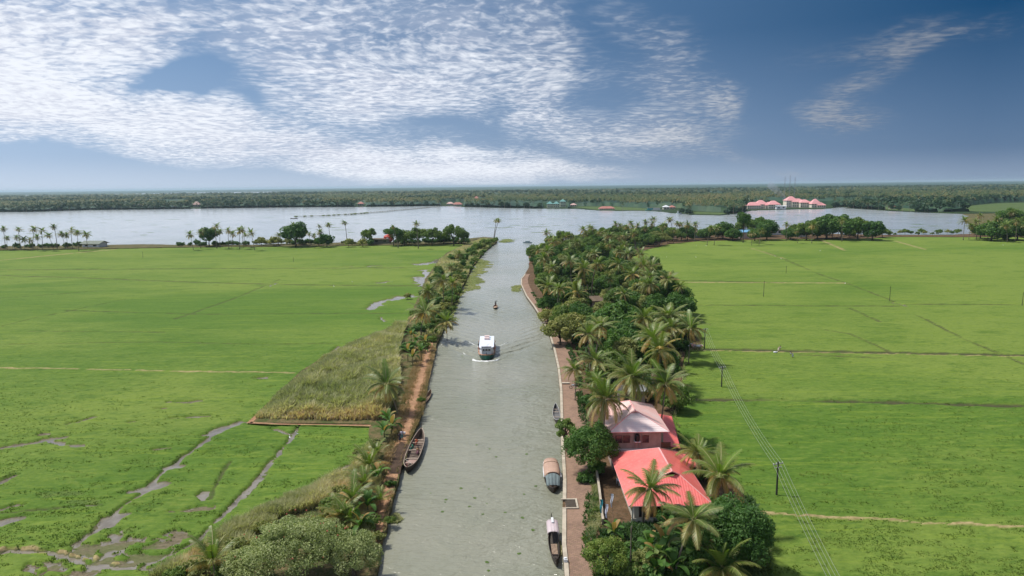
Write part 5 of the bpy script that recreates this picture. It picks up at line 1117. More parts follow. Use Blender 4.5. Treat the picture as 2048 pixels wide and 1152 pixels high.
VG = [(1182, 940), (1190, 950), (1202, 1050), (1190, 1075), (1172, 1085), (1178, 1030), (1184, 990)]
x, y = scatter(VG, 1500, 12); set_blades('verge_grass', x, y, np.full(len(x), .88), .12+.3*fbm(x*.7, y*.7, 84, 3), np.clip(fbm(x*.5, y*.5, 85, 3)*.8-.2, 0, 1), M_REED, .8, .03, 4, 10, 'green verge between the brick path and the low wall')
PW = [(1184, 1120), (1180, 1060), (1184, 1010), (1190, 960), (1190, 910), (1182, 870), (1168, 830), (1160, 790), (1160, 760), (1150, 720), (1136, 690), (1118, 662), (1100, 640), (1083, 610), (1066, 585)]
xy = np.array(along(PW, .9, 2600, .9)); xy = xy[fbm(xy[:, 0]*.3, xy[:, 1]*.3, 88, 3) > .42]; set_blades('path_weeds', xy[:, 0]-.2, xy[:, 1], np.full(len(xy), .9), .15+.5*fbm(xy[:, 0]*.6, xy[:, 1]*.6, 86, 3), np.clip(fbm(xy[:, 0]*.4, xy[:, 1]*.4, 87, 3)*.9-.2, 0, 1), M_UNDER, .9, .07, 4, 14, 'weeds creeping over the inner edge of the brick path')
# grassy rim along the right field
RIM = [(1262, 512), (1285, 530), (1330, 552), (1364, 592), (1382, 632), (1402, 670), (1408, 700), (1376, 706), (1372, 745), (1376, 800), (1352, 830), (1370, 885), (1410, 920), (1488, 985), (1535, 1040), (1545, 1120), (1530, 1120), (1515, 1040), (1470, 985), (1395, 925), (1355, 890), (1335, 830), (1360, 800), (1355, 745), (1360, 696), (1392, 692), (1370, 635), (1350, 595), (1320, 560), (1275, 536), (1255, 520)]
x, y = scatter(RIM, 9000, 13); set_blades('field_edge_grass', x, y, np.full(len(x), .5), .3+.6*fbm(x*.4, y*.4, 94, 3), np.clip(fbm(x*.3, y*.3, 95, 3)*.9-.15, 0, 1), M_REED, .6, .05, 4, 12, 'rank grass along the edge of the right field')

# floating weed ----------------------------------------------------------------
def weed(poly, seed, amp, n, z=.03):
    pl = rough_edge(PP(poly, .05), .8, amp, seed); sheet('floating_weed', pl, .05, M_WEED, kind='stuff', skirt=.1)
    w = pl; r = np.random.default_rng(seed); xs = [p[0] for p in w]; ys = [p[1] for p in w]; x = r.uniform(min(xs), max(xs), n*3); y = r.uniform(min(ys), max(ys), n*3); k = inpoly(x, y, w); x, y = x[k][:n], y[k][:n]
    if len(x): set_blades('floating_weed', x, y, np.full(len(x), .05), .10+.25*fbm(x*.5, y*.5, 3, 3), np.clip(.1+.8*fbm(x*.2, y*.2, 4, 3)-.1, 0, 1), M_REED, 1.0, .09, 4, seed, 'green floating weed along the canal bank')
weed([(924, 588), (938, 583), (950, 580), (958, 575), (956, 569), (966, 563), (960, 555), (952, 549), (970, 545), (972, 537), (982, 530), (975, 526), (990, 524), (968, 520), (958, 518), (944, 534), (934, 556), (924, 574)], 21, 2.2, 2500)
weed([(895, 640), (905, 632), (912, 618), (917, 604), (921, 592), (926, 588), (920, 580), (908, 600), (894, 630)], 22, 1.2, 700)
weed([(1020, 578), (1030, 572), (1040, 570), (1043, 577), (1038, 584), (1024, 584)], 23, 1.5, 400)
weed([(775, 1040), (790, 1026), (797, 1028), (803, 1038), (796, 1044), (778, 1046)], 24, .3, 300)
weed([(998, 482), (1010, 478), (1028, 479), (1026, 483), (1004, 486)], 25, 2, 150)
weed([(1113, 1090), (1122, 1086), (1123, 1110), (1115, 1112)], 26, .25, 120)
r = np.random.default_rng(77); V = []; F = []; T = []
for i in range(330):
    if i < 150 and i % 3: continue
    if i < 150: py = r.uniform(480, 1150); px = r.uniform(800, 1115) if py > 600 else r.uniform(960, 1050); z_ = 1.0
    else: py = r.uniform(425, 470); px = r.uniform(0, 1900); z_ = 1
    c = P(px, py, .02)
    if i < 150 and not (vnoise(np.array([c.x*.06]), np.array([c.y*.03]), 9)[0] > .35): continue
    s = r.uniform(.08, .28) if i < 150 else r.uniform(.6, 3.5)
    k = 7; o = len(V); el_ = 1 if i < 150 else r.uniform(1, 3.5)
    V.append((c.x, c.y, .06))
    for j in range(k):
        a = 2*math.pi*j/k; q = s*r.uniform(.6, 1.2); V.append((c.x+q*el_*math.cos(a), c.y+q*math.sin(a), .03))
    for j in range(k): F.append((o, o+1+j, o+1+(j+1) % k)); T.append(r.uniform(0, .6))
me = mesh_np('water_hyacinth', np.array(V), np.array(F), [M_MIDLEAF], {'tint': ('FACE', np.array(T))}); tag(link(bpy.data.objects.new('water_hyacinth', me)), 'small drifting clumps of water weed', kind='stuff')

# far shore --------------------------------------------------------------------
def star(r, n=9, L=4.6):
    V = []; F = []; T = []
    for k in range(n):
        a = 6.28*k/n+r.normal(0, .2); e = R(55-75*((k*5) % n)/n); d = np.array([math.cos(a)*math.cos(e), math.sin(a)*math.cos(e), math.sin(e)]); sd_ = np.array([-math.sin(a), math.cos(a), 0])
        m1 = d*L*.5; t1 = d*L*.9+np.array([0, 0, -L*.38]); o = len(V)
        V += [np.zeros(3), m1+sd_*.55, m1-sd_*.55, t1+sd_*.25-np.array([0, 0, .3]), t1-sd_*.25-np.array([0, 0, .3])]; F += [(o, o+1, o+2, o+2), (o+1, o+3, o+4, o+2)]; a_ = float(np.clip(r.normal(.62, .18), 0, 1)); T += [a_, a_+.08]
    return np.array(V), np.array([f for f in F]), np.array(T)
def far_mesh(kind, seed):
    k = ('far', kind, seed)
    if k in FOL: return FOL[k]
    if kind == 'palm':
        V, F4, F3, a4, a3, RV, RF = palm_crown(seed=seed, L=5.2, n=15, segs=4, leaf=7, old=.3)
        me = mesh_np('palm_crown', V, [F4, F3], [M_FARLEAF], {'tint': ('FACE', np.clip(.25+.7*np.concatenate([a4, a3]), 0, 1))})
    else:
        q, F, t, c = foliage(seed, (4.2, 4.2, 3.6), 16, 40, .75, clump_r=.42); me = mesh_np('tree_crown', q, F, [M_FARLEAF], {'tint': ('FACE', t*.55)})
    FOL[k] = me; return me
def far_trunk():
    if 'ftr' in FOL: return FOL['ftr']
    mb = MB(); mb.tube([(0, 0, 0), (.01, 0, .5), (0, 0, 1)], [.025, .018, .012], 5); me = bpy.data.meshes.new('trunk'); me.from_pydata(mb.v, [], mb.f); me.materials.append(M_BARK); me.update(); FOL['ftr'] = me; return me
HOLES = [PP(q, .6) for q in ([(330, 404), (372, 403.5), (378, 412), (330, 414)], [(590, 405), (640, 404.5), (650, 411), (595, 412)], [(1140, 412), (1230, 412), (1310, 417), (1301, 422), (1200, 421), (1140, 418)], [(1490, 411), (1665, 409), (1665, 420), (1490, 423)], [(1085, 411), (1135, 410), (1137, 418), (1085, 419)], [(1295, 414), (1370, 416), (1370, 428), (1295, 424)], [(1905, 413), (1990, 405), (2100, 400), (2100, 433), (2015, 425), (1960, 424), (1900, 421)], [(1725, 412), (1760, 413), (1860, 420), (1890, 424), (1780, 421)], [(380, 408), (402, 408), (402, 417), (380, 417)], [(710, 408), (732, 408), (732, 415), (710, 415)], [(880, 405), (930, 404), (930, 416), (880, 414)], [(936, 402), (972, 401), (972, 408), (936, 408)], [(1380, 421), (1460, 425), (1440, 432), (1385, 431)], [(1665, 403), (1692, 403), (1702, 410), (1670, 411)])]
def in_holes(x, y):
    k = np.zeros(x.shape, bool)
    for h_ in HOLES: k |= inpoly(x, y, h_)
    return k
front = along([(a, b-.0) for a, b in FAR if -350 < a < 1900], .6, 300, 0)
np_, nb_ = 0, 0
for i, (x, y) in enumerate(front):
    u = Vector((x, y)).normalized(); off = random.uniform(4, 26); x2, y2 = x+u.x*off+random.uniform(-3, 3), y+u.y*off
    if in_holes(np.array([x2]), np.array([y2]))[0]: continue
    if i % 5 in (0, 2, 4) and np_ < 150:
        np_ += 1; h = random.uniform(8, 14); root = empty('coconut_palm', (x2, y2, .4), random.uniform(0, 6), 'distant coconut palm in the front row of trees on the far lake shore', 'palm tree', 'palms along the far lake shore')
        mobj('trunk', far_trunk(), root, sc=h); mobj('crown', far_mesh('palm', 100+i % 3), root, (0, 0, h*.98), 0, 1.05)
    else:
        nb_ += 1; s = random.uniform(.8, 1.5); root = empty('broadleaf_tree', (x2, y2, .4), random.uniform(0, 6), 'distant dark leafy tree in the front row of trees on the far lake shore', 'tree', 'leafy trees along the far lake shore')
        mobj('trunk', far_trunk(), root, sc=5*s); mobj('crown', far_mesh('tree', 110+i % 3), root, (0, 0, 4.2*s), 0, (s, s*.9, s*random.uniform(.8, 1.25)))
# the wood behind them reads as one mass
def forest():
    r = np.random.default_rng(5); shore = PP([(a, b) for a, b in FAR], .6)
    sx = np.array([p[0]/p[1] for p in shore]); sd_ = np.array([p[1] for p in shore]); o_ = np.argsort(sx); sx, sd_ = sx[o_], sd_[o_]
    protos = []
    for s in range(5):
        V, F, T = star(np.random.default_rng(s)); protos.append((V, F, T))
    for s in range(4):
        q, F, t, c = foliage(50+s, (4.4, 4.4, 3.4), 9, 4, 2.0, clump_r=.45); protos.append((q, F, t*.5))
    AV = []; AF = []; AT = []; off = 0
    for (d0, d1, n) in ((0, 500, 15000), (500, 1400, 13000), (1400, 3200, 9000)):
        t = r.uniform(-.95, .95, n); dd = r.uniform(0, 1, n)**.8; base = np.interp(t, sx, sd_); y = base+22+d0+dd*(d1-d0); x = t*y
        keep = ~in_holes(x, y) & (fbm(x*.006, y*.003, 31, 3) > .30); x, y = x[keep], y[keep]; m_ = len(x)
        pk = np.where(fbm(x*.004, y*.002, 33, 3)+r.normal(0, .12, m_) > .43, r.integers(0, 5, m_), r.integers(5, 9, m_))
        for k, (V, F, T) in enumerate(protos):
            s_ = np.where(pk == k)[0]; mm = len(s_)
            if not mm: continue
            a = r.uniform(0, 6.28, mm); c_, n_ = np.cos(a), np.sin(a); sc = r.uniform(.8, 1.35, mm)*(1+d0/2600)
            h = (r.uniform(8, 13.5, mm) if k < 5 else r.uniform(4, 7.5, mm)+1.5*sc)+2*fbm(x[s_]*.01, y[s_]*.01, 41, 2)
            X = (V[None, :, 0]*c_[:, None]-V[None, :, 1]*n_[:, None])*sc[:, None]+x[s_][:, None]
            Y = (V[None, :, 0]*n_[:, None]+V[None, :, 1]*c_[:, None])*sc[:, None]+y[s_][:, None]
            Z = V[None, :, 2]*sc[:, None]+h[:, None]
            AV.append(np.stack([X, Y, Z], 2).reshape(-1, 3)); AF.append((F[None]+(np.arange(mm)*len(V))[:, None, None]).reshape(-1, 4)+off); off += mm*len(V)
            tn = r.normal(0, .12, mm)+.5*(fbm(x[s_]*.008, y[s_]*.004, 35, 3)-.5); AT.append(np.clip(T[None]+tn[:, None], 0, 1).ravel())
    F = np.concatenate(AF); tri = F[:, 2] == F[:, 3]; T = np.concatenate(AT)
    me = mesh_np('forest', np.concatenate(AV), [F[~tri], F[tri][:, :3]], [M_FARLEAF], {'tint': ('FACE', np.concatenate([T[~tri], T[tri]]))})
    tag(link(bpy.data.objects.new('forest', me)), 'dense far off palm wood beyond the lake', kind='stuff')
    # closed canopy under and behind the single crowns
    ts = np.arange(-1.0, 1.0, .0022); k = np.exp(np.linspace(math.log(30), math.log(24000), 260)); T_, K = np.meshgrid(ts, k)
    Y = np.interp(T_, sx, sd_)+K; X = T_*Y; amp = np.clip(K/60, .3, 1)
    sc = 1/(9+Y/260)
    Z = amp*(2.5+6.5*fbm(X*sc, Y*sc*.6, 91, 4)+3.0*fbm(X*.002, Y*.0006, 92, 3)); Z = np.where(in_holes(X, Y), .3, Z)
    far_w = (K > 3300) & (T_ < -.30) & (fbm(X*.0009, Y*.00035, 95, 3) > .52); Z = np.where(far_w, .3, Z)
    V = np.stack([X.ravel(), Y.ravel(), Z.ravel()], 1); ny, nx = X.shape; i = (np.arange(ny-1)[:, None]*nx+np.arange(nx-1)[None]).ravel()
    F = np.stack([i, i+1, i+nx+1, i+nx], 1); tt = fbm(X*sc*1.4, Y*sc, 96, 4)+.25*(fbm(X*.0015, Y*.0008, 97, 3)-.4)
    me = mesh_np('forest', V, F, [M_FARLEAF], {'tint': ('FACE', np.clip((tt.ravel()[F].mean(1)-.3)*1.1, 0, 1))}, smooth=False)
    tag(link(bpy.data.objects.new('forest', me)), 'closed canopy of the far woods up to the horizon', kind='stuff')
forest()
# ------------------------------------------------------------------ boats
def hull(L, beam, depth, sheer, rise_b, rise_s, pb=2.2, ps=2.2, floor=.12, wall=.07, n=22, tran=0.0):
    """open boat along +Y (bow at +L/2); returns outer, inner and rim shapes as MB"""
    out, inn, rim = MB(), MB(), MB(); O = []; I = []
    for i in range(n+1):
        s = -1+2*i/n; y = s*L/2; pw = pb if s > 0 else ps
        w = beam/2*max(0.0, 1-abs(s)**pw)**.75
        if s < 0 and tran: w = max(w, beam/2*tran)
        zt = sheer+(rise_b if s > 0 else rise_s)*abs(s)**3; zk = -depth+(depth+sheer*.6)*abs(s)**5
        O.append([(-w, y, zt), (-w*.86, y, zk*.3+zt*.2), (-w*.5, y, zk*.9), (0, y, zk), (w*.5, y, zk*.9), (w*.86, y, zk*.3+zt*.2), (w, y, zt)])
        wi = max(0, w-wall); zf = max(floor-depth*.3, zk+.08)
        zf = min(zf, zt-.05)
        I.append([(-wi, y*.985, zt), (-wi*.8, y*.985, zf), (0, y*.985, zf), (wi*.8, y*.985, zf), (wi, y*.985, zt)])
    def loft(mb, rows, flip):
        k = len(rows[0]); vs = [p for r_ in rows for p in r_]; fs = []
        for i in range(len(rows)-1):
            for j in range(k-1):
                q = (i*k+j, (i+1)*k+j, (i+1)*k+j+1, i*k+j+1); fs.append(q if not flip else q[::-1])
        mb.add(vs, fs)
    loft(out, O, False); loft(inn, I, True)
    for a in (0, -1):
        rim.tube([Vector(r_[a])+Vector((0, 0, .02)) for r_ in O], wall*.75, 5)
    if tran:
        k = len(O[0]); out.add(O[0], [tuple(range(k))])
    return out, inn, rim
M_TAR = mat('tarred_wood', (.035, .028, .024), .55, scale=3, col2=(.06, .045, .035))
M_WOOD = mat('weathered_wood', (.30, .215, .15), .8, scale=4, col2=(.16, .11, .075))
M_PALEWOOD = mat('pale_wood', (.42, .34, .27), .8, scale=5, col2=(.26, .20, .15))
M_RED = mat('dark_red_paint', (.22, .03, .03), .5)
M_WHITE = mat('white_paint', (.72, .73, .74), .45, scale=1.2, col2=(.60, .62, .64))
M_GLASS = mat('dark_glass', (.02, .025, .03), .12, spec=.8)
M_GREEN = mat('green_hull_paint', (.012, .12, .085), .4, scale=1, col2=(.02, .09, .07))
M_SKIN = mat('brown_skin', (.17, .085, .05), .6)
M_HAIR = mat('black_hair', (.012, .010, .009), .5)

def V3(*a): return Vector(a)
def person(loc, rz, label, shirt, lower, pose='stand', sc=1.0, group=None, hold=None):
    """one body skinned over a skeleton, facing +Y; hair, shirt and lower garment are its clothing"""
    seated = pose in ('sit', 'crouch'); bend = pose == 'bend'
    hip = V3(0, 0, .92) if not seated else V3(0, 0, .28)
    if pose == 'crouch': hip = V3(0, 0, .34)
    lean = .16 if seated else (.95 if bend else .04)
    up = V3(0, math.sin(lean), math.cos(lean)); chest = hip+up*.36; neck = chest+up*.17
    hd = V3(0, math.sin(lean*.6+.05), math.cos(lean*.6+.05)); head = neck+hd*.13; top = head+hd*.12
    J = [hip, chest, neck, head, top]; E = [(0, 1), (1, 2), (2, 3), (3, 4)]; RD = [.135, .150, .058, .092, .060]
    for s in (-1, 1):
        sh = chest+V3(s*.17, 0, 0)+up*.08
        if pose == 'row': el, wr = sh+V3(s*.10, .14, -.22), sh+V3(s*.02, .36, -.20)
        elif bend: el, wr = sh+V3(s*.03, .06, -.27), sh+V3(s*.0, .12, -.50)
        elif seated: el, wr = sh+V3(s*.07, .06, -.25), sh+V3(s*-.02, .27, -.30)
        elif hold == 'r' and s > 0: el, wr = sh+V3(.10, .02, -.26), sh+V3(.14, .20, -.34)
        else: el, wr = sh+V3(s*.07, -.01, -.28), sh+V3(s*.09, .07, -.52)
        b = len(J); J += [sh, el, wr, wr+(wr-el).normalized()*.09]; RD += [.062, .045, .032, .036]; E += [(1, b), (b, b+1), (b+1, b+2), (b+2, b+3)]
        hp = hip+V3(s*.09, 0, -.03)
        if pose == 'sit': kn, an = hp+V3(s*.05, .42, .10), hp+V3(s*.04, .48, -.27)
        elif pose == 'crouch': kn, an = hp+V3(s*.10, .34, .20), hp+V3(s*.07, .10, -.24)
        else:
            st = .16*s if pose == 'walk' else .03*s; kn, an = hp+V3(s*.01, st*.7+.03, -.42), hp+V3(s*.01, st-.02, -.82)
        b = len(J); J += [hp, kn, an, an+V3(0, .17, -.045)]; RD += [.085, .058, .040, .034]; E += [(0, b), (b, b+1), (b+1, b+2), (b+2, b+3)]
    me = bpy.data.meshes.new('body'); me.from_pydata([tuple(j) for j in J], E, []); me.materials.append(M_SKIN)
    root = empty('person', loc, rz, label, 'person', group, sc)
    o = mobj('body', me, root); sk = o.modifiers.new('skin', 'SKIN'); sv = me.skin_vertices[0].data
    for i, q in enumerate(RD): sv[i].radius = (q, q); sv[i].use_root = (i == 0)
    sb = o.modifiers.new('sub', 'SUBSURF'); sb.levels = 1; sb.render_levels = 1
    def ringed(name, prof, mt):
        mb = MB(); n = 10; vs = []; fs = []
        for (c, rx, ry) in prof:
            for k in range(n):
                a = 2*math.pi*k/n; vs.append((c.x+rx*math.cos(a), c.y+ry*math.sin(a), c.z))
        for i in range(len(prof)-1):
            for k in range(n): k2 = (k+1) % n; fs.append((i*n+k, i*n+k2, (i+1)*n+k2, (i+1)*n+k))
        fs.append(tuple(range((len(prof)-1)*n, len(prof)*n))); mb.add(vs, fs); return mb.build(name, mt, root, True)
    if shirt:
        ringed('shirt', [(hip+up*-.04, .165, .13), (hip+up*.15, .16, .125), (chest, .19, .135), (chest+up*.12, .20, .115), (neck+up*-.01, .075, .07)], shirt)
        for s in (-1, 1):
            b = 5+(0 if s < 0 else 8); mb = MB(); mb.tube([J[b]+up*.01, J[b].lerp(J[b+1], .75)], [.078, .066], 7); mb.build('sleeve', shirt, root, True)
    if lower:
        if seated: ringed('lungi', [(hip+V3(0, .34, -.20), .26, .22), (hip+V3(0, .25, .02), .26, .27), (hip+V3(0, .10, .12), .21, .22), (hip+V3(0, 0, .15), .15, .13)], lower)
        else: ringed('lungi', [(hip+V3(0, 0, -.52), .20, .21), (hip+V3(0, 0, -.25), .195, .17), (hip+V3(0, 0, .02), .165, .14), (hip+V3(0, 0, .07), .15, .125)], lower)
    mb = MB(); mb.ball(head+hd*.045+V3(0, -.018, .012), (.092, .10, .088), 0, 9, 6); mb.build('hair', M_HAIR, root, True)
    mb = MB(); mb.ball(head+V3(0, .085, -.005), (.016, .022, .022), 0, 5, 3); mb.ball(head+V3(0, .082, -.045), (.03, .012, .009), 0, 5, 3)
    mb.build('face', M_SKIN, root, True)
    return root

# ferry -------------------------------------------------------------------------
bow, stern = FERRY_BOW, P(971.5, 682, 0); FL = 15.6
fr_ = empty('passenger_ferry', (bow.x-.0, bow.y+FL/2, 0), math.pi+.02, 'white roofed passenger ferry with a green bow driving up a wake in the canal', 'ferry')
out, inn, rim = hull(FL, 4.0, .7, .85, .55, .15, 3.6, 7, .5, .12, 24, .82)
out.build('hull', M_GREEN, fr_, True); rim.build('rub_rail', mat('orange_rail', (.48, .24, .13), .6, scale=2, col2=(.36, .17, .1)), fr_)
mb = MB(); mb.box(-1.85, -7.3, .92, 1.85, 5.6, 1.0); mb.build('deck', M_PALEWOOD, fr_)
def prism(mb, base, z0, z1, inset=0.0, mi=0):
    n = len(base); c = Vector((sum(p[0] for p in base)/n, sum(p[1] for p in base)/n))
    top = [(p[0]+(c.x-p[0])*inset, p[1]+(c.y-p[1])*inset) for p in base]
    vs = [(x, y, z0) for x, y in base]+[(x, y, z1) for x, y in top]
    mb.add(vs, [tuple(range(n))[::-1], tuple(range(n, 2*n))]+[(i, (i+1) % n, (i+1) % n+n, i+n) for i in range(n)], mi)
base = [(-1.62, -6.9), (1.62, -6.9), (1.62, 4.6), (1.05, 5.5), (-1.05, 5.5), (-1.62, 4.6)]
mb = MB(); prism(mb, base, 1.001, 1.75); mb.build('lower_cabin', M_WHITE, fr_)
mb = MB(); prism(mb, [(x*.97, y*.985) for x, y in base], 1.751, 2.45, 0); mb.build('upper_cabin', M_WHITE, fr_)
for x in (-.68, 0, .68):
    mb = MB(); mb.box(x-.24, 5.40, 1.84, x+.24, 5.47, 2.26); mb.build('window', M_GLASS, fr_)
for i in range(11):
    for s in (-1, 1): y = -6.2+i*1.02; mb = MB(); mb.box(s*1.585-.03, y-.36, 1.80, s*1.585+.03, y+.36, 2.32); mb.build('window', M_GLASS, fr_)
mb = MB()
mb.box(-1.2, 5.42, 1.70, 1.2, 5.50, 1.75); mb.build('window_sill', M_WHITE, fr_)
mb = MB(); prism(mb, [(x*1.10, y*1.01+.03) for x, y in base], 2.451, 2.62, .015); mb.build('roof', mat('ferry_roof', (.62, .70, .78), .5, scale=.8, col2=(.70, .70, .76)), fr_)
mb = MB(); mb.box(-1.18, 5.56, 2.30, 1.18, 5.66, 2.95)
mb.build('name_board', M_WHITE, fr_)
for i, (y, h_) in enumerate(((-4.9, .50), (-3.1, .42))):
    mb = MB(); mb.box(-.62, y-.55, 2.621, .62, y+.55, 2.62+h_); mb.build('roof_box', mat('pinkish_box', (.66, .52, .49), .6), fr_)
mb = MB(); mb.tube([(-.1, 4.4, 2.64), (-.15, 3.2, 2.64), (-.5, 2.0, 2.64), (-.6, 1.4, 2.64)], .03, 5); mb.build('roof_cable', mat('grey_cable', (.3, .3, .3), .6), fr_)
for s in (-1, 1):
    mb = MB(); mb.tube([(s*1.72, 4.9, 1.3), (s*1.76, 5.2, 2.0), (s*1.55, 5.75, 1.35)], .05, 5); mb.build('bow_rail', mat('salmon_rail', (.62, .42, .33), .5), fr_)
    for y in (-3.3, 3.5):
        mb = MB(); mb.tube([(s*1.83+.24*math.cos(a), y, 2.0+.24*math.sin(a)) for a in [k*math.pi/5 for k in range(11)]], .06, 5, cap=False); mb.build('life_ring', mat('ring_orange', (.55, .15, .05), .6), fr_)
mb = MB(); mb.tube([(0, 7.2, 1.35), (0, 7.35, 1.9)], .07, 6); mb.build('stem_post', M_TAR, fr_)
def text(name, s, size, mt, parent, loc, rot, ext=.01):
    cu = bpy.data.curves.new(name, 'FONT'); cu.body = s; cu.size = size; cu.extrude = ext; cu.align_x = 'CENTER'; cu.align_y = 'CENTER'; cu.space_character = 1.25
    t = bpy.data.objects.new(name, cu); COL.objects.link(t); bpy.context.view_layer.update()
    me = bpy.data.meshes.new_from_object(t.evaluated_get(bpy.context.evaluated_depsgraph_get())); bpy.data.objects.remove(t); me.materials.clear(); me.materials.append(mt)
    o = bpy.data.objects.new(name, me); o.location = loc; o.rotation_euler = rot; link(o, parent); return o
M_INK = mat('dark_lettering', (.04, .05, .09), .6)
t_ = text('name_lettering', 'RAMBUR', .44, M_INK, fr_, (0, 5.675, 2.68), (R(90), 0, math.pi))
person((0, 0, 0), 0, 'dark clothed crew man standing on the left side deck of the ferry', mat('dark_shirt', (.03, .03, .04), .8), mat('dark_cloth', (.04, .04, .05), .8), sc=1.0).location = (FERRY_BOW.x-1.86, FERRY_BOW.y+7.2, 1.0)
# bow wave foam: lumpy white water thrown up on both sides
def foam(c, pts, w, seed, h=.16):
    r = np.random.default_rng(seed); V = []; F = []; M_ = MATS.get('foam') or mat('foam', (.78, .80, .78), .7, bump=.6, bscale=6)
    n = 40; rows = 7; pl = [Vector(p) for p in pts]; L = len(pl)-1
    for i in range(n+1):
        f = i/n*L; k = min(int(f), L-1); p = pl[k].lerp(pl[k+1], f-k); t = (pl[k+1]-pl[k]).normalized(); nr = Vector((-t.y, t.x))
        ww = w*math.sin(math.pi*min(1, .12+i/n*.9))**.5*(.6+.8*vnoise(np.array([i*.6]), np.array([seed*1.0]), 1)[0])
        for j in range(rows):
            u = j/(rows-1)*2-1; q = p+nr*ww*u; V.append((c.x+q.x, c.y+q.y, (1-u*u)*h*(.4+r.random())-.02*(abs(u) > .9)))
    for i in range(n):
        for j in range(rows-1): F.append((i*rows+j, i*rows+j+1, (i+1)*rows+j+1, (i+1)*rows+j))
    me = mesh_np('bow_foam', np.array(V), np.array(F), [M_], smooth=True)
    return tag(link(bpy.data.objects.new('bow_foam', me)), 'white foam pushed up by the ferry', kind='stuff')
c0 = Vector((bow.x, bow.y, 0))
foam(c0, [(-3.1, .9), (-2.2, .0), (-1.2, -.35), (0, -.45), (1.2, -.35), (2.2, .1), (3.2, .8)], .24, 1, .2)
foam(c0, [(-2.3, .6), (-3.3, 2.4), (-4.6, 5.2), (-5.8, 8)], .09, 2, .08); foam(c0, [(2.3, .6), (3.3, 2.4), (4.4, 5.0), (5.8, 8)], .09, 3, .08)
foam(c0, [(-2.0, 13.5), (-3.4, 16), (-5.2, 20)], .09, 4, .08); foam(c0, [(2.0, 13.5), (3.4, 15.5), (5.2, 19)], .10, 5, .08)

# canoe with paddler ---------------------------------------------------------------
c = P(991, 616, 0); b = empty('canoe', (c.x, c.y, 0), math.pi, 'small loaded canoe following the ferry with a man under a dark umbrella', 'boat')
out, inn, rim = hull(6.4, 1.5, .25, .42, .25, .25, 2.4, 2.4, .22); out.build('hull', M_TAR, b, True); inn.build('inside', M_WOOD, b); rim.build('gunwale', M_WOOD, b)
mb = MB(); mb.ball((0, .9, .32), (.62, 1.5, .34), 0, 10, 6); mb.build('cargo', mat('straw_load', (.46, .33, .24), .9, bump=.8, scale=3, col2=(.32, .22, .15)), b, True)
person((c.x, c.y+1.7, .22), math.pi, 'man in dark clothes standing at the stern of the small loaded canoe', mat('dark_shirt', (.03, .03, .04), .8), mat('maroon_cloth', (.12, .04, .04), .8), 'stand')
u_ = empty('umbrella', (c.x+.15, c.y+1.8, 1.55), 0, 'dark open umbrella held over the man in the loaded canoe', 'umbrella')
mb = MB(); vs = []; fs = []
for j, (rr_, zz) in enumerate(((.02, .62), (.28, .56), (.50, .40))):
    vs += [(rr_*math.cos(6.283*k/10), rr_*math.sin(6.283*k/10), zz) for k in range(10)]
for j in range(2): fs += [(j*10+k, j*10+(k+1) % 10, (j+1)*10+(k+1) % 10, (j+1)*10+k) for k in range(10)]
mb.add(vs, fs); mb.build('cover', mat('umbrella_black', (.03, .03, .03), .7), u_); mb = MB(); mb.tube([(0, 0, -.35), (0, 0, .62)], .012, 5); mb.build('shaft', M_TAR, u_)
c = P(1055, 486, 0); b = empty('far_canoe', (c.x, c.y, 0), 1.2, 'tiny bluish boat at the mouth of the canal', 'boat'); out, inn, rim = hull(7, 1.9, .2, .5, .3, .3); out.build('hull', mat('blue_grey', (.18, .26, .28), .6), b); inn.build('inside', M_WOOD, b)
mb = MB(); mb.box(-.7, -1.6, .5, .7, 1.4, 1.5); mb.build('cabin', mat('grey_teal', (.25, .33, .34), .6), b)
c = P(1061, 530, 0); b = empty('canoe', (c.x-.4, c.y, 0), .1, 'dark canoe tied under the trees where the quay ends', 'boat'); out, inn, rim = hull(5, 1.1, .2, .35, .3, .3); out.build('hull', M_TAR, b); inn.build('inside', M_WOOD, b)
person((c.x-.4, c.y+.3, .2), 2.6, 'person in white and red standing in the dark canoe at the end of the quay', mat('white_cloth', (.7, .7, .7), .8), mat('red_cloth', (.45, .06, .04), .8), 'stand')

# big wooden boat with three people -----------------------------------------------
a = P(806, 948, .1); e = P(836, 872, .1); d_ = Vector((e.x-a.x, e.y-a.y, 0)); LB = d_.length; ang = math.atan2(d_.y, d_.x)-math.pi/2
vb = empty('wooden_boat', ((a.x+e.x)/2+.6, (a.y+e.y)/2, 0), ang, 'long open wooden country boat moored at the mud landing with three people aboard', 'boat')
out, inn, rim = hull(LB, 2.15, .3, .75, .75, .35, 2.6, 3.2, .25, .09, 26); out.build('hull', M_TAR, vb, True); inn.build('inside', mat('boat_inside', (.20, .155, .12), .85, scale=3, col2=(.11, .08, .065)), vb); rim.build('gunwale', M_PALEWOOD, vb, True)
for y, w in ((4.2, .85), (3.0, 1.05), (.0, 1.2), (-3.2, 1.0)):
    mb = MB(); mb.box(-w, y-.12, .62, w, y+.12, .69); mb.build('thwart', M_PALEWOOD, vb)
for y in (-2.2, -1.4, -.7, .9, 1.9):
    mb = MB(); mb.tube([(-1.0, y, .55), (-.7, y, .32), (0, y, .26), (.7, y, .32), (1.0, y, .55)], .045, 5); mb.build('rib', M_TAR, vb)
mb = MB()
for i in range(7): mb.box(-.78+.07*i, -4.9+i*.18, .60, .78-.07*i*0, -4.9+i*.18+.15, .66)
mb.build('stern_deck', mat('pinkish_wood', (.44, .31, .26), .8, scale=5, col2=(.30, .2, .16)), vb)
mb = MB(); mb.tube([(0, -LB/2+.15, .9), (0, -LB/2-.1, 1.5)], .07, 6); mb.build('stern_post', M_RED, vb)
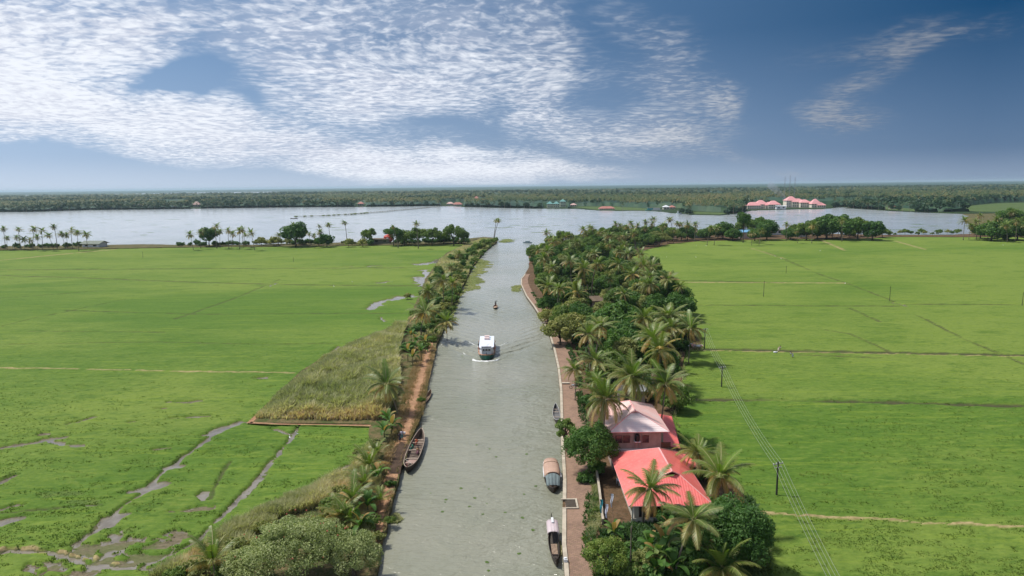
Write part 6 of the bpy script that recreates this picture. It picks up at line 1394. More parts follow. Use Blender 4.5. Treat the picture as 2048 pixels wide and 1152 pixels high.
mb = MB(); mb.tube([(0, LB/2-.2, 1.25), (0, LB/2+.1, 2.1)], [.07, .04], 6); mb.build('stem_post', M_TAR, vb)
mb = MB(); mb.tube([(-.95, -3.6, .75), (.35, -5.4, .8)], .03, 5); mb.build('pole', mat('pale_pole', (.5, .47, .4), .7), vb)
def onboat(x, y, z): v = vb.matrix_basis @ Vector((x, y, z)); return v
bpy.context.view_layer.update()
p = onboat(-.15, 3.35, .33); person((p.x, p.y, p.z), ang+2.6, 'person in orange red cloth seated near the bow of the wooden boat', mat('orange_cloth', (.52, .14, .06), .8), mat('rust_cloth', (.40, .10, .05), .8), 'sit')
p = onboat(-.45, 1.2, .25); person((p.x, p.y, p.z), ang+1.8, 'person in a green top crouching on the left side inside the wooden boat', mat('green_cloth', (.03, .24, .15), .8), mat('teal_cloth', (.03, .16, .13), .8), 'crouch', 1.05)
p = onboat(.55, -.2, .3); person((p.x, p.y, p.z), ang+2.9, 'person with a tan headcloth and purple wrap seated amidships in the wooden boat', mat('tan_cloth', (.42, .26, .14), .8), mat('purple_cloth', (.16, .07, .10), .8), 'sit')
c = P(804, 880, .79); person((c.x, c.y, .79), .1, 'man in pale shirt and teal lungi carrying a white box up the bank', mat('pale_shirt', (.62, .58, .66), .8), mat('teal_lungi', (.10, .26, .25), .8), 'walk', hold='r')
w_ = empty('white_box', (c.x+.40, c.y+.16, 1.88), .2, 'white box carried by the man on the bank', 'box'); mb = MB(); mb.box(-.14, -.12, -.12, .14, .12, .12); mb.build('carton', M_WHITE, w_); mb = MB(); mb.box(-.15, -.13, .121, .15, .13, .15); mb.build('lid', M_WHITE, w_)
c = P(800, 884, .79); person((c.x, c.y-.1, .79), .3, 'dark clothed person walking just behind the man with the white box', mat('dark_shirt', (.03, .03, .04), .8), mat('dark_cloth', (.04, .04, .05), .8), 'walk', sc=.95)
# small canoes
c = P(852, 800, 0); b = empty('canoe', (c.x+.1, c.y, 0), -.08, 'narrow dark canoe half hidden in weeds beside the dirt track', 'boat'); out, inn, rim = hull(8.5, 1.0, .2, .35, .45, .45); out.build('hull', M_TAR, b); inn.build('inside', M_WOOD, b); rim.build('gunwale', M_WOOD, b)
c = P(1114, 832, 0); b = empty('canoe', (c.x-.1, c.y, 0), -.03, 'narrow dark canoe at the quay half covered by the mango tree', 'boat'); out, inn, rim = hull(9, 1.25, .2, .4, .5, .5); out.build('hull', M_TAR, b); inn.build('inside', mat('grey_inside', (.14, .14, .14), .8), b); rim.build('gunwale', mat('grey_rim', (.34, .34, .33), .7), b)
for y in (-1.5, 1.2, 2.6): mb = MB(); mb.box(-.5, y-.1, .32, .5, y+.1, .38); mb.build('thwart', M_PALEWOOD, b)
def canopy(parent, name, w, y0, y1, zs, zt, mt, th=.05, rows=9, taper=0.0, over=0.0):
    mb = MB(); n = 10; vs = []; fs = []
    for i in range(rows+1):
        t = i/rows; y = y0+(y1-y0)*t; ww = w*(1-taper*abs(2*t-1)**3)
        for k in range(n+1):
            a = math.pi*k/n; vs.append((-ww*math.cos(a), y, zs+(zt-zs)*math.sin(a)**.7))
    m_ = len(vs); vs += [(x*.96, y, z-th) for x, y, z in vs]
    for i in range(rows):
        for k in range(n):
            q = (i*(n+1)+k, i*(n+1)+k+1, (i+1)*(n+1)+k+1, (i+1)*(n+1)+k); fs.append(q); fs.append(tuple(v+m_ for v in q[::-1]))
    for k in range(n): fs += [(k+1, k, k+m_, k+1+m_), (rows*(n+1)+k, rows*(n+1)+k+1, rows*(n+1)+k+1+m_, rows*(n+1)+k+m_)]
    mb.add(vs, fs); return mb.build(name, mt, parent, True)
# canopied tour boat
a = P(1105, 986, .1); b0 = empty('covered_boat', (P(1105, 950, 1.6).x, a.y+3.9, 0), 0, 'tour boat with a curved tan mat roof and grey front curtain moored at the quay', 'boat')
out, inn, rim = hull(8.0, 2.0, .3, .55, .3, .3, 3.4, 2.6, .3, .08, 22, 0); out.build('hull', M_TAR, b0, True); inn.build('inside', M_WOOD, b0); rim.build('gunwale', M_TAR, b0)
canopy(b0, 'mat_roof', 1.12, -1.9, 2.9, 1.45, 2.15, roof_mat('mat_roof', (.50, .33, .235), (.40, .26, .19), 0, .16), .05, 8, .14)
for s in (-1, 1):
    mb = MB(); mb.tube([(s*1.14, -1.95, 1.45), (s*1.14, .6, 1.47), (s*.98, 3.0, 1.47)], .06, 5); mb.build('roof_edge', M_WHITE, b0)
    for y in (-1.7, .5, 2.5): mb = MB(); mb.tube([(s*.92, y, .5), (s*1.06, y, 1.5)], .03, 5); mb.build('roof_post', M_WOOD, b0)
mb = MB(); mb.tube([(-1.10, 1.55, 1.47)]+[(-1.13*math.cos(math.pi*k/8), 1.55, 1.48+.70*math.sin(math.pi*k/8)**.7) for k in range(1, 8)]+[(1.10, 1.55, 1.47)], .035, 5); mb.build('roof_band', M_WOOD, b0)
mb = MB(); vs = []; fs = []; n = 16
for j, (y, z) in enumerate(((-1.93, 2.0), (-2.6, 1.55), (-3.1, .85))):
    for k in range(n+1): x = -.98+1.96*k/n; vs.append((x*(1-.04*j), y+.07*math.sin(k*1.7), z-(.45 if j == 0 else .12)*(x/1.0)**2))
for j in range(2): fs += [(j*(n+1)+k, j*(n+1)+k+1, (j+1)*(n+1)+k+1, (j+1)*(n+1)+k) for k in range(n)]
mb.add(vs, fs); mb.build('front_curtain', mat('grey_tarp', (.20, .25, .25), .8, scale=2, col2=(.15, .19, .19)), b0, True)
mb = MB(); mb.ball((0, 3.35, 1.2), (.45, .6, .3), 0, 8, 5); mb.build('stern_cover', M_WHITE, b0, True)
# striped canopy canoe
a = P(1109, 1135, .1); e = P(1109, 1052, .1); LB2 = (e-a).length
b0 = empty('covered_canoe', ((P(1109, 1100, .3)).x, (a.y+e.y)/2, 0), 0, 'black canoe with a short striped pinkish canopy moored near the bottom of the quay', 'boat')
out, inn, rim = hull(LB2, 1.15, .25, .42, .5, .55, 2.0, 1.9, .2, .06, 24); out.build('hull', M_TAR, b0, True); inn.build('inside', mat('canoe_inside', (.07, .06, .05), .7), b0); rim.build('gunwale', M_TAR, b0, True)
canopy(b0, 'striped_canopy', .68, .35, 3.15, 1.25, 1.62, roof_mat('striped_canopy', (.58, .50, .50), (.50, .42, .43), 0, .32), .04, 5)
for s in (-1, 1):
    for y in (.5, 3.0): mb = MB(); mb.tube([(s*.52, y, .4), (s*.65, y, 1.3)], .025, 5); mb.build('canopy_post', M_WOOD, b0)
mb = MB(); mb.box(-.33, -2.2, .30, .33, -.1, .36); mb.build('floor_board', M_WOOD, b0)
mb = MB(); mb.box(-.12, 2.2, 1.64, .14, 3.3, 1.78); mb.build('white_bundle', M_WHITE, b0)
for y in (-2.6, -3.1): mb = MB(); mb.box(-.34, y-.08, .42, .34, y+.08, .48); mb.build('thwart', M_TAR, b0)
mb = MB(); mb.tube([(0, -LB2/2+.05, .85), (0, -LB2/2-.25, 1.3)], .05, 6); mb.build('stem_post', M_TAR, b0)
mb = MB(); mb.tube([(0, LB2/2-.1, .9), (0, LB2/2+.15, 1.6)], .05, 6); mb.build('stern_post', M_TAR, b0)
# mooring bits on the quay
c = P(1129, 1125, .9); o_ = empty('mooring_block', (c.x+.1, c.y, 1.04), 0, 'small white mooring block on the quay coping at the bottom', 'bollard'); mb = MB(); mb.box(-.18, -.22, 0, .18, .22, .3); mb.box(-.12, -.12, .301, .12, .12, .42); mb.build('block', M_WHITE, o_)
c = P(1126, 768, .9); o_ = empty('stone_slab', (c.x+.5, c.y, .9), 0, 'pale slab crossing the quay coping near the overhanging small palm', 'slab'); mb = MB(); mb.box(-.7, -.3, .15, .8, .3, .27); mb.build('top', M_COPE, o_); mb = MB(); mb.box(.3, -.25, 0, .5, .25, .149); mb.build('support', M_STONE, o_)
c = P(1148, 778, .9); o_ = empty('parked_motorbike', (c.x, c.y, .9), 1.3, 'blue grey motorbike parked on the brick path under the palms', 'motorbike')
mb = MB()
for y in (-.62, .62): mb.tube([(0, y+.29*math.cos(k*math.pi/8), .30+.29*math.sin(k*math.pi/8)) for k in range(17)], .05, 6, cap=False)
mb.build('wheels', M_TAR, o_); mb = MB(); mb.ball((0, .12, .78), (.16, .30, .14), 0, 8, 5); mb.tube([(0, -.62, .3), (0, -.1, .4), (0, .45, .85), (0, .62, .3)], .05, 6); mb.build('frame', mat('blue_grey_metal', (.25, .32, .38), .35), o_, True)
mb = MB(); mb.box(-.13, -.6, .76, .13, -.08, .86); mb.build('seat', M_TAR, o_); mb = MB(); mb.tube([(-.36, .30, 1.02), (0, .42, .95), (.36, .30, 1.02)], .025, 5); mb.build('handlebar', M_TAR, o_)

# ------------------------------------------------------------------ houses
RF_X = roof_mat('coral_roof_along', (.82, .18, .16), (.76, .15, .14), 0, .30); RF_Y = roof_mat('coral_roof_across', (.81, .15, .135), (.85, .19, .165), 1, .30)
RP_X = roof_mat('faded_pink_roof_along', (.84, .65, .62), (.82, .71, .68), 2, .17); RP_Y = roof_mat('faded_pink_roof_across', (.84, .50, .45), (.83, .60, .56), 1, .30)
M_RIDGE = mat('ridge_cap', (.76, .32, .30), .5, scale=1, col2=(.74, .42, .40))
M_PLAST = mat('house_plaster', (.42, .33, .28), .85, scale=1.2, col2=(.31, .245, .21), bump=.2)
M_CREAM = mat('cream_plaster', (.52, .50, .42), .85, scale=1, col2=(.40, .38, .31))
M_TIMBER = mat('brown_timber', (.12, .065, .04), .7)
def hip_roof(root, name, x0, x1, y0, y1, ze, zr, ya, yb, xm, gab, ma, mb_, th=.07, over_far=None):
    """hipped roof with the ridge along y from ya (near gablet) to yb; gab = half width of the little open gable"""
    zg = zr-(zr-ze)*gab/((x1-x0)/2); k = (zr-zg)/(zr-ze)
    gy = ya; gx = gab; nl, nr = (x0, y0, ze), (x1, y0, ze); fl, f_r = (x0, y1, ze), (x1, y1, ze)
    A, B = (xm, ya-.25, zr), (xm, yb, zr); g0, g1 = (xm-gx, gy, zg), (xm+gx, gy, zg)
    def pl(nm, pts, mt):
        m2 = MB(); m2.slab(pts, th, 0); m2.build(nm, mt, root)
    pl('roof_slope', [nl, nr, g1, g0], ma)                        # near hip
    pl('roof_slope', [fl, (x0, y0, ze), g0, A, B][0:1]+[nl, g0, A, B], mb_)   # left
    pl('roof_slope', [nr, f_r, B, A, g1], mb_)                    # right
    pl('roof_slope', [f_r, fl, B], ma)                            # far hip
    m2 = MB(); m2.tube([A, B], .11, 6); 
    for q, w in ((g0, nl), (g1, nr), (B, fl), (B, f_r)): m2.tube([q, w], .07, 5)
    m2.tube([Vector(A)+Vector((0, 0, .02)), Vector(g0)], .07, 5); m2.tube([Vector(A)+Vector((0, 0, .02)), Vector(g1)], .07, 5); m2.build('ridge_cap', M_RIDGE, root)
    m2 = MB(); m2.add([(xm-gx*.9, gy+.05, zg), (xm+gx*.9, gy+.05, zg), (xm, gy+.05, zr-.12)], [(0, 1, 2)]); m2.build('gable_opening', mat('dark_gable', (.05, .02, .02), .9), root)
    m2 = MB()
    for q, w in ((nl, nr), (nl, fl), (nr, f_r), (fl, f_r)): m2.tube([Vector(q)-Vector((0, 0, .06)), Vector(w)-Vector((0, 0, .06))], .05, 4)
    m2.build('eave_board', M_RIDGE, root)
def window(root, x, y, z, w, h, face='-y', mt=None):
    m2 = MB(); f = .06; far = root.location.y > 400
    if face == '-y': m2.box(x-w/2-f, y-.05, z-f, x+w/2+f, y-.002, z+h+f)
    else: m2.box(x-.05 if face == '-x' else x+.002, y-w/2-f, z-f, x-.002 if face == '-x' else x+.05, y+w/2+f, z+h+f)
    o = m2.build('window', M_CREAM if far else M_TIMBER, root); m2 = MB()
    if face == '-y': m2.box(x-w/2, y-.07, z, x+w/2, y-.051, z+h)
    elif face == '-x': m2.box(x-.07, y-w/2, z, x-.051, y+w/2, z+h)
    else: m2.box(x+.051, y-w/2, z, x+.07, y+w/2, z+h)
    m2.build('pane', mt or M_GLASS, o); return o
# big red roofed house: local frame with its origin at the middle of the near eave
nl = P(1258, 1012, 3.45); nr = P(1425, 1010, 3.45); flp = P(1238, 906, 3.45); ga = P(1340, 941, 6.2); gb = P(1321, 896, 6.2)
h1 = empty('red_roofed_house', ((nl.x+nr.x)/2, nl.y, .75), 0, 'single storey house with a large coral red hipped metal roof nearest the viewer', 'house')
ox, oy = h1.location.x, h1.location.y; hwid = (nr.x-nl.x)/2; yb_ = flp.y-oy
hip_roof(h1, 'roof', -hwid, hwid+.1, 0, yb_, 2.7, 5.45, ga.y-oy, gb.y-oy, (ga.x+gb.x)/2-ox, .95, RF_X, RF_Y)
mb = MB(); wx0, wx1, wy0, wy1 = -hwid+.8, hwid-.7, 1.0, yb_-1.0
mb.box(wx0, wy0, 0, wx1, wy1, 2.9); mb.build('walls', M_CREAM, h1)
mb = MB(); mb.slab([(hwid-.3, yb_-4.4, 2.62), (hwid+1.9, yb_-4.2, 2.30), (hwid+1.1, yb_+.15, 2.30), (hwid-.3, yb_+.1, 2.66)], .07); mb.build('side_wing_roof', RF_Y, h1)
for x in (-2.9, -1.6, .2, 2.2): window(h1, x, wy0, .9, 1.0, 1.2)
for y in (3, 6, 9): window(h1, wx0, y, .9, 1.0, 1.1, '-x')
mb = MB(); mb.box(wx0-.5, wy0-.75, 0, wx1, wy0-.002, .28); mb.build('veranda_floor', mat('veranda_cement', (.20, .19, .16), .8), h1)
for x in (wx0-.4, -1.0, 1.4, wx1-.15): mb = MB(); mb.box(x, wy0-.72, .281, x+.16, wy0-.56, 2.62); mb.build('veranda_post', M_CREAM, h1)
mb = MB(); mb.box(wx0-.45, wy0-.70, .282, -1.9, wy0-.58, .95); mb.build('veranda_wall', M_CREAM, h1)
# two storey house with the faded roof
nl2 = P(1243, 864, 6.6); nr2 = P(1340, 864, 6.6); fr2 = P(1318, 808, 6.6); ga2 = P(1268, 822, 8.6); gb2 = P(1264, 806, 8.6)
wl2 = nr2.x-8.3
h2 = empty('pink_roofed_house', ((wl2+nr2.x)/2, nl2.y, .75), 0, 'two storey house with a faded pink hip roof and black water tank', 'house')
ox, oy = h2.location.x, h2.location.y; hw2 = (nr2.x-wl2)/2; yb2 = min(fr2.y-oy, 11.5)
hip_roof(h2, 'roof', -hw2, hw2, 0, yb2, 5.85, 7.9, ga2.y-oy, gb2.y-oy+1, (ga2.x+gb2.x)/2-ox, .55, RP_X, RP_Y)
mb = MB(); mb.box(-hw2+.7, .9, 0, hw2-.95, yb2-.8, 5.95); mb.build('walls', M_PLAST, h2)
mb = MB(); mb.box(-hw2+.5, .55, 2.95, hw2-.9, .898, 3.10); mb.build('floor_ledge', M_WHITE, h2)
mb = MB(); mb.box(-hw2+.5, .35, 1.6, hw2-.9, .898, 1.72); mb.build('lower_ledge', M_WHITE, h2)
for x in (-2.6, -1.55, 1.05): window(h2, x, .9, 4.0, .85, .95)
for x in (-2.2, .2, 2.0): window(h2, x, .9, .6, .8, .9)
mb = MB()
for x in (-.55, .15, .55): mb.tube([(x, .78, 0), (x, .78, 5.6)], .035, 5)
mb.build('drain_pipe', mat('grey_pipe', (.35, .30, .28), .6), h2)
t_ = empty('water_tank', (ox-.15, oy+.45, .75+4.35), 0, 'black water tank on a pale bracket against the two storey house wall', 'water tank')
mb = MB(); mb.box(-.42, -.30, -.10, .42, .42, 0); mb.build('bracket', M_WHITE, t_); mb = MB(); mb.tube([(0, .05, .001), (0, .05, .85), (0, .05, .95), (0, .05, 1.02)], [.34, .34, .28, .14], 12); mb.build('tank', mat('black_plastic', (.015, .017, .018), .35), t_)
l0, l1, l2 = P(1317, 892, 3.4), P(1361, 896, 2.8), P(1329, 817, 2.9)
mb = MB(); mb.slab([(hw2-.948, l0.y-oy, 3.1), (l1.x-ox, l1.y-oy, 2.0), (l2.x-ox+.4, l1.y-oy+13.5, 2.0), (hw2-.948, l1.y-oy+13.5, 3.1)], .07); mb.build('lean_to_roof', RF_Y, h2)
mb = MB(); mb.box(hw2-.94, l1.y-oy+.4, 0, l1.x-ox-.5, l1.y-oy+12.5, 2.1); mb.build('lean_to_walls', M_PLAST, h2)
mb = MB(); mb.box(hw2-.92, 2.4, 3.4, hw2-.3, 4.4, 5.6); mb.build('balcony_screen', mat('pale_screen', (.42, .40, .36), .7), h2)
mb = MB(); mb.box(hw2-.9, .9, 3.2, hw2+.4, 1.0, 3.95); mb.build('balcony_rail', M_TIMBER, h2)
# low outbuilding behind it, roof of the hidden house in the clearing
def shed(name, px, py, z, w, dp, h, roofh, label, wallm, roofm, rz=0.0, z0=.6, gable='x', group=None, cat='shed', win=2, wp=None):
    c = P(px, py, z); root = empty(name, (c.x if wp is None else wp[0], c.y if wp is None else wp[1], z0), rz, label, cat, group)
    mb = MB(); mb.box(-w/2, -dp/2, 0, w/2, dp/2, h); mb.build('walls', wallm, root)
    o = .08*w+.2; mb = MB()
    if gable == 'x':
        mb.slab([(-w/2-o, -dp/2-o, h-.05), (w/2+o, -dp/2-o, h-.05), (w/2+o, 0, h+roofh), (-w/2-o, 0, h+roofh)], .08); mb.slab([(w/2+o, dp/2+o, h-.05), (-w/2-o, dp/2+o, h-.05), (-w/2-o, .001, h+roofh), (w/2+o, .001, h+roofh)], .08)
    else:
        mb.slab([(-w/2-o, -dp/2-o, h-.05), (0, -dp/2-o, h+roofh), (0, dp/2+o, h+roofh), (-w/2-o, dp/2+o, h-.05)][::1], .08); mb.slab([(w/2+o, -dp/2-o, h-.05), (w/2+o, dp/2+o, h-.05), (.001, dp/2+o, h+roofh), (.001, -dp/2-o, h+roofh)], .08)
    mb.build('roof', roofm, root)
    mb = MB()
    if gable == 'x':
        for s in (-1, 1): mb.add([(s*(w/2-.01), -dp/2, h), (s*(w/2-.01), dp/2, h), (s*(w/2-.01), 0, h+roofh-.1)], [(0, 1, 2)])
    else:
        for s in (-1, 1): mb.add([(-w/2, s*(dp/2-.01), h), (w/2, s*(dp/2-.01), h), (0, s*(dp/2-.01), h+roofh-.1)], [(0, 1, 2)])
    mb.build('gable', wallm, root)
    for i in range(win): window(root, -w/2+w*(i+.5)/win, -dp/2, h*.35, w/win*.38, h*.4)
    return root
M_GREYR = mat('grey_sheet', (.30, .31, .30), .6, scale=.5, col2=(.20, .20, .19)); M_THATCH = mat('brown_thatch', (.17, .125, .085), .95, scale=1, col2=(.11, .08, .055), bump=.8)
M_REDR = mat('far_red_roof', (.40, .15, .12), .7, scale=.3, col2=(.46, .22, .18)); M_PINKR = mat('hotel_roof', (.68, .30, .30), .6, scale=.2, col2=(.74, .38, .37)); M_HOTEL = mat('hotel_wall', (.74, .68, .55), .85); M_TEALR = mat('teal_roof', (.15, .33, .30), .6)
shed('outbuilding', 1262, 790, 2, 4.5, 3.0, 2.6, .5, 'grey roofed outbuilding glimpsed behind the pink roof under the largest palm', M_PLAST, M_GREYR, 0, .75)
shed('hidden_house', 1188, 612, 1, 9, 6, 2.6, 1.0, 'low brown roofed house in the dark clearing of the grove', M_PLAST, M_THATCH, .1, .75, cat='house')
shed('white_hut', 190, 493, 1, 13, 8, 2.8, 1.8, 'white field hut with a grey green roof on the far bund', M_WHITE, mat('grey_green_sheet', (.16, .19, .15), .7), -.15, .5, 'x', cat='hut')
shed('grey_shed', 763, 486, 1, 12, 6, 3.2, .5, 'long grey shed on the far bund left of the red hut', mat('grey_block', (.20, .20, .16), .9), M_THATCH, 0, .8)
# red hut: a small round red kiosk on posts
c = P(779, 482, 2); o_ = empty('red_hut', (c.x, c.y-4, .8), 0, 'small bright red round kiosk beside the grey bund shed', 'kiosk')
mb = MB(); mb.tube([(0, 0, 1.2), (0, 0, 2.2), (0, 0, 4.6), (0, 0, 5.6), (0, 0, 6.2)], [2.6, 3.2, 3.3, 2.4, .6], 10); mb.build('shell', mat('bright_red', (.48, .06, .035), .6), o_)
mb = MB()
for x in (-1.8, 1.8): mb.tube([(x, 0, 0), (x, 0, 1.3)], .25, 6)
mb.build('legs', M_CREAM, o_); mb = MB(); mb.box(-.9, -3.35, 3.0, .6, -3.2, 4.2); mb.build('sign', M_WHITE, o_)
shed('grey_tin_shed', 1401, 472, 2, 12, 8, 4.0, 1.2, 'grey tin shed in the gap of the lakeside trees', mat('tin_wall', (.24, .27, .25), .7), M_THATCH, .1, .8)
shed('blue_roofed_hut', 1488, 473, 2, 8, 6, 4.6, 1.4, 'small pink hut with a blue sheet roof among the lakeside trees', mat('pale_pink_wall', (.55, .42, .40), .8), mat('blue_sheet', (.16, .36, .55), .5), 0, .8, cat='hut')
shed('white_house', 1549, 466, 2, 11, 7, 4, 1.2, 'white walled house among the lakeside trees right of the blue roofed hut', M_WHITE, M_GREYR, 0, .8, cat='house')
shed('white_house', 1600, 470, 2, 7, 6, 3, 1.0, 'small pale house half hidden left of the very wide lake tree', M_WHITE, M_GREYR, 0, .8, cat='house')
# rubbish heap by the field corner
c = P(1388, 692, .8); o_ = empty('rubbish_heap', (c.x, c.y, .75), 0, 'heap of pink and white rubbish at the grove corner below the first power pole', 'heap')
mb = MB(); r = random.Random(8)
for i in range(26): 
    x, y = r.uniform(-2.4, 2.4), r.uniform(-1.2, 1.2); s = r.uniform(.15, .5); mb.ball((x, y, s*.5), (s*1.3, s, s*.7), r.randrange(3), 6, 4)
mb.build('debris', [M_WHITE, mat('pink_scrap', (.55, .28, .24), .8), M_PLAST], o_)
# flags by the yard
for px, py, col, lab, dx in [(1212, 1048, (.03, .24, .28), 'teal and white flag on a leaning pole in the yard', -.2), (1219, 1058, (.62, .64, .74), 'white flag hanging lowest by the yard wall', .0), (1227, 1036, (.60, .64, .70), 'white flag with a dark edge nearest the red roofed house', .15)]:
    c = P(px, py, .8); o_ = empty('flag', (c.x, c.y, .75), 0, lab, 'flag', 'flags by the yard'); mb = MB(); mb.tube([(0, 0, 0), (-.5+dx, .35, 3.0)], .025, 5); mb.build('pole', M_WOOD, o_)
    mb = MB(); vs = []; fs = []
    for i in range(7):
        t = i/6
        for j in range(3): vs.append((-.5+dx+.04+j*.16*(1-t*.55)+.04*math.sin(i*1.3), .35-.07*j+.05*math.sin(i+j), 2.95-t*1.7))
    for i in range(6): fs += [(i*3+j, i*3+j+1, (i+1)*3+j+1, (i+1)*3+j) for j in range(2)]
    mb.add(vs, fs); mb.build('cloth', mat('cloth_'+str(px), col, .8), o_)
c = P(1243, 968, .8); o_ = empty('yard_table', (c.x, c.y, .75), .3, 'white plastic table beside the left wall of the red roofed house', 'table'); mb = MB(); mb.box(-.6, -.4, .68, .6, .4, .74); mb.build('top', M_WHITE, o_)
for sx_ in (-1, 1):
    for sy_ in (-1, 1): mb = MB(); mb.box(sx_*.52-.03, sy_*.33-.03, 0, sx_*.52+.03, sy_*.33+.03, .679); mb.build('leg', M_WHITE, o_)

# ------------------------------------------------------------------ power line and poles
POLES = [((1409, 697), 6.6, 'first power pole standing at the corner of the grove beside the rubbish heap'), ((1443, 775), 5.6, 'second power pole standing in the rice between two field ridges'), ((1553, 991), 5.0, 'nearest dark power pole standing in the right field')]
M_POLE = mat('dark_pole', (.035, .035, .032), .7); M_WIRE = mat('power_wire', (.42, .44, .40), .35, metal=.3)
tops = []
def solve_h(base, toppx):
    b = P(base[0], base[1], .4); best = min((abs((lambda q: q.y-b.y)(P(base[0], toppx, h))), h) for h in [k*.05 for k in range(40, 240)]); return best[1]
for (bp, h, lab), tp in zip(POLES, (657, 733, 925)):
    h = solve_h(bp, tp); b = P(bp[0], bp[1], .4); o_ = empty('power_pole', (b.x, b.y, .1), R(20), lab, 'power pole', 'power line poles')
    mb = MB(); mb.tube([(0, 0, 0), (0, 0, h)], [.13, .09], 8); mb.build('post', M_POLE, o_)
    mb = MB(); mb.box(-.75, -.05, h-.35, .75, .05, h-.25); mb.box(-.5, -.05, h-.8, .5, .05, h-.72); mb.build('crossarm', mat('grey_arm', (.25, .25, .23), .6), o_)
    mb = MB()
    for x in (-.7, -.25, .25, .7): mb.tube([(x, 0, h-.25), (x, 0, h-.1)], .05, 6)
    mb.build('insulators', M_WHITE, o_); tops.append(Vector((b.x, b.y, h)))
e3 = P(1690, 1175, tops[2].z*.93); d3 = (e3-tops[2]); nxt = tops[2]+d3*1.6; b4 = nxt
o_ = empty('power_pole', (nxt.x, nxt.y, .1), R(20), 'power pole carrying the line on past the near edge of the view', 'power pole', 'power line poles')
mb = MB(); mb.tube([(0, 0, 0), (0, 0, nxt.z)], [.13, .09], 8); mb.build('post', M_POLE, o_); mb = MB(); mb.box(-.75, -.05, nxt.z-.35, .75, .05, nxt.z-.25); mb.build('crossarm', mat('grey_arm', (.25, .25, .23), .6), o_)
sp = tops+[nxt]
for wi, (ofx, ofz, nm) in enumerate(((-.7, -.1, 'outer left'), (-.25, -.1, 'inner left'), (.25, -.1, 'inner right'), (.7, -.1, 'outer right'))):
    mb = MB()
    for a_, b_ in zip(sp[:-1], sp[1:]):
        pts = []; sag = (b_-a_).length*.018
        for k in range(17):
            t = k/16; q = a_.lerp(b_, t); pts.append((q.x+ofx, q.y+ofx*.25, q.z+ofz-sag*4*t*(1-t)*(1+.25*wi*.4)))
        mb.tube(pts, .014, 4)
    o_ = mb.build('power_wire', M_WIRE); tag(o_, nm+' wire of the power line crossing the right field', 'wire', 'wires of the power line')
for bp, tp, lab in [((1527, 594), 562, 'thin pole in the middle of the right field'), ((1779, 602), 573, 'thin pole beside the dark wet spot of the right field'), ((2044, 612), 585, 'thin pole at the right edge of the frame'), ((1572, 547), 532, 'thin pole on the diagonal ridge of the right field'), ((896, 478), 444, 'thin dark mast between the rounded bund trees'), ((286, 516), 504, 'thin stick near the left back of the left field'), ((587, 524), 515, 'short stick standing in the back of the left field'), ((28, 500), 490, 'white stick on the bund near the left edge')]:
    h = min(solve_h(bp, tp), 14); b = P(bp[0], bp[1], .4); o_ = empty('field_pole', (b.x, b.y, .1), 0, lab, 'pole'); mb = MB(); mb.tube([(0, 0, 0), (.05, 0, h)], [.09, .06], 6); mb.build('post', M_POLE if 'white' not in lab else M_WHITE, o_)
    mb = MB(); mb.tube([(-.25, 0, h*.93), (.25, 0, h*.93)], .03, 5); mb.build('crosspiece', M_POLE, o_)
# field workers and egrets
c = P(1585, 716, .45); person((c.x, c.y, .42), 1.0, 'field worker in pale grey bending over the rice', mat('grey_shirt', (.40, .44, .50), .8), mat('grey_lungi', (.30, .33, .36), .8), 'bend', 1.05)
c = P(1557, 704, .45); person((c.x, c.y, .42), -1.2, 'field worker in white bending on the dark ridge of the right field', mat('white_cloth', (.7, .7, .7), .8), mat('cream_cloth', (.6, .5, .4), .8), 'bend', 1.05)
c = P(1550, 706, .45); o_ = empty('white_sack', (c.x, c.y, .45), 0, 'white sack lying on the dark ridge beside the white field worker', 'sack'); mb = MB(); mb.ball((0, 0, .2), (.45, .3, .22), 0, 8, 5); mb.tube([(.4, 0, .22), (.55, 0, .30)], [.10, .16], 7); mb.build('sack', M_WHITE, o_, True)
def egret_mesh():
    mb = MB()
    mb.tube([(0, -.26, .40), (0, -.15, .42), (0, 0, .47), (0, .12, .52), (0, .17, .62), (0, .13, .74), (0, .17, .86), (0, .23, .90), (0, .30, .895), (0, .42, .87)], [.015, .075, .115, .085, .035, .026, .026, .036, .018, .004], 7); return mb
eg = egret_mesh(); M_EG = mat('white_feathers', (.78, .78, .76), .8)
EG = [(1393, 493, 'on the grass near the grey tin shed'), (1412, 493, 'second from the grey tin shed'), (1333, 516, 'alone near the left corner of the right field'), (1392, 516, 'in line with the one at the left corner of the right field'), (1550, 514, 'on the diagonal ridge of the right field'), (1640, 503, 'in the back of the right field below the very wide tree'), (2006, 492, 'far right in the back of the right field'), (1690, 569, 'where the tan line meets the diagonal ridge'), (668, 575, 'on the dark seam left of the flooded strip'), (705, 566, 'near the upper dark seam of the left field'), (580, 880, 'beside the second near ditch'), (1562, 519, 'just below the one on the diagonal ridge'), (595, 873, 'on the near ditch close to the small plot')]
for i, (px, py, w_) in enumerate(EG):
    c = P(px, py, .45); o_ = empty('egret', (c.x, c.y, .42), random.uniform(0, 6), 'white egret '+w_, 'bird', 'egrets in the fields')
    e_ = eg.build('body', M_EG, o_, True) if i == 0 else mobj('body', e0.data, o_)
    if i == 0: e0 = e_
    mb = MB(); 
    for s in (-1, 1): mb.tube([(s*.03, 0, .42), (s*.03, -.02, .2), (s*.03, 0, -.05)], .008, 4)
    mb.build('legs', M_TAR, o_)

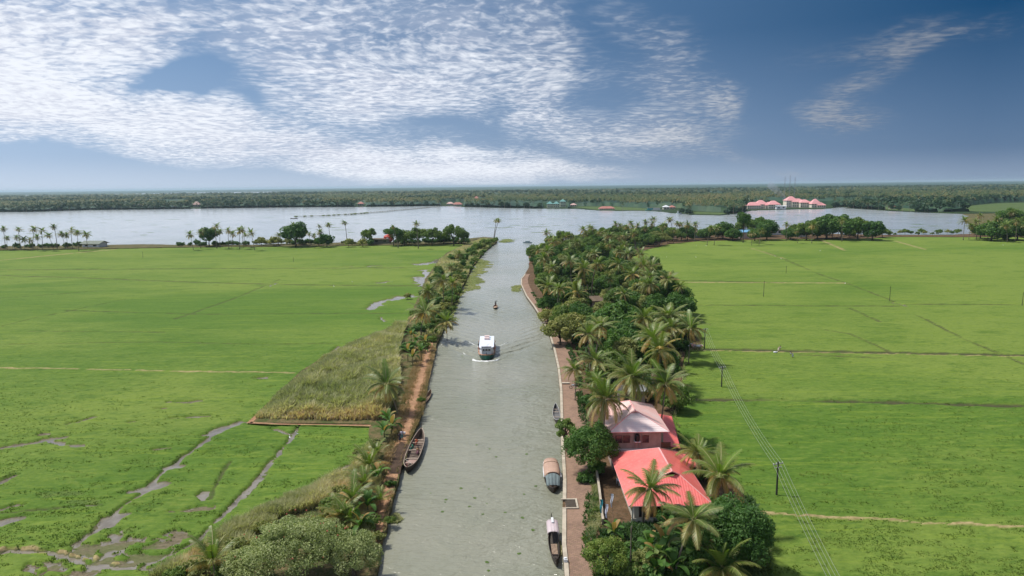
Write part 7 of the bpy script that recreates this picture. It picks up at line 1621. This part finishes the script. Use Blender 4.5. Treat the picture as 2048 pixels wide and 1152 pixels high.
# ------------------------------------------------------------------ buildings on the far shore
def far_house(px, py, w, dp, h, rh, label, roofm, wallm=None, name='lakeside_house', group=None, storeys=1, rz=0.0, rows=None):
    c = P(px, py, .6); root = empty(name, (c.x, c.y+dp/2, .5), rz, label, 'house', group)
    wallm = wallm or M_CREAM; mb = MB(); mb.box(-w/2, -dp/2, 0, w/2, dp/2, h); mb.build('walls', wallm, root)
    o = .9; x0, x1, y0, y1 = -w/2-o, w/2+o, -dp/2-o, dp/2+o; k = min(w, dp)/2+o
    ax = (x0+k, 0, h+rh) if w >= dp else (0, y0+k, h+rh); bx = (x1-k, 0, h+rh) if w >= dp else (0, y1-k, h+rh)
    if w < dp+.01: ax = bx = (0, 0, h+rh)
    A, B, C_, D_ = (x0, y0, h-.1), (x1, y0, h-.1), (x1, y1, h-.1), (x0, y1, h-.1)
    mb = MB()
    if ax == bx: mb.add([A, B, C_, D_, ax], [(0, 1, 4), (1, 2, 4), (2, 3, 4), (3, 0, 4), (3, 2, 1, 0)])
    else: mb.add([A, B, C_, D_, ax, bx], [(0, 1, 5, 4), (1, 2, 5), (2, 3, 4, 5), (3, 0, 4), (3, 2, 1, 0)])
    mb.build('roof', roofm, root)
    nw = max(2, int(w/3.2)); sh = h/storeys
    for s in range(storeys):
        for i in range(nw): window(root, -w/2+w*(i+.5)/nw, -dp/2, s*sh+sh*.32, w/nw*.45, sh*.45)
    return root
HG = 'pink roofed lakeside hotel'
for px, py, w, dp, h, rh, st, lab in [(1508, 418, 20, 12, 5.5, 6.0, 2, 'leftmost pink roofed hotel block on the far shore'), (1524, 417.5, 18, 14, 7, 7.5, 2, 'second hotel block from the left with a taller pink roof'), (1539, 417.5, 13, 12, 5.5, 6, 2, 'third hotel block from the left with a pink roof'), (1549, 417.5, 18, 13, 6.5, 7, 2, 'fourth hotel block with the boat house on its right'), (1584, 414.8, 18, 14, 11, 8, 3, 'tallest hotel block with three floors under a pink roof'), (1597, 414.8, 20, 13, 9, 6, 2, 'wide hotel block right of the tallest one'), (1611, 415, 16, 12, 8, 5.5, 2, 'hotel block on the right end of the three floor wing'), (1633, 415.3, 15, 13, 6, 9.5, 2, 'steep pink roofed hotel block second from the right'), (1643, 415.3, 13, 10, 4, 5, 1, 'lowest pink roofed hotel block on the right end')]:
    far_house(px, py, w, dp, h, rh*.82, lab, M_PINKR, M_HOTEL, 'hotel_block', HG, st)
shed('boat_house', 1561, 416.5, 2, 14, 6, 5, .6, 'flat white boat house between the two groups of hotel blocks', M_WHITE, M_WHITE, 0, .5)
for px, lab in [(1100, 'leftmost teal roofed cabin on the far shore'), (1113, 'middle teal roofed cabin on the far shore'), (1126, 'rightmost and tallest teal roofed cabin on the far shore')]:
    far_house(px, 415.5 if px < 1120 else 414, 10, 9, 7 if px < 1120 else 10, 4, lab, M_TEALR, mat('lime_plaster', (.52, .56, .42), .8), 'teal_roofed_cabin', 'teal roofed cabins', 2)
for px, py, w, h, rh, m_, lab in [(915, 411.5, 18, 3, 4, M_REDR, 'red roofed waterside house at the shore end of the long jetty'), (900, 410, 14, 3, 3.5, mat('pale_pink_roof', (.6, .4, .36), .7), 'pale pink roofed house beside the shore end of the jetty'), (953, 404, 12, 9, 5, M_REDR, 'red roofed house standing high in the far wood'), (968, 404, 10, 5, 3, mat('pale_pink_roof', (.6, .4, .36), .7), 'pale roofed house right of the one high in the far wood'), (721, 412, 12, 5, 4, M_REDR, 'lone red roofed house on the far shore above the jetty'), (392, 414.5, 14, 6, 6, mat('pale_pink_roof', (.6, .4, .36), .7), 'lone pinkish house on the left part of the far shore'), (1147, 413.5, 11, 3.5, 3, mat('pale_pink_roof', (.6, .4, .36), .7), 'pale roofed hut right of the teal cabins'),
    (1214, 419.5, 24, 2.2, 3.2, M_REDR, 'long low red roofed restaurant at the water of the far shore'), (1333, 419, 9, 4, 3, M_WHITE, 'white roofed house on the meadow of the far shore'), (1345, 418, 9, 3, 3, M_REDR, 'small red roofed house on the meadow of the far shore'), (1790, 418, 9, 3, 3, M_REDR, 'tiny red roofed house right of the hotel'), (1379, 425, 6, 4, 1, M_GREYR, 'small grey hut on the meadow shore'), (1196, 409, 8, 8, 3, M_REDR, 'red roof peeping out of the far wood'), (1325, 398, 10, 8, 4, M_REDR, 'faded red roof deep in the far wood'), (1850, 399, 16, 8, 2, M_WHITE, 'white roof deep in the wood on the right'), (1935, 398.5, 16, 8, 2, mat('blue_sheet', (.16, .36, .55), .5), 'bright blue roof in the wood on the right'), (1910, 399, 18, 7, 2, M_WHITE, 'pale long roof left of the bright blue one'), (1955, 402, 10, 6, 2, mat('pale_pink_roof', (.6, .4, .36), .7), 'small pinkish roof below the bright blue one')]:
    far_house(px, py, w, 9, h, rh, lab, m_)
# boats by the meadow shore
for px, py, col, L, lab in [(1300, 421.5, (.05, .30, .32), 14, 'teal hulled boat moored at the meadow shore'), (1313, 421.5, (.62, .62, .60), 16, 'white houseboat moored at the meadow shore'), (1358, 428.5, (.55, .62, .62), 7, 'pale small boat moored right of the houseboat')]:
    c = P(px, py, 0); b = empty('moored_boat', (c.x, c.y, 0), R(80), lab, 'boat', 'boats at the meadow shore'); out, inn, rim = hull(L, 4, .3, 1.3, .6, .6); out.build('hull', mat('boat_'+str(px), col, .6), b); inn.build('inside', M_WOOD, b)
    mb = MB(); mb.box(-1.6, -L*.32, 1.0, 1.6, L*.30, 4.2); mb.build('cabin', mat('boat_'+str(px), col, .6), b); mb = MB(); mb.slab([(-2, -L*.36, 4.4), (2, -L*.36, 4.4), (2, L*.34, 4.4), (-2, L*.34, 4.4)], .2); mb.build('roof', M_CREAM, b)
c = P(588, 437.5, 0); b = empty('fishing_boat', (c.x, c.y, 0), R(88), 'tiny dark fishing boat off the end of the long jetty', 'boat'); out, inn, rim = hull(10, 2, .2, .7, .5, .5); out.build('hull', M_TAR, b); inn.build('inside', M_WOOD, b)
# the long jetty
jp = [Vector(p) for p in PP([(592, 433.5), (640, 432), (690, 429.5), (760, 424), (820, 418.5), (862, 414.2), (905, 412.3)], .6)]
j0 = empty('long_jetty', (jp[0].x, jp[0].y, 0), 0, 'long low causeway on piles running out from the far shore into the lake', 'jetty'); bx, by = jp[0].x, jp[0].y
def loc_(p): return Vector((p.x-bx, p.y-by))
mb = MB(); wall_run(mb, [loc_(p) for p in jp], 3.2, .9, 1.35, 0); mb.build('deck', mat('jetty_deck', (.36, .35, .30), .8, scale=.2, col2=(.22, .23, .18)), j0)
w_ = []
for a_, b_ in zip(jp[:-1], jp[1:]):
    k = max(1, int((b_-a_).length/9)); w_ += [a_.lerp(b_, i/k) for i in range(k)]
for i, p in enumerate(w_[:90]):
    q = loc_(p); mb = MB(); mb.box(q.x-.3, q.y-.3, -1.5, q.x+.3, q.y+.3, 2.3 if i > 12 else 1.8); mb.build('pile', mat('pile_grey', (.26, .25, .21), .8), j0)
mb = MB(); r = random.Random(4)
for i in range(14): q = loc_(w_[i]) if i < len(w_) else Vector((0, 0)); mb.ball((q.x+r.uniform(-1, 5), q.y+r.uniform(-2, 2), 1.2), (3.2, 2, .9), 0, 7, 4)
o_ = mb.build('bushes_on_causeway', M_WEED, j0)
# distant masts and smoke
for px, h, lab in [(1568, 50, 'tall thin mast on the horizon, left of the group'), (1578, 53, 'tallest thin mast on the horizon'), (1588, 49, 'right thin mast of the group on the horizon')]:
    d = (P(px, 405, 0)); u = Vector((d.x, d.y)).normalized()*1300; o_ = empty('radio_mast', (u.x, u.y, 0), 0, lab, 'mast', 'masts on the horizon')
    mb = MB(); 
    for k in range(3): a = k*2.09; mb.tube([(1.2*math.cos(a), 1.2*math.sin(a), 0), (.25*math.cos(a), .25*math.sin(a), h)], .12, 4)
    for k in range(12): z = h*k/12; q = 1.2-.95*k/12; mb.tube([(q, 0, z), (-q*.5, q*.86, z+h/24), (-q*.5, -q*.86, z), (q, 0, z+h/24)], .06, 3)
    mb.build('lattice', mat('mast_steel', (.3, .3, .32), .6), o_)
c = P(1580, 411, 10); mb = MB(); 
vs = []; fs = []; 
for i in range(9):
    t = i/8; q = Vector((-16*t-6*t*t, 10*t, 4+26*t)); mb.ball(tuple(q), (1.2+4.5*t, 1.2+4*t, 2+3.5*t), 0, 10, 7)
sm = mb.build('smoke', []); sm.data.materials.clear(); m_ = bpy.data.materials.new('smoke'); m_.use_nodes = True; g = NT(m_.node_tree); g.n.clear()
pv = g.new('ShaderNodeVolumePrincipled'); pv.inputs['Color'].default_value = (.75, .82, .95, 1); pv.inputs['Density'].default_value = .05; o_ = g.new('ShaderNodeOutputMaterial'); g.l.new(pv.outputs[0], o_.inputs['Volume'])
sm.data.materials.append(m_); sm.location = (c.x, c.y, 6); tag(sm, 'thin blue smoke rising behind the hotel', kind='stuff')

# ------------------------------------------------------------------ haze: one closed box of even air
HZ = 31990
me = bpy.data.meshes.new('haze'); vs = [(x, y, z) for z in (-3.5, 58) for y in (-HZ-60, HZ+60) for x in (-HZ-60, HZ+60)]
me.from_pydata(vs, [], [(0, 2, 3, 1), (4, 5, 7, 6), (0, 1, 5, 4), (2, 6, 7, 3), (0, 4, 6, 2), (1, 3, 7, 5)]); m_ = bpy.data.materials.new('haze_air'); m_.use_nodes = True; g = NT(m_.node_tree); g.n.clear()
pv = g.new('ShaderNodeVolumePrincipled'); pv.inputs['Color'].default_value = (.66, .88, 1.0, 1); pv.inputs['Density'].default_value = HAZE = .00006; pv.inputs['Anisotropy'].default_value = .2
o_ = g.new('ShaderNodeOutputMaterial'); g.l.new(pv.outputs[0], o_.inputs['Volume']); me.materials.append(m_); hz_ = bpy.data.objects.new('haze', me); link(hz_); tag(hz_, 'thin even haze over the whole plain', kind='stuff')
